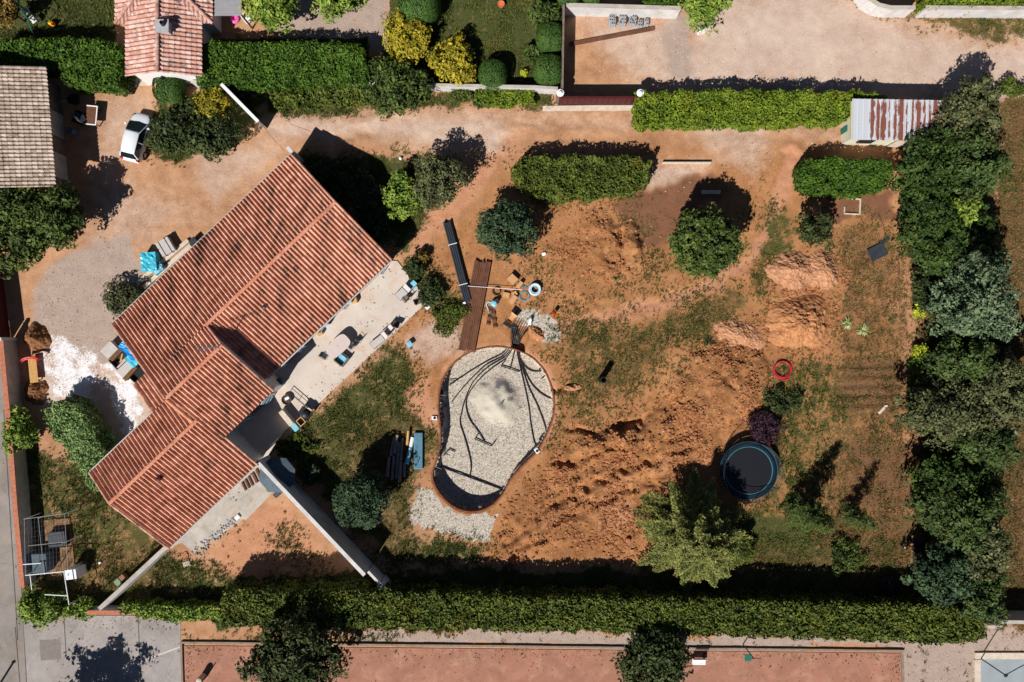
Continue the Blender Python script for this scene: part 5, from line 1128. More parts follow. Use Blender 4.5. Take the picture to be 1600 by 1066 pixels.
def pipe(label, pts, r=.05, z=None, end=None):
    c = catmull(pts, 6); m_ = len(c); zs = []
    for i, (x, y) in enumerate(c):
        d = sdf(np.array([x]), np.array([y]), POOL)[0]; lo = -.42 if d > 8 else ZF; zs.append(lo if d < -10 or d > 8 else ZF + (lo - ZF) * (d + 10) / 18)
    if z: zs = [z] * m_
    zs = list(np.convolve(np.pad(zs, 4, mode='edge'), np.ones(9) / 9, mode='valid'))
    if end is not None:
        for i in range(5): zs[-1 - i] = max(zs[-1 - i], end * (1 - i / 5) + zs[-1 - i] * i / 5)
    P = pz(c, zs); o = MB().tube(P, r, 7).build('pool_pipe', M['hose'])
    return tag(o, label, 'pipe', 'black pipes fanning out over the pool floor')
st0 = (806, 512)
fan = [
 ('pipe fanning to the left rim of the pool, uppermost', [(802, 514), (796, 536), (785, 552), (762, 564), (735, 580), (714, 594), (702, 602)]),
 ('pipe running left to the small soil slump at the pool edge', [(803, 514), (798, 538), (786, 556), (760, 570), (738, 590), (720, 610), (706, 628)]),
 ('pipe curving far down to the long crossbar at the shallow end', [(804, 514), (800, 540), (788, 558), (762, 574), (740, 596), (728, 620), (721, 645), (719, 662), (726, 684), (733, 710), (736, 728), (734, 744)]),
 ('pipe curving down to the lower black bracket', [(805, 514), (802, 540), (790, 560), (768, 576), (748, 594), (733, 614), (728, 632), (733, 654), (744, 670), (752, 682), (757, 690)]),
 ('short straight pipe dropping to the upper black bracket', [(806, 514), (805, 540), (801, 560), (797, 576)]),
 ('pipe ending at the right rim stub, uppermost', [(808, 514), (808, 545), (813, 562), (822, 574), (832, 580), (846, 580)]),
 ('pipe sweeping to the trench on the right rim', [(809, 514), (808, 545), (816, 570), (828, 596), (842, 612), (856, 621), (866, 624)]),
 ('pipe running down to the white skimmer at the right rim', [(807, 514), (807, 545), (813, 575), (820, 605), (826, 635), (829, 660), (834, 688), (838, 697)]),
 ('pipe running down to the right rim beside the skimmer pipe', [(810, 514), (809, 545), (816, 575), (826, 605), (838, 630), (848, 655), (854, 676)]),
]
for lb, pts in fan: pipe('black ' + lb, pts, .045)
for i, dx in enumerate((-12, -8, -4, 0, 4, 8, 12, 15)):
    pts = [(806 + dx * .25, 540), (806 + dx * .6, 528), (811 + dx * .95, 515), (818 + dx * .9, 502 + dx * .4)]
    o = MB().tube([(*U(x, y, z), z) for (x, y), z in zip(catmull(pts, 5), np.linspace(-.42, .12, 16))], .034, 7).build('pipe_bundle', M['hose'])
    tag(o, 'black supply pipe in the bundle rising from the trench at the pool head', 'pipe', 'bundled pipes in the trench')
def bar(label, segs, r=.045, z=ZF + .02, name='pool_pipe'):
    b = MB()
    for s_ in segs: b.tube([(*U(x, y, z), z) for x, y in s_], r, 7)
    return tag(b.build(name, M['hose']), label, 'pipe')
bar('upper black pipe bracket with two short legs on the pool floor', [[(783, 572), (811, 581)], [(783, 572), (789, 564)], [(811, 581), (817, 571)]])
bar('lower black pipe bracket with two short legs on the pool floor', [[(742, 686), (768, 697)], [(742, 686), (748, 677)], [(768, 697), (775, 688)]])
bar('long black crossbar pipe over the shallow end of the pool', [[(688, 729), (785, 765)]], .06)
bar('small black stub pipe at the left rim of the pool', [[(702, 675 + 27), (711, 706)], [(702, 702), (692, 713)]])
bar('small black stub pipe at the right rim, upper', [[(842, 578), (850, 572)], [(846, 592), (854, 585)]])
bar('small black stub pipe at the upper left rim of the pool', [[(702, 594), (715, 594)]], .03)
b = MB(); b.tube([(*U(683, 617, -.1), -.1), (*U(697, 618, -.1), -.1)], .025); tag(b.build('thin_pipe', M['steel']), 'thin pale pipe stub at the left rim beside the slump', 'pipe')
b = MB(); b.tube([(*U(678, 729, .0), .0), (*U(690, 733, -.1), -.1)], .025); tag(b.build('thin_pipe', M['steel']), 'thin pale pipe stub at the left end of the crossbar', 'pipe')
for lb, x, y, a in (('white skimmer box at the left rim of the pool', 679, 653, .0), ('white skimmer box at the right rim of the pool', 839, 704, -.9)):
    o = T('skimmer', lb, 'skimmer', x, y, a)
    q = MB(); q.rbox((0, 0, -.12), (.46, .34, .5), 0, .04); q.build('skimmer_body', M['white'], o)
    MB().lathe((.02, 0, .125), [(.12, 0), (.12, .02), (.07, .022), (.07, .01)], 18).build('skimmer_lid', M['black'], o)
b = MB(); b.tube([(*U(779, 635, -.8), -.85), (*U(786, 628, -.6), -.6)], .05); tag(b.build('short_pipe', M['hose']), 'short dark pipe stub on the heap of gravel in the pool', 'pipe')

# --- building gear above the pool
o = T('deck_board_stack', 'long stack of brown decking boards above the pool', 'boards', 742, 478, ang(731, 545, 757, 405))
q = MB()
for i in range(9):
    for zz in range(2): q.box((random.uniform(-.12, .12), -.6 + i * .15, .1 + zz * .09), (7.4, .135, .07), random.uniform(-.008, .008))
q.build('boards', M['deck'], o)
q = MB()
for xx in (-2.8, 0, 2.8): q.box((xx, 0, .02), (.1, 1.4, .08))
q.build('bearer', M['wood'], o)
o = T('profile_bundle', 'long bundle of dark slate profiles pointing to the track', 'profiles', 715, 410, ang(733, 473, 700, 348))
q = MB()
for i in range(4):
    q.box((random.uniform(-.1, .1), -.24 + i * .16, .16), (6.7, .15, .3)); q.box((random.uniform(-.05, .05), -.24 + i * .16, .33), (6.5, .05, .05))
q.build('profiles', M['slate'], o)
for xx in (-1.9, 1.5): MB().box((xx, 0, .2), (.05, .72, .36)).build('strap', M['white'], o)
MB().rbox((-3.4, .3, .2), (.2, .25, .3), 0, .03).build('end_cap', M['white'], o)
b = MB(); b.tube([(*U(731, 447, .3), .3), (*U(816, 453, .3), .3)], .024); tag(b.build('pole', M['white']), 'thin white pole resting between profile bundle and cartons', 'pole')
boxes = [('cardboard box', 'tallest cardboard box of the cluster, furthest up the picture', 801, 436, .7, .62, .42, .5, -.75), ('', 'narrow cardboard box between tallest box and white blue coil', 812, 445, .62, .32, .38, .5, .9),
         ('', 'open cardboard box lying beside the engine pump', 791, 461, .55, .4, .2, .2, -.2), ('', 'cardboard box nearest the gravel apron of the pool', 802, 468, .72, .42, .4, .4, .95), ('', 'small brown cardboard box in the middle of the cluster', 804, 459, .4, .36, .3, .3, .5)]
for i, (_, lb, x, y, L_, W_, Hh, tp, a) in enumerate(boxes):
    o = T('cardboard_box', lb, 'box', x, y, a, 'cardboard boxes above the pool', top=tp)
    MB().box((0, 0, Hh / 2), (L_, W_, Hh)).build('box_body', M['cardboard'], o)
    MB().box((0, 0, Hh + .004), (L_ * .98, .06, .008)).build('tape', M['palewood'], o)
o = T('hose_coil', 'white and pale blue flat hose coil standing out beside the cartons', 'hose', 836, 452, top=.25)
q = MB()
for i in range(5): q.torus((0, 0, .06 + .07 * i), .44 + .03 * (i % 2), .055, 36)
for i in range(3): q.torus((0, 0, .3 + .01 * i), .32 + .06 * i, .04, 36)
q.build('coil', M['ringwhite'], o); MB().torus((0, 0, .05), .29, .03, 30).build('inner_turn', M['bluehose'], o)
q = MB(); q.torus((0, 0, .04), .40, .022, 32); q.torus((.03, .02, .07), .36, .02, 32); q.tube([(.1, .4, .05), (.25, .75, .05), (-.1, .85, .06), (-.3, .7, .05)], .03)
single(q, 'garden_hose', M['bluehose'], 'thin pale blue hose loop on the soil below the white coil', 'hose', 819, 463)
q = MB(); q.torus((0, 0, .05), .32, .03, 28); q.torus((.02, .01, .1), .3, .03, 28)
single(q, 'cable_coil', M['black'], 'dark cable ring lying right of the decking boards', 'cable', 776, 455)
o = T('pump', 'blue grey engine pump with round top and pale suction hose', 'pump', 772, 474, .5, top=.4)
MB().lathe((0, 0, .05), [(.26, 0), (.3, .1), (.28, .3), (.18, .42), (.08, .45)], 18).build('housing', M['bluepale'], o)
MB().rbox((.3, .1, .22), (.35, .3, .35), 0, .04).build('motor', M['darksteel'], o)
MB().tube([(*p, .06) for p in catmull([(-.2, .15), (-.35, .35), (-.6, .25), (-.65, -.1), (-.75, -.5)], 5)], .04).build('suction_hose', M['ringwhite'], o)
for x, y, a, lb in ((765, 494, 1.4, 'rusty brown wavy tile sheet nearest the decking boards'), (772, 498, 1.7, 'rusty brown wavy tile sheet beside its twin, right of it')):
    q = MB(); N_ = 18
    vs = [(-.75 + 1.5 * i / N_, s_ * .16, .1 + .06 * math.sin(i * 1.0)) for i in range(N_ + 1) for s_ in (-1, 1)] + [(-.75 + 1.5 * i / N_, s_ * .16, .05 + .06 * math.sin(i * 1.0)) for i in range(N_ + 1) for s_ in (-1, 1)]
    m_ = 2 * (N_ + 1); fs = []
    for i in range(N_): fs += [(2 * i, 2 * i + 2, 2 * i + 3, 2 * i + 1), (m_ + 2 * i, m_ + 2 * i + 1, m_ + 2 * i + 3, m_ + 2 * i + 2), (2 * i, m_ + 2 * i, m_ + 2 * i + 2, 2 * i + 2), (2 * i + 1, 2 * i + 3, m_ + 2 * i + 3, m_ + 2 * i + 1)]
    q.add(vs, fs); single(q, 'wavy_sheet', M['deck'], lb, 'sheet', x, y, a, group='wavy brown sheets')
o = T('wheelbarrow', 'wheelbarrow with cardboard brown tray at the head of the pipe trench', 'wheelbarrow', 799, 498, .9, top=.4)
q = MB(); q.add([(-.45, -.3, .6), (.45, -.36, .62), (.45, .36, .62), (-.45, .3, .6), (-.25, -.18, .3), (.3, -.2, .3), (.3, .2, .3), (-.25, .18, .3)], [(4, 5, 6, 7), (0, 4, 7, 3), (1, 2, 6, 5), (0, 1, 5, 4), (3, 7, 6, 2)]); q.build('tray', M['cardboard'], o)
MB().tube([(.62, -.06, .2), (.62, .06, .2)], .2, 16).build('wheel', M['rubber'], o)
q = MB()
for s_ in (-1, 1): q.tube([(.6, s_ * .08, .22), (.1, s_ * .22, .28), (-.95, s_ * .3, .55)], .025); q.tube([(-.3, s_ * .24, .3), (-.35, s_ * .26, 0)], .022)
q.build('frame', M['darksteel'], o)
q = MB()
for i in range(4): q.box((0, -.18 + i * .13, .05), (1.25, .07, .07))
single(q, 'profile_offcut', M['darksteel'], 'short dark profile offcuts beside the wheelbarrow, left of the trench', 'profiles', 798, 509, ang(788, 504, 806, 515))
q = MB(); q.rbox((0, 0, .2), (.26, .5, .4), 0, .03); q.lathe((0, .3, .2), [(.05, 0), (.05, .2)], 10)
single(q, 'canister', M['white'], 'white canister standing on the gravel right of the pipe bundle', 'canister', 828, 503, -.2, top=.3)
o = T('power_auger', 'small red petrol tool on spidery black legs right of the pool apron', 'machine', 866, 490, top=.5)
MB().lathe((0, 0, .45), [(.1, 0), (.16, .05), (.16, .2), (.08, .28)], 14).build('engine', M['red'], o)
q = MB()
for a in (.3, 1.8, 3.2, 4.7): q.tube([(.05 * math.cos(a), .05 * math.sin(a), .5), (.35 * math.cos(a), .35 * math.sin(a), .03)], .025)
q.build('leg', M['black'], o); MB().tube([(.1, 0, .55), (.35, .1, .6), (.45, .02, .55)], .03).build('handle', M['yellow'], o)
o = T('drum_pipe', 'black upright corrugated drain pipe casting a long shadow right of the pool', 'pipe', 943, 594, top=1.4)
pr = []
for i in range(24): pr.append((.23 + .02 * (i % 2), i * 1.45 / 23))
pr += [(.18, 1.45), (.18, .2)]
MB().lathe((0, 0, 0), pr, 22).build('tube', M['black'], o); MB().lathe((0, 0, -.01), [(.3, 0), (.3, .05)], 22).build('foot_ring', M['black'], o)
q = MB(); q.torus((0, 0, .05), .72, .032, 44); q.torus((.05, .03, .12), .69, .032, 44); q.torus((-.03, .06, .18), .66, .032, 44); q.tube([(*p, .06) for p in catmull([(.7, .1), (.82, .45), (.78, .75)], 6)], .032); q.tube([(*p, .05) for p in catmull([(-.2, -.7), (.1, -.82), (.5, -.74), (.6, -.55)], 6)], .032)
single(q, 'pipe_coil', M['redhose'], 'red ribbed cable pipe coil lying in the grass above the trampoline', 'pipe', 1222, 578)
# posts and blue sheets
lg = None; i = 0
rows = [(614, 687, 622, 717), (620, 692, 627, 712), (625, 692, 628, 712), (612, 715, 607, 747), (617, 713, 614, 750), (622, 716, 620, 748), (627, 722, 625, 752), (632, 722, 632, 746), (621, 681, 618, 710)]
for i, (xa, ya, xb, yb) in enumerate([(617, 682, 611, 712), (622, 679, 617, 708), (624, 690, 622, 714), (629, 685, 627, 719), (609, 713, 606, 744), (616, 711, 613, 749), (622, 715, 620, 748), (627, 720, 625, 752), (632, 723, 632, 745)]):
    L_ = math.hypot(xb - xa, yb - ya) / S; a = ang(xb, yb, xa, ya); zz = .12 + .13 * (i % 3 == 1)
    if lg is None:
        lg = MB().tube([(-1, 0, 0), (0, 0.01, 0), (1, 0, 0)], [.125, .13, .12], 12).build('fence_post', M['log'], None, (*U((xa + xb) / 2, (ya + yb) / 2), zz), a); lg.scale = (L_ / 2, 1, 1)
        tag(lg, 'grey round wooden post in the pile beside the round dark tree', 'post', 'grey posts in the pile')
    else:
        c = lg.copy(); COL.objects.link(c); c.location = (*U((xa + xb) / 2, (ya + yb) / 2), zz); c.rotation_euler = (0, 0, a); c.scale = (L_ / 2, 1, 1)
single(MB().tube([(-.6, 0, .3), (.6, 0, .3)], .11, 12), 'tube_roll', M['palewood'], 'ochre tube on top of the grey post pile', 'tube', 638, 684, ang(636, 696, 638, 673))
o = T('film_roll', 'white and blue wrapped roll between grey posts and blue sheets', 'roll', 641, 704, ang(635, 726, 645, 683))
MB().tube([(.1, 0, .18), (1.15, .02, .2)], .16, 12).build('white_wrap', M['white'], o); MB().tube([(-1.1, 0, .18), (.12, 0, .18)], .17, 12).build('blue_wrap', M['bluepale'], o)
o = T('sheet_stack', 'stack of translucent blue grey ribbed sheets beside the wrapped roll', 'sheets', 654, 705, ang(655, 733, 655, 676), top=.2)
q = MB()
for i in range(3): q.box((.02 * i, .01 * i, .1 + .06 * i), (3.0 - .05 * i, .72, .045))
for i in range(7): q.tube([(-1.45, -.3 + .1 * i, .27), (1.45, -.3 + .1 * i, .27)], .022, 5)
q.build('sheets', mat('ribbed_sheet', srgb(105, 150, 170), .35, .2, 3, spec=.5), o)
q = MB()
for x_ in (-1, 0, 1): q.box((x_, 0, .035), (.1, .8, .08))
q.build('bearer', M['wood'], o)

# --- terrace
TZ = .10
o = T('dining_table', 'oval pinkish garden table on the terrace with a parasol hole', 'table', 528, 541, ang(510, 556, 545, 524), z=TZ, top=.85)
pts = [(1.05 * math.copysign(abs(math.cos(t)) ** .55, math.cos(t)), .62 * math.copysign(abs(math.sin(t)) ** .55, math.sin(t))) for t in np.linspace(0, 2 * math.pi, 40, endpoint=False)]
MB().prism(pts, .70, .74).build('tabletop', mat('table_top', srgb(205, 188, 182), .5, .06, 2), o)
MB().lathe((0, 0, .735), [(.03, 0), (.03, .012)], 10).build('parasol_hole', M['black'], o)
for sx in (-1, 1):
    for sy in (-1, 1): MB().box((sx * .8, sy * .42, .35), (.06, .06, .70)).build('leg', M['white'], o)
def chair(name, label, m, ms, px, py, rz, grp, top=.5):
    c = T(name, label, 'chair', px, py, rz, grp, z=TZ, top=top)
    MB().rbox((0, 0, .43), (.46, .46, .05), 0, .02).build('seat', ms, c)
    q = MB(); q.rbox((-.24, 0, .68), (.05, .46, .48), 0, .02, ry=-.15); q.build('backrest', ms, c)
    for sx in (-1, 1):
        for sy in (-1, 1): MB().tube([(sx * .2, sy * .2, .42), (sx * .23, sy * .22, 0)], .016).build('leg', m, c)
    for sy in (-1, 1): MB().tube([(-.24, sy * .25, .62), (.2, sy * .25, .62), (.22, sy * .24, .42)], .018).build('armrest', m, c)
    return c
c0 = chair('garden_chair', 'dark chair at the lower right of the oval table', M['darksteel'], M['darksteel'], 548, 540, 2.5, 'dark terrace chairs')
dup(c0, (*U(556, 535, .5), TZ), 2.3, 'dark chair furthest right of the oval table').rotation_euler.z = 2.3
dup(c0, (*U(507, 556, .5), TZ), -.6, 'dark chair at the left end of the oval table, half in house shadow')
o = T('armchair', 'boxy grey rattan armchair with a blue grey cushion near the oval table', 'armchair', 534, 561, ang(534, 570, 552, 548), z=TZ, top=.5)
MB().rbox((0, 0, .2), (.95, .9, .36), 0, .05).build('seat', M['cover'], o); MB().rbox((0, 0, .42), (.66, .66, .1), 0, .04).build('cushion', M['bluepale'], o)
for sy in (-1, 1): MB().rbox((0, sy * .42, .38), (.95, .12, .4), 0, .03).build('armrest', M['cover'], o)
MB().rbox((-.42, 0, .48), (.12, .72, .6), 0, .03).build('backrest', M['cover'], o)
def lounger(label, px, py, rz, L_=1.7, W_=.6, back=.55):
    o = T('sun_lounger', label, 'lounger', px, py, rz, 'metal loungers on the terrace', z=TZ, top=.4)
    q = MB()
    for s_ in (-1, 1): q.tube([(-L_ / 2, s_ * W_ / 2, .36), (L_ / 2 - back, s_ * W_ / 2, .36)], .02)
    q.tube([(-L_ / 2, -W_ / 2, .36), (-L_ / 2, W_ / 2, .36)], .02); q.build('frame', M['darksteel'], o)
    MB().box((-back / 2, 0, .37), (L_ - back, W_ - .05, .02)).build('seat', M['cushion'], o)
    q = MB(); q.rbox((L_ / 2 - back / 2 - .03, 0, .55), (back, W_ - .02, .03), 0, .01, ry=-.85); q.build('backrest', M['cushion'], o)
    for sx in (-L_ / 2 + .1, L_ / 2 - back): 
        for s_ in (-1, 1): MB().tube([(sx, s_ * W_ / 2, .36), (sx + .04, s_ * W_ / 2, 0)], .02).build('leg', M['darksteel'], o)
    return o
lounger('pale metal lounger along the lawn edge of the terrace', 594, 531, ang(582, 540, 606, 521))
lounger('second pale lounger leaning behind the lawn edge one, nearer the middle of the terrace', 606, 516, ang(595, 523, 612, 508), 1.3, .45)
lounger('pale lounger standing near the outer corner of the terrace', 631, 456, ang(626, 462, 642, 446), 1.4, .7)
c1 = chair('garden_chair', 'brown wire chair near the lawn edge of the terrace, behind the lounger', M['wood'], M['cover'], 620, 507, 1.2, 'wire chairs on the terrace')
dup(c1, (*U(634, 467, .5), TZ), 2.2, 'wire chair below the corner lounger on the terrace')
dup(c1, (*U(653, 471, .5), TZ), .4, 'wire chair closest to the white end box of the terrace')
o = T('side_table', 'dark glass side table beside the corner lounger on the terrace', 'table', 644, 446, ang(640, 450, 650, 440), z=TZ, top=.5)
MB().rbox((0, 0, .46), (.8, .5, .04), 0, .01).build('tabletop', M['bluepale'], o)
q = MB()
for sx in (-1, 1):
    for sy in (-1, 1): q.tube([(sx * .38, sy * .22, .46), (sx * .38, sy * .22, 0)], .02)
q.tube([(-.4, -.25, .48), (.4, -.25, .48), (.4, .25, .48), (-.4, .25, .48), (-.4, -.25, .48)], .025); q.build('frame', M['black'], o)
single(MB().rbox((0, 0, .3), (.36, .3, .6), .7, .03), 'meter_box', M['white'], 'white box at the outer tip of the terrace', 'box', 668, 480, top=.5)
c2 = T('folding_stool', 'pale blue folding stool lying on the gravel bank below the terrace', 'stool', 640, 538, .6, top=.3)
MB().rbox((0, 0, .4), (.42, .42, .05), 0, .02).build('seat', M['bluepale'], c2)
for sx in (-1, 1):
    for sy in (-1, 1): MB().tube([(sx * .17, sy * .17, .4), (sx * .22, sy * .2, 0)], .02).build('leg', M['white'], c2)
single(MB().rbox((0, 0, .22), (.55, .5, .44), .2, .05), 'planter', M['palewood'], 'timber planter against the house front between the shutters', 'planter', 553, 469, z=TZ, top=.4)
single(MB().rbox((0, 0, .22), (.5, .42, .44), .5, .05), 'crate', M['palewood'], 'timber crate by the house front nearest the shaded end', 'crate', 499, 520, z=TZ, top=.4)
# kitchen corner
o = T('railing', 'thin dark railing between terrace and barbecue corner', 'railing', 464, 625, ang(450, 613, 478, 637), z=TZ, top=.8)
q = MB(); q.tube([(-1.0, 0, .5), (1.0, 0, .5)], .03); q.tube([(-1.0, 0, .25), (1.0, 0, .25)], .018); q.build('rail', M['black'], o)
for sx in (-1, 0, 1): MB().tube([(sx, 0, 0), (sx, 0, .5)], .025).build('post', M['black'], o)
o = T('barbecue', 'black barbecue with a domed lid at the terrace edge by the lawn', 'barbecue', 477, 645, -.6, z=TZ, top=.8)
MB().rbox((0, 0, .68), (1.0, .7, .12), 0, .04).build('table', M['black'], o)
MB().lathe((.1, -.1, .75), [(.3, 0), (.32, .06), (.28, .2), (.15, .3), (.02, .33)], 20).build('lid', M['darksteel'], o)
for sx in (-1, 1):
    for sy in (-1, 1): MB().tube([(sx * .4, sy * .28, .66), (sx * .42, sy * .3, 0)], .025).build('leg', M['black'], o)
o = T('camp_chair', 'pale wooden slatted chair frame left of the barbecue', 'chair', 468, 661, .75, z=TZ, top=.5)
q = MB()
for y_ in (-.28, .28): q.box((0, y_, .42), (.9, .06, .06))
for x_ in (-.42, -.1, .42): q.box((x_, 0, .43), (.06, .5, .05))
q.build('frame', M['palewood'], o)
for sx in (-1, 1):
    for sy in (-1, 1): MB().box((sx * .4, sy * .28, .2), (.06, .06, .42)).build('leg', M['palewood'], o)
single(MB().rbox((0, 0, .35), (1.5, .5, .7), ang(438, 642, 456, 664), .08), 'stone_counter', M['stonepale'], 'pale stone worktop sloping along the edge of the shaded patio', 'counter', 447, 653, z=TZ, top=.8)
single(MB().rbox((0, 0, .3), (.8, .5, .55), ang(438, 642, 456, 664), .06), 'sink_block', M['bluepale'], 'pale blue sink block at the lower end of the stone worktop', 'sink', 459, 667, z=TZ, top=.8)
o = T('fire_bowl', 'brown leafy fire bowl with a white plate near the house corner', 'bowl', 450, 624, z=TZ)
MB().lathe((0, 0, 0), [(.2, 0), (.36, .15), (.42, .3), (.38, .3), (.3, .2), (.05, .2)], 14).build('bowl', M['bark'], o); MB().box((.05, .1, .32), (.35, .22, .03), .5).build('plate', M['white'], o)
q = MB(); q.lathe((0, 0, 0), [(.16, 0), (.3, .2), (.36, .5), (.3, .75), (.2, .8), (.24, .86)], 18)
single(q, 'clay_jar', M['bluegrey'], 'large grey jar in the house shadow on the terrace', 'jar', 438, 597, z=TZ, top=.5, smooth=True)
# patio with stair boards
o = T('board_ladder', 'five brown boards laid like rungs on the patio by the white wall', 'boards', 393, 750, ang(375, 760, 408, 738), z=.08)
for i, (sx, w_) in enumerate(((-.75, .75), (-.4, .8), (-.05, .85), (.38, .9), (.8, 1.0))): MB().rbox((sx, -.1 + .03 * i, .06), (.17 + .05 * (i > 2), w_, .1), -.15, .015).build('board', M['deck'], o)
q = MB()
for i in range(6): q.torus((0, 0, .05 + .05 * i), .32 - .03 * (i % 2), .035, 26)
q.torus((.02, 0, .33), .2, .035, 22); q.torus((0, .03, .35), .11, .03, 18)
single(q, 'hose_reel', mat('yellow_green_hose', srgb(170, 150, 80), .5, .2, 4), 'yellowish garden hose coil on the patio beside the white wall', 'hose', 424, 762, z=.08)
single(MB().rbox((0, 0, .1), (.42, .34, .2), .8, .02), 'white_slab', M['white'], 'small white slab beside the patio corner', 'slab', 372, 808)
single(MB().rbox((0, 0, .3), (.5, .4, .6), .8, .02), 'dark_bin', M['darksteel'], 'dark bin at the end of the patio against the white wall', 'bin', 433, 772, top=.4)
o = T('parasol', 'wide blue grey parasol standing in the shade of the long white wall', 'parasol', 432, 743, .3, top=1.9)
n = 8; Rp = 1.5; q = MB(); vs = [(0, 0, 2.25)] + [(Rp * math.cos(2 * math.pi * k_ / n), Rp * math.sin(2 * math.pi * k_ / n), 1.75) for k_ in range(n)] + [(Rp * math.cos(2 * math.pi * k_ / n), Rp * math.sin(2 * math.pi * k_ / n), 1.6) for k_ in range(n)]
q.add(vs, [(0, 1 + k_, 1 + (k_ + 1) % n) for k_ in range(n)] + [(1 + k_, 9 + k_, 9 + (k_ + 1) % n, 1 + (k_ + 1) % n) for k_ in range(n)]); q.build('canopy', M['bluegrey'], o)
MB().tube([(0, 0, 0), (0, 0, 2.35)], .03).build('pole', M['steel'], o)
q = MB()
for k_ in range(n): q.tube([(0, 0, 2.2), (Rp * .97 * math.cos(2 * math.pi * k_ / n), Rp * .97 * math.sin(2 * math.pi * k_ / n), 1.73)], .012, 4)
q.build('rib', M['steel'], o)
# rubble row along the path
rs = np.random.default_rng(5); q = MB()
for i in range(170):
    t = rs.random(); x = 308 + 60 * t + rs.normal() * 3.2 * (1.6 - t); y = 862 - 52 * t + rs.normal() * 3.2 * (1.6 - t); s_ = rs.uniform(.04, .13)
    q.rbox((*U(x, y), s_ * .4), (s_ * 1.6, s_ * 1.2, s_), rs.random() * 3, .03, rs.normal() * .3, rs.normal() * .3)
tag(q.build('rubble', mat('grey_rubble', srgb(165, 160, 158), .9, .3, 5)), kind='stuff')
rs = np.random.default_rng(6)
for lb, nm, m_, x, y, d, a in (('flat terracotta paver on the weedy grass near the path end', 'paver', 'coping', 289, 867, (.5, .42, .08), .5), ('pale broken slab just below the terracotta paver', 'paver', 'stonepale', 292, 881, (.6, .42, .08), .3), ('white stone in the left lawn', 'stone', 'white', 157, 879, (.25, .2, .15), .2),
   ('white stone left of the small earth mound', 'stone', 'white', 850, 397, (.35, .28, .22), .4), ('white stone in the driveway gravel', 'stone', 'stonepale', 174, 454, (.5, .35, .15), -.4), ('small white ball in the shade of the house gable', 'ball', 'white', 626, 248, (.24, .24, .22), 0),
   ('pale boulder half buried in the dug earth near the big fir', 'stone', 'coping', 981, 843, (.4, .4, .3), .3)):
    single(MB().rbox((0, 0, d[2] / 2 - .01), d, 0, min(d) * .3), nm, M[m_], lb, nm, x, y, a, z=max(0, hgt(x, y)))
o = T('crate', 'green and grey weathered crate leaning by the left diagonal wall', 'crate', 187, 907, ang(180, 914, 196, 900), top=.4)
MB().rbox((0, 0, .2), (1.0, .55, .4), 0, .03).build('crate_body', M['wood'], o); MB().rbox((-.22, 0, .42), (.5, .5, .06), 0, .02).build('green_lid', mat('green_lid', srgb(120, 140, 110), .7, .2, 4), o)
# --- soil and rubble heaps lying on the ground
def soilmat(name, c1, c2, c3=None):
    m, n, l, b = nmat(name); tc = n.new('ShaderNodeTexCoord')
    a = n.new('ShaderNodeTexNoise'); a.inputs['Scale'].default_value = 3.5; a.inputs['Detail'].default_value = 9; a.inputs['Roughness'].default_value = .75; l.new(tc.outputs['Object'], a.inputs['Vector'])
    r = n.new('ShaderNodeValToRGB'); r.color_ramp.elements[0].position = .36; r.color_ramp.elements[1].position = .64; r.color_ramp.elements[0].color = c1; r.color_ramp.elements[1].color = c2
    l.new(a.outputs[0], r.inputs[0]); l.new(r.outputs[0], b.inputs['Base Color']); b.inputs['Roughness'].default_value = .95; b.inputs['Specular IOR Level'].default_value = .1
    bp = n.new('ShaderNodeBump'); bp.inputs['Strength'].default_value = .6; bp.inputs['Distance'].default_value = .06; f = n.new('ShaderNodeTexNoise'); f.inputs['Scale'].default_value = 16; f.inputs['Detail'].default_value = 5
    l.new(tc.outputs['Object'], f.inputs['Vector']); l.new(f.outputs[0], bp.inputs['Height']); l.new(bp.outputs[0], b.inputs['Normal']); return m
def heap(label, px, py, rx, ry, h, m, rot=0, seed=1, rough=.5, pw=.9, name='soil_heap'):
    x, y = U(px, py); R1, R2 = rx / S, ry / S; nr, na = 70, 200
    t = np.linspace(0, 1, nr)[:, None]; a = np.linspace(0, 2 * np.pi, na, endpoint=False)[None]
    edge = 1 + .3 * (fbm(np.cos(a) * 2 + seed * 9, np.sin(a) * 2, 1, seed, 3) - .5) * 2
    X = R1 * t * np.cos(a) * edge; Y = R2 * t * np.sin(a) * edge; c, s_ = math.cos(rot), math.sin(rot); X, Y = X * c - Y * s_, X * s_ + Y * c
    d = np.broadcast_to(t, X.shape); l1 = fbm(X + seed * 31, Y + 17, .9, seed + 40, 5)
    tp = np.clip((1 - d) * 5, 0, 1); Z = np.clip(1 - d ** 1.25, 0, None) ** (pw * 1.15) * h * (1 - rough + 2 * rough * l1) + tp * (.07 * h * (np.abs(fbm(X + 9, Y + seed, .7, seed + 3, 3) - .5) * -3 + .4) + .10 * (fbm(X + 50, Y, .5, seed, 3) - .5) + .10 * (vnoise(X + 20, Y, .12, seed + 8) - .5)) - .05 * (d > .99)
    ix = np.arange(nr * na).reshape(nr, na); F = np.stack([ix[:-1], ix[1:], np.roll(ix, -1, 1)[1:], np.roll(ix, -1, 1)[:-1]], -1).reshape(-1, 4)
    o = np_mesh(name, np.stack([X, Y, Z + .02], -1).reshape(-1, 3), F, m, smooth=True); o.location = (x, y, 0)
    tag(o, label, 'heap'); return o
SM = soilmat('ochre_soil', srgb(150, 98, 62), srgb(198, 144, 100)); SD = soilmat('brown_soil', srgb(92, 60, 38), srgb(160, 112, 76)); SR = soilmat('pink_rubble', srgb(150, 104, 74), srgb(202, 152, 116))
heap('pinkish rubble heap above the ochre soil heap', 1237, 423, 36, 30, .75, SR, .1, 3)
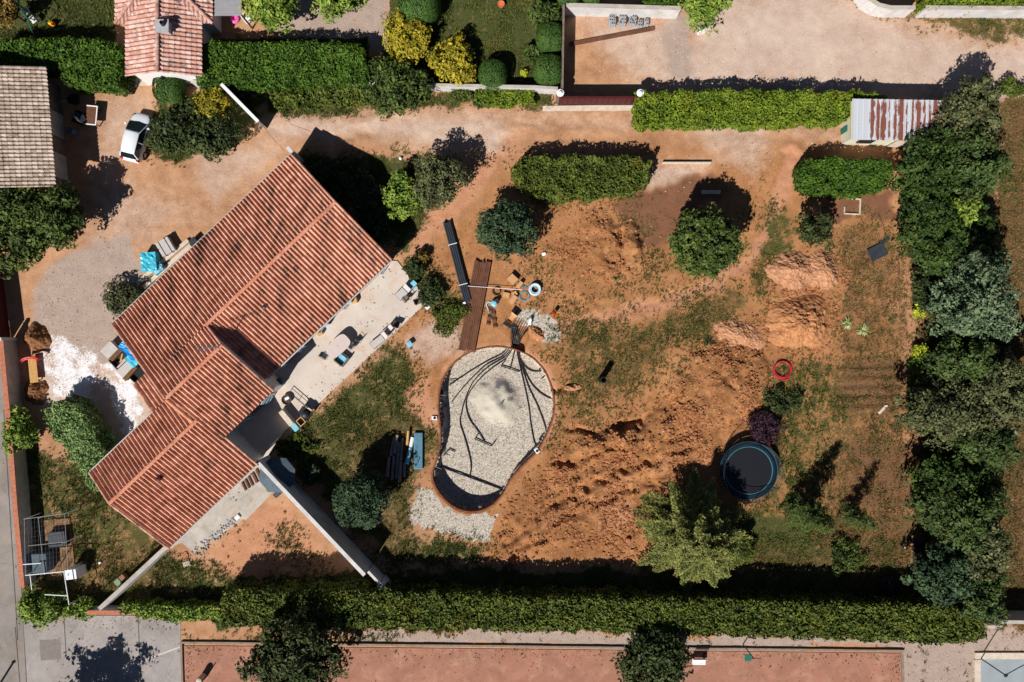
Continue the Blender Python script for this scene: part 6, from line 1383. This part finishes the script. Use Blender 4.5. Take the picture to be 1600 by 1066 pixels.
heap('pinkish rubble heap right of its larger twin, at the lawn edge', 1285, 424, 28, 32, .7, SR, .4, 4)
heap('large ochre soil heap with a steep crumbling flank', 1246, 504, 52, 46, 1.35, SM, -.1, 5, .35)
heap('pale pinkish heap at the tip of the long earth bank', 1152, 524, 42, 24, .55, SR, -.3, 6)
heap('upper brown compost heap by the roadside wall', 58, 527, 21, 24, .75, SD, .1, 7)
heap('lower brown compost heap beside the slanting silvery hedge', 57, 612, 18, 21, .7, SD, .2, 8)
heap('small brown earth heap below the pool apron canister', 838, 522, 14, 10, .35, SM, -.7, 9)
heap('low gravel spoil heap by the trench on the right pool rim', 895, 606, 14, 5, .22, SR, .15, 10)

# --- yard beside the house: wrapped pallets
def pallet(parent, L_, W_, z=0):
    q = MB()
    for i in range(5): q.box((0, -W_ / 2 + W_ * (i + .5) / 5, z + .12), (L_, W_ / 5 - .04, .025))
    for x_ in (-L_ / 2 + .05, 0, L_ / 2 - .05): q.box((x_, 0, z + .055), (.1, W_ - .01, .1))
    q.build('pallet_base', M['wood'], parent)
def load(label, px, py, rz, L_, W_, h, m, name='wrapped_pallet', strap=None, crumple=0.0, seed=0):
    o = T(name, label, 'pallet', px, py, rz, top=h); pallet(o, L_, W_)
    r = np.random.default_rng(seed + 5); n = 9; xs = np.linspace(-L_ / 2, L_ / 2, n); ys = np.linspace(-W_ / 2, W_ / 2, n); b = MB(); vs = []
    for i in range(n):
        for j in range(n): vs.append((xs[i] + r.normal() * crumple * .3, ys[j] + r.normal() * crumple * .3, h + .14 + r.normal() * crumple))
    fs = [(i * n + j, (i + 1) * n + j, (i + 1) * n + j + 1, i * n + j + 1) for i in range(n - 1) for j in range(n - 1)]
    per = [(i, 0) for i in range(n)] + [(n - 1, j) for j in range(1, n)] + [(i, n - 1) for i in range(n - 2, -1, -1)] + [(0, j) for j in range(n - 2, 0, -1)]
    k0 = len(vs)
    for i, j in per: vs.append((xs[i] * 1.01, ys[j] * 1.01, .14))
    for q_ in range(len(per)):
        a_, b2 = per[q_], per[(q_ + 1) % len(per)]; fs.append((k0 + q_, k0 + (q_ + 1) % len(per), b2[0] * n + b2[1], a_[0] * n + a_[1]))
    b.add(vs, fs); b.build('load', m, o)
    if strap:
        for x_ in (-L_ * .25, L_ * .25): MB().box((x_, 0, h / 2 + .15), (.04, W_ + .06, h + .04)).build('strap', strap, o)
    return o
aH = ang(235, 420, 290, 370)
load('turquoise wrapped pallet standing furthest out in the gravel drive', 233, 409, aH + .9, 1.5, 1.25, .75, M['blue'], crumple=.03, seed=1)
load('crumpled pale blue wrapped pallet against the house eave', 246, 419, aH, .95, .8, .5, M['bluepale'], crumple=.07, seed=2)
load('white pallet of slabs between turquoise pallet and the drive', 259, 386, aH - .2, 1.15, 1.25, .5, M['cushion'], name='slab_pallet', strap=M['darksteel'], seed=3)
load('bright blue wrapped pallet at the south west wall of the house', 203, 547, ang(190, 535, 216, 560) , 1.7, .85, .65, M['bluebright'], crumple=.035, seed=4)
load('pale teal wrapped pallet below the bright blue one', 211, 560, .75, 1.2, 1.05, .6, M['blue'], crumple=.02, seed=5)
load('pale grey slab pallet furthest left of the house wall stack', 172, 547, .8, 1.15, .9, .5, M['cushion'], name='slab_pallet', seed=6)
load('pale grey slab pallet lying lowest, towards the white dust', 195, 576, .8, 1.2, 1.0, .35, M['cushion'], name='slab_pallet', seed=7)
for i, (x, y, w_, lb) in enumerate(((183, 552, .3, 'pale upright boards beside the left slab pallet'), (203, 583, .22, 'pale upright boards beside the lowest slab pallet'))):
    q = MB()
    for k_ in range(3): q.box((0, -.12 + .12 * k_, .38), (1.45, .06, .7), 0, .12)
    single(q, 'upright_boards', M['wood'], lb, 'boards', x, y, .82, top=.6)
o = T('open_crate', 'open dark crate with scraps between the slab pallets', 'crate', 187, 562, .75, top=.4)
q = MB(); q.box((0, 0, .05), (1.3, 1.0, .08))
for s_ in (-1, 1): q.box((0, s_ * .5, .3), (1.3, .05, .5)); q.box((s_ * .65, 0, .3), (.05, .95, .5))
q.build('crate_body', M['darksteel'], o); q = MB(); q.box((.1, .1, .14), (.7, .12, .06), .6); q.box((-.1, -.1, .16), (.8, .1, .06), -.2); q.build('scrap', M['palewood'], o)
o = T('open_crate', 'long black tray lying against the house wall near the dust', 'crate', 219, 580, .82, top=.3)
q = MB(); q.box((0, 0, .05), (1.9, .7, .08))
for s_ in (-1, 1): q.box((0, s_ * .35, .22), (1.9, .05, .35)); q.box((s_ * .95, 0, .22), (.05, .64, .35))
q.build('crate_body', M['black'], o)
for lb, p_, q_, t in (('outer pale concrete strip edging the drive along the house', (216, 443), (296, 376), .32), ('inner pale concrete strip against the north west wall', (226, 450), (300, 384), .34)):
    (xa, ya), (xb, yb) = U(*p_), U(*q_)
    single(MB().rbox((0, 0, .12), (math.hypot(xb - xa, yb - ya), t, .28), 0, .02), 'kerb_beam', M['stonepale'], lb, 'kerb', (p_[0] + q_[0]) / 2, (p_[1] + q_[1]) / 2, math.atan2(yb - ya, xb - xa))
single(MB().rbox((0, 0, .3), (.6, .5, .6), aH, .03), 'dark_bin', M['darksteel'], 'dark bin at the upper end of the concrete strips', 'bin', 302, 377, top=.5)
# slatted bench with red hood by the compost
o = T('slatted_bench', 'slatted wooden board with a red arched hood between the two compost heaps', 'bench', 51, 577, math.pi / 2 + .1, top=.5)
q = MB()
for i in range(6): q.box((-.1, -.28 + .112 * i, .45), (2.0, .09, .04))
for x_ in (-.9, .5): q.box((x_, 0, .4), (.08, .66, .06))
q.build('slats', M['palewood'], o)
for x_ in (-.9, .5):
    for s_ in (-1, 1): MB().box((x_, s_ * .28, .19), (.07, .07, .38)).build('leg', M['wood'], o)
q = MB(); path = [(1.0 - .28 * (1 - math.sin(t)) , .72 * math.cos(t), .75) for t in np.linspace(.1, math.pi - .1, 14)]
q.tube(path, .07, 8); q.tube([(p[0] - .12, p[1] * .96, .7) for p in path], .06, 8); q.build('hood', M['red'], o)
for s_ in (-1, 1): MB().tube([(.75, s_ * .68, .72), (.75, s_ * .6, 0)], .025).build('hood_post', M['red'], o)
# timber and ladder in the shade of the silvery hedge
q = MB(); q.rbox((0, 0, .12), (3.4, .22, .2), 0, .02); single(q, 'timber_beam', M['bluepale'], 'long pale beam lying in the shade of the silvery hedge', 'beam', 156, 664, ang(136, 645, 180, 686))
o = T('pallet', 'grey slatted pallet in the shade at the top of the silvery hedge', 'pallet', 126, 629, -.3)
q = MB()
for i in range(6): q.box((-.65 + .26 * i, 0, .14), (.12, 1.0, .03))
for s_ in (-1, 0, 1): q.box((0, s_ * .45, .07), (1.45, .09, .1))
q.build('slats', M['wood'], o)
# --- white framed cage at the lower left
cg = T('cage', 'open white tube frame of an empty cage beside the roadside wall', 'cage', 80, 860)
cgx, cgy = cg.location.x, cg.location.y
def loc(px, py, z): x, y = U(px, py, z); return (x - cgx, y - cgy, z)
Zc = 1.9; fr = MB()
A1, A2, A3, A4 = loc(38, 811, Zc), loc(101, 803, Zc), loc(106, 890, Zc), loc(40, 899, Zc)
C1, C2, D1, D2 = loc(60, 810, Zc), loc(69, 897, Zc), loc(44, 853, Zc), loc(103, 847, Zc)
for p, q_ in ((A1, A2), (A2, A3), (C1, C2), (D1, D2), (A1, A4)): fr.tube([p, q_], .02, 6)
fr.build('roof_frame', M['block'], cg)
fr = MB(); B1, B2, B3 = loc(100, 893, Zc), loc(108, 945, Zc), loc(70, 929, Zc)
for p, q_ in ((A4, B1), (B1, B2), (B3, loc(105, 931, Zc)), (loc(47, 897, Zc), loc(50, 922, Zc)), (loc(36, 882, Zc), loc(64, 880, Zc))): fr.tube([p, q_], .045, 6)
fr.build('door_frame', M['white'], cg)
for p in (A1, A2, A3, A4, C1, C2, D2, B2): MB().tube([p, (p[0], p[1], 0)], .035, 6).build('post', M['white'], cg)
ms = MB()
for i in range(1, 12):
    t = i / 12; a = Vector(A1).lerp(Vector(A2), t); b = Vector(A4).lerp(Vector(A3), t); ms.tube([a, b], .006, 3)
    a = Vector(A1).lerp(Vector(A4), t); b = Vector(A2).lerp(Vector(A3), t); ms.tube([a, b], .006, 3)
ms.build('wire_mesh', M['steel'], cg)
single(MB().rbox((0, 0, .5), (2.0, 1.55, 1.0), .05, .03), 'kennel', M['bluegrey'], 'grey box kennel inside the white cage frame', 'kennel', 53, 881, top=1.0)
o = T('white_cabinet', 'white cabinet with a small dark emblem at the corner of the cage', 'cabinet', 110, 898, .12, top=1.4)
MB().rbox((0, 0, .7), (.95, .8, 1.4), 0, .03).build('cabinet_body', M['white'], o); MB().torus((-.12, .02, 1.41), .08, .02, 18, 5, 1.0, 4.4).build('emblem', M['navy'], o)
o = T('wooden_floor', 'brown plank floor under the cage roof', 'floor', 92, 858, math.pi / 2 + .1)
q = MB()
for i in range(11): q.box((0, -1.1 + i * .22, .05), (5.0, .2, .06))
q.build('planks', M['wood'], o)
o = T('dog_house', 'dark flat roofed hutch on the plank floor', 'hutch', 88, 843, .1, top=.6)
MB().rbox((0, 0, .3), (1.4, 1.2, .6), 0, .02).build('hutch_body', M['darksteel'], o)

# --- drive clutter by the barn
o = T('workbench', 'dark workbench with white metal edges at the shadow line of the barn', 'bench', 142, 180, ang(150, 190, 152, 168), top=.7)
MB().rbox((0, 0, .62), (1.5, .85, .06), 0, .02).build('bench_top', M['deck'], o)
q = MB(); q.box((0, -.45, .68), (1.55, .08, .06)); q.box((-.75, 0, .68), (.08, .82, .06)); q.box((.75, 0, .68), (.08, .82, .06)); q.build('edge', M['white'], o)
for sx in (-1, 1):
    for sy in (-1, 1): MB().box((sx * .68, sy * .36, .3), (.07, .07, .6)).build('leg', M['darksteel'], o)
c3 = T('garden_chair', 'white plastic chair in the shade beside the workbench', 'chair', 127, 185, .6, top=.5)
MB().rbox((0, 0, .42), (.5, .5, .06), 0, .02).build('seat', M['white'], c3); MB().rbox((-.24, 0, .68), (.06, .48, .5), 0, .02).build('backrest', M['white'], c3)
for sx in (-1, 1):
    for sy in (-1, 1): MB().tube([(sx * .2, sy * .2, .4), (sx * .24, sy * .23, 0)], .022).build('leg', M['white'], c3)
o = T('motor_mower', 'black mower in the barn shade left of the white chair', 'mower', 120, 182, 1.2, top=.5)
MB().rbox((0, 0, .3), (1.0, .7, .3), 0, .08).build('deck', M['black'], o); MB().lathe((.1, 0, .45), [(.2, 0), (.2, .15), (.1, .22)], 14).build('engine', M['darksteel'], o)
for sx in (-.38, .38):
    for sy in (-.4, .4): MB().tube([(sx, sy - .04, .15), (sx, sy + .04, .15)], .15, 14).build('wheel', M['rubber'], o)
o = T('blue_drum', 'blue grey drum in the barn shade nearest the tree', 'drum', 109, 204, top=.8); MB().lathe((0, 0, 0), [(.28, 0), (.3, .1), (.28, .4), (.3, .7), (.28, .85), (.24, .86)], 18).build('drum_body', M['bluegrey'], o)
o = T('dark_scooter', 'dark mower like cart in the barn shade next to the hedge', 'cart', 113, 154, .4, top=.5)
MB().rbox((0, 0, .42), (.9, .55, .3), 0, .06).build('tray', M['black'], o)
for sy in (-.34, .34): MB().tube([(0, sy - .04, .22), (0, sy + .04, .22)], .22, 14).build('wheel', M['rubber'], o)
MB().tube([(-.4, 0, .5), (-.95, 0, .75)], .03).build('handle', M['steel'], o)
o = T('garden_gate', 'thin open garden gate frame by the white gable of the neighbour house', 'gate', 204, 128, -2.0, top=1)
q = MB(); q.tube([(-.5, 0, .05), (-.5, 0, 1.0), (.5, 0, 1.0), (.5, 0, .05), (-.5, 0, .05)], .025)
for x_ in (-.25, 0, .25): q.tube([(x_, 0, .05), (x_, 0, 1.0)], .012)
q.build('gate_leaf', M['darksteel'], o)
b = MB(); b.tube([(*U(405, 190, 1.9), 1.9), (*U(424, 214, 1.9), 1.75), (*U(444, 236, 2.5), 2.5)], .012, 4); tag(b.build('cable', M['black']), 'thin cable strung from the slanting white wall to the house corner', 'cable')

# --- top of the picture
sw = T('swing_set', 'green framed swing set with orange and white seats on the shaded lawn', 'swing', 48, 18, ang(35, 2, 70, 48))
q = MB(); q.tube([(-2.4, 0, 2.1), (2.0, 0, 2.1)], .05, 8)
for x_ in (-2.3, 1.95):
    for s_ in (-1, 1): q.tube([(x_, 0, 2.1), (x_ + .1, s_ * 1.1, 0)], .04, 7)
q.build('frame', M['green'], sw)
for x_, m_ in ((-1.3, 'orange'), (.2, 'white'), (1.1, 'white')):
    st_ = MB().rbox((x_, -.1, .6), (.6 if m_ == 'white' else .35, .4, .06), 0, .02).build('swing_seat', M[m_], sw)
    for s_ in (-1, 1): MB().tube([(x_ + s_ * .2, -.1, .62), (x_ + s_ * .2, 0, 2.08)], .012, 4).build('rope', M['steel'], st_)
for x_, y_ in ((-1.0, .75), (-1.2, -.6)): MB().rbox((x_, y_, .75), (.32, .3, .3), .4, .1).build('glider_seat', M['orange'], sw)
o = T('ride_toy', 'yellow ride on toy in the hedge shade below the swing', 'toy', 84, 39, -.5); MB().rbox((0, 0, .3), (.55, .35, .3), 0, .12).build('toy_body', M['yellow'], o); MB().rbox((.22, 0, .48), (.18, .3, .1), 0, .04).build('seat', M['red'], o)
for sx in (-.2, .2):
    for sy in (-.2, .2): MB().tube([(sx, sy - .03, .1), (sx, sy + .03, .1)], .1, 10).build('wheel', M['black'], o)
o = T('slide_post', 'tall teal post in the dark shade at the top left', 'post', 30, 8, top=1.5); MB().tube([(0, 0, 0), (0, 0, 2.3)], .06, 8).build('pole', M['green'], o); MB().rbox((0, .5, 1.6), (.12, 1.3, .1), 0, .03).build('crossbeam', M['green'], o)
o = T('beach_ball', 'pink paddling ring on the plank terrace by the grey canopy', 'ring', 367, 30); MB().torus((0, 0, .14), .3, .14, 24, 10).build('ring_body', M['pink'], o); MB().lathe((0, 0, .02), [(.2, 0), (.2, .05)], 16).build('ring_floor', M['pink'], o)
o = T('deck_chair', 'small white framed deck chair right of the pink ring', 'chair', 384, 28, -.9, top=.4)
q = MB()
for s_ in (-1, 1): q.box((0, s_ * .24, .36), (.9, .07, .05))
for x_ in (-.42, .42): q.box((x_, 0, .362), (.07, .42, .05))
q.build('frame', M['white'], o); MB().box((.1, 0, .355), (.35, .4, .02)).build('seat', M['white'], o)
for sx in (-.38, .38):
    for sy in (-.22, .22): MB().box((sx, sy, .17), (.05, .05, .34)).build('leg', M['white'], o)
o = T('flower_pot', 'round terracotta pot on the shaded lawn at the top edge', 'pot', 783, 6, top=.4); MB().lathe((0, 0, 0), [(.2, 0), (.27, .35), (.3, .4), (.24, .4), (.2, .34)], 18).build('pot_body', M['coping'], o); MB().lathe((0, 0, .3), [(.22, 0), (.2, .05)], 16).build('soil', M['orange'], o)
# concrete block stacks behind the gated yard
st0_ = None
for i, (x, y, nx_, ny_, nz_, lb) in enumerate(((957, 29, 3, 4, 3, 'block stack furthest left under the white wall'), (973, 28, 3, 4, 3, 'second block stack from the left under the white wall'), (989, 31, 3, 3, 3, 'third block stack from the left under the white wall'), (1001, 35, 2, 2, 2, 'low block stack fourth from the left'), (1011, 33, 2, 2, 2, 'smallest block stack furthest right'))):
    o = T('block_stack', 'grey hollow concrete ' + lb, 'blocks', x, y, -.05, 'stacks of concrete blocks', top=.5); q = MB(); hq = MB()
    for a in range(nx_):
        for b_ in range(ny_):
            for c in range(nz_):
                zz = .1 + .2 * c; xx, yy = (a - nx_ / 2 + .5) * .19, (b_ - ny_ / 2 + .5) * .27
                if c == nz_ - 1 and (a * 7 + b_ * 3 + i) % 4 == 0: continue
                q.rbox((xx, yy, zz), (.17, .25, .185), 0, .01)
                if c == nz_ - 1: hq.box((xx, yy, zz + .093), (.09, .14, .004))
    q.build('blocks', M['block'], o); hq.build('block_hole', M['black'], o); pallet(o, .6, .9, -.13)
(xa, ya), (xb, yb) = U(890, 70), U(1022, 45)
single(MB().rbox((0, 0, .09), (math.hypot(xb - xa, yb - ya), .32, .14), 0, .02), 'timber_beam', M['deck'], 'long brown beam lying diagonally across the gated yard', 'beam', 956, 57.5, math.atan2(yb - ya, xb - xa))
o = T('bollard_tap', 'white stub pillar with a black fork shaped tap at the head of the sandy strip', 'pillar', 1098, 46, .3, top=.6)
MB().rbox((0, 0, .35), (.6, .3, .7), 0, .04).build('pillar_body', M['white'], o); q = MB(); q.tube([(-.05, -.05, .72), (.05, .1, .8), (.3, .2, .8)], .05); q.tube([(.05, .1, .8), (-.15, .3, .8)], .05); q.build('fork', M['black'], o)
q = MB(); q.rbox((0, 0, .2), (1.55, .3, .08), 0, .02)
for x_ in (-.6, .6): q.box((x_, 0, .08), (.1, .28, .18))
single(q, 'plank_bench', M['stonepale'], 'low pale plank bench in the shadow of the glossy round tree', 'bench', 1110, 301)
# garden oddments
q = MB(); q.rbox((0, 0, .1), (1.45, 1.1, .05), 0, .01, .04, .02); q.rbox((.95, .55, .06), (.9, .3, .04), .2, .01); single(q, 'metal_sheet', M['slate'], 'grey metal sheet lying on the dry grass by the tree belt', 'sheet', 1370, 394, .45)
o = T('raised_bed', 'white empty bed frame on bare soil below the rounded hedge block', 'frame', 1331, 323, -.05)
q = MB(); q.box((0, -.62, .08), (1.3, .08, .16)); q.box((.62, 0, .08), (.08, 1.16, .155)); q.box((.1, .62, .08), (1.1, .08, .16)); q.box((-.62, -.3, .05), (.06, .5, .1)); q.build('frame', M['stonepale'], o)
single(MB().rbox((0, 0, .08), (.7, .25, .1), .8, .05).rbox((.35, .35, .06), (.3, .2, .08), .3, .04), 'bleached_root', M['stonepale'], 'bleached white root on the dry grass near the tree belt', 'root', 1377, 641)
single(MB().rbox((0, 0, .05), (.2, .14, .1), 0, .04), 'stone', M['white'], 'tiny white stone on the lower side lawn near the purple bush', 'stone', 1413, 855)
# --- clay court
o = T('bench', 'white slatted bench beside the round dark tree on the clay court', 'bench', 1092, 1034, .0, top=.45)
q = MB()
for i in range(4): q.box((0, -.2 + i * .13, .45), (1.1, .11, .04))
q.build('seat', M['white'], o); q = MB()
for i in range(3): q.box((0, .3 + .02 * i, .6 + .13 * i), (1.1, .03, .1))
q.build('backrest', M['white'], o)
for sx in (-.45, .45): MB().box((sx, .05, .215), (.06, .5, .43)).build('leg', M['darksteel'], o)
o = T('score_post', 'dark pole with a teal square panel and side arm on the clay court', 'post', 1161, 1007)
MB().tube([(0, 0, 0), (0, 0, 2.5)], .045, 8).build('pole', M['darksteel'], o); MB().rbox((-.42, .02, 2.42), (.5, .5, .06), 0, .02).build('panel', M['green'], o); MB().tube([(-.2, 0, 2.5), (.55, .03, 2.5)], .03).build('arm', M['darksteel'], o)
o = T('lamp_post', 'dark lamp post with an arm at the corner of the grey sports court', 'lamp post', 1531, 1028)
MB().tube([(0, 0, 0), (0, 0, 2.9)], .05, 8).build('pole', M['darksteel'], o); MB().tube([(0, 0, 2.9), (1.1, .65, 2.95), (2.0, 1.1, 2.95)], .035).build('arm', M['darksteel'], o); MB().rbox((0, 0, 2.98), (.3, .2, .1), .5, .03).build('lamp_head', M['darksteel'], o)
o = T('lamp_post', 'dark street lamp whose shadow crosses the road at the bottom left', 'lamp post', -14, 1091)
MB().tube([(0, 0, 0), (0, 0, 3.3)], .09, 8).build('pole', M['darksteel'], o); MB().rbox((0, 0, 3.32), (.3, .2, .1), .5, .03).build('lamp_head', M['darksteel'], o)
o = T('litter_bin', 'pinkish litter bin with a rounded shadow at the bottom edge of the court', 'bin', 311, 1064, top=.9)
MB().lathe((0, 0, 0), [(.2, 0), (.24, .1), (.26, .85), (.22, .95), (.1, 1.0)], 18).build('bin_body', M['stonepale'], o); MB().tube([(.3, 0, 0), (.3, 0, 1.2)], .04).build('post', M['darksteel'], o)
bpy.context.view_layer.update()
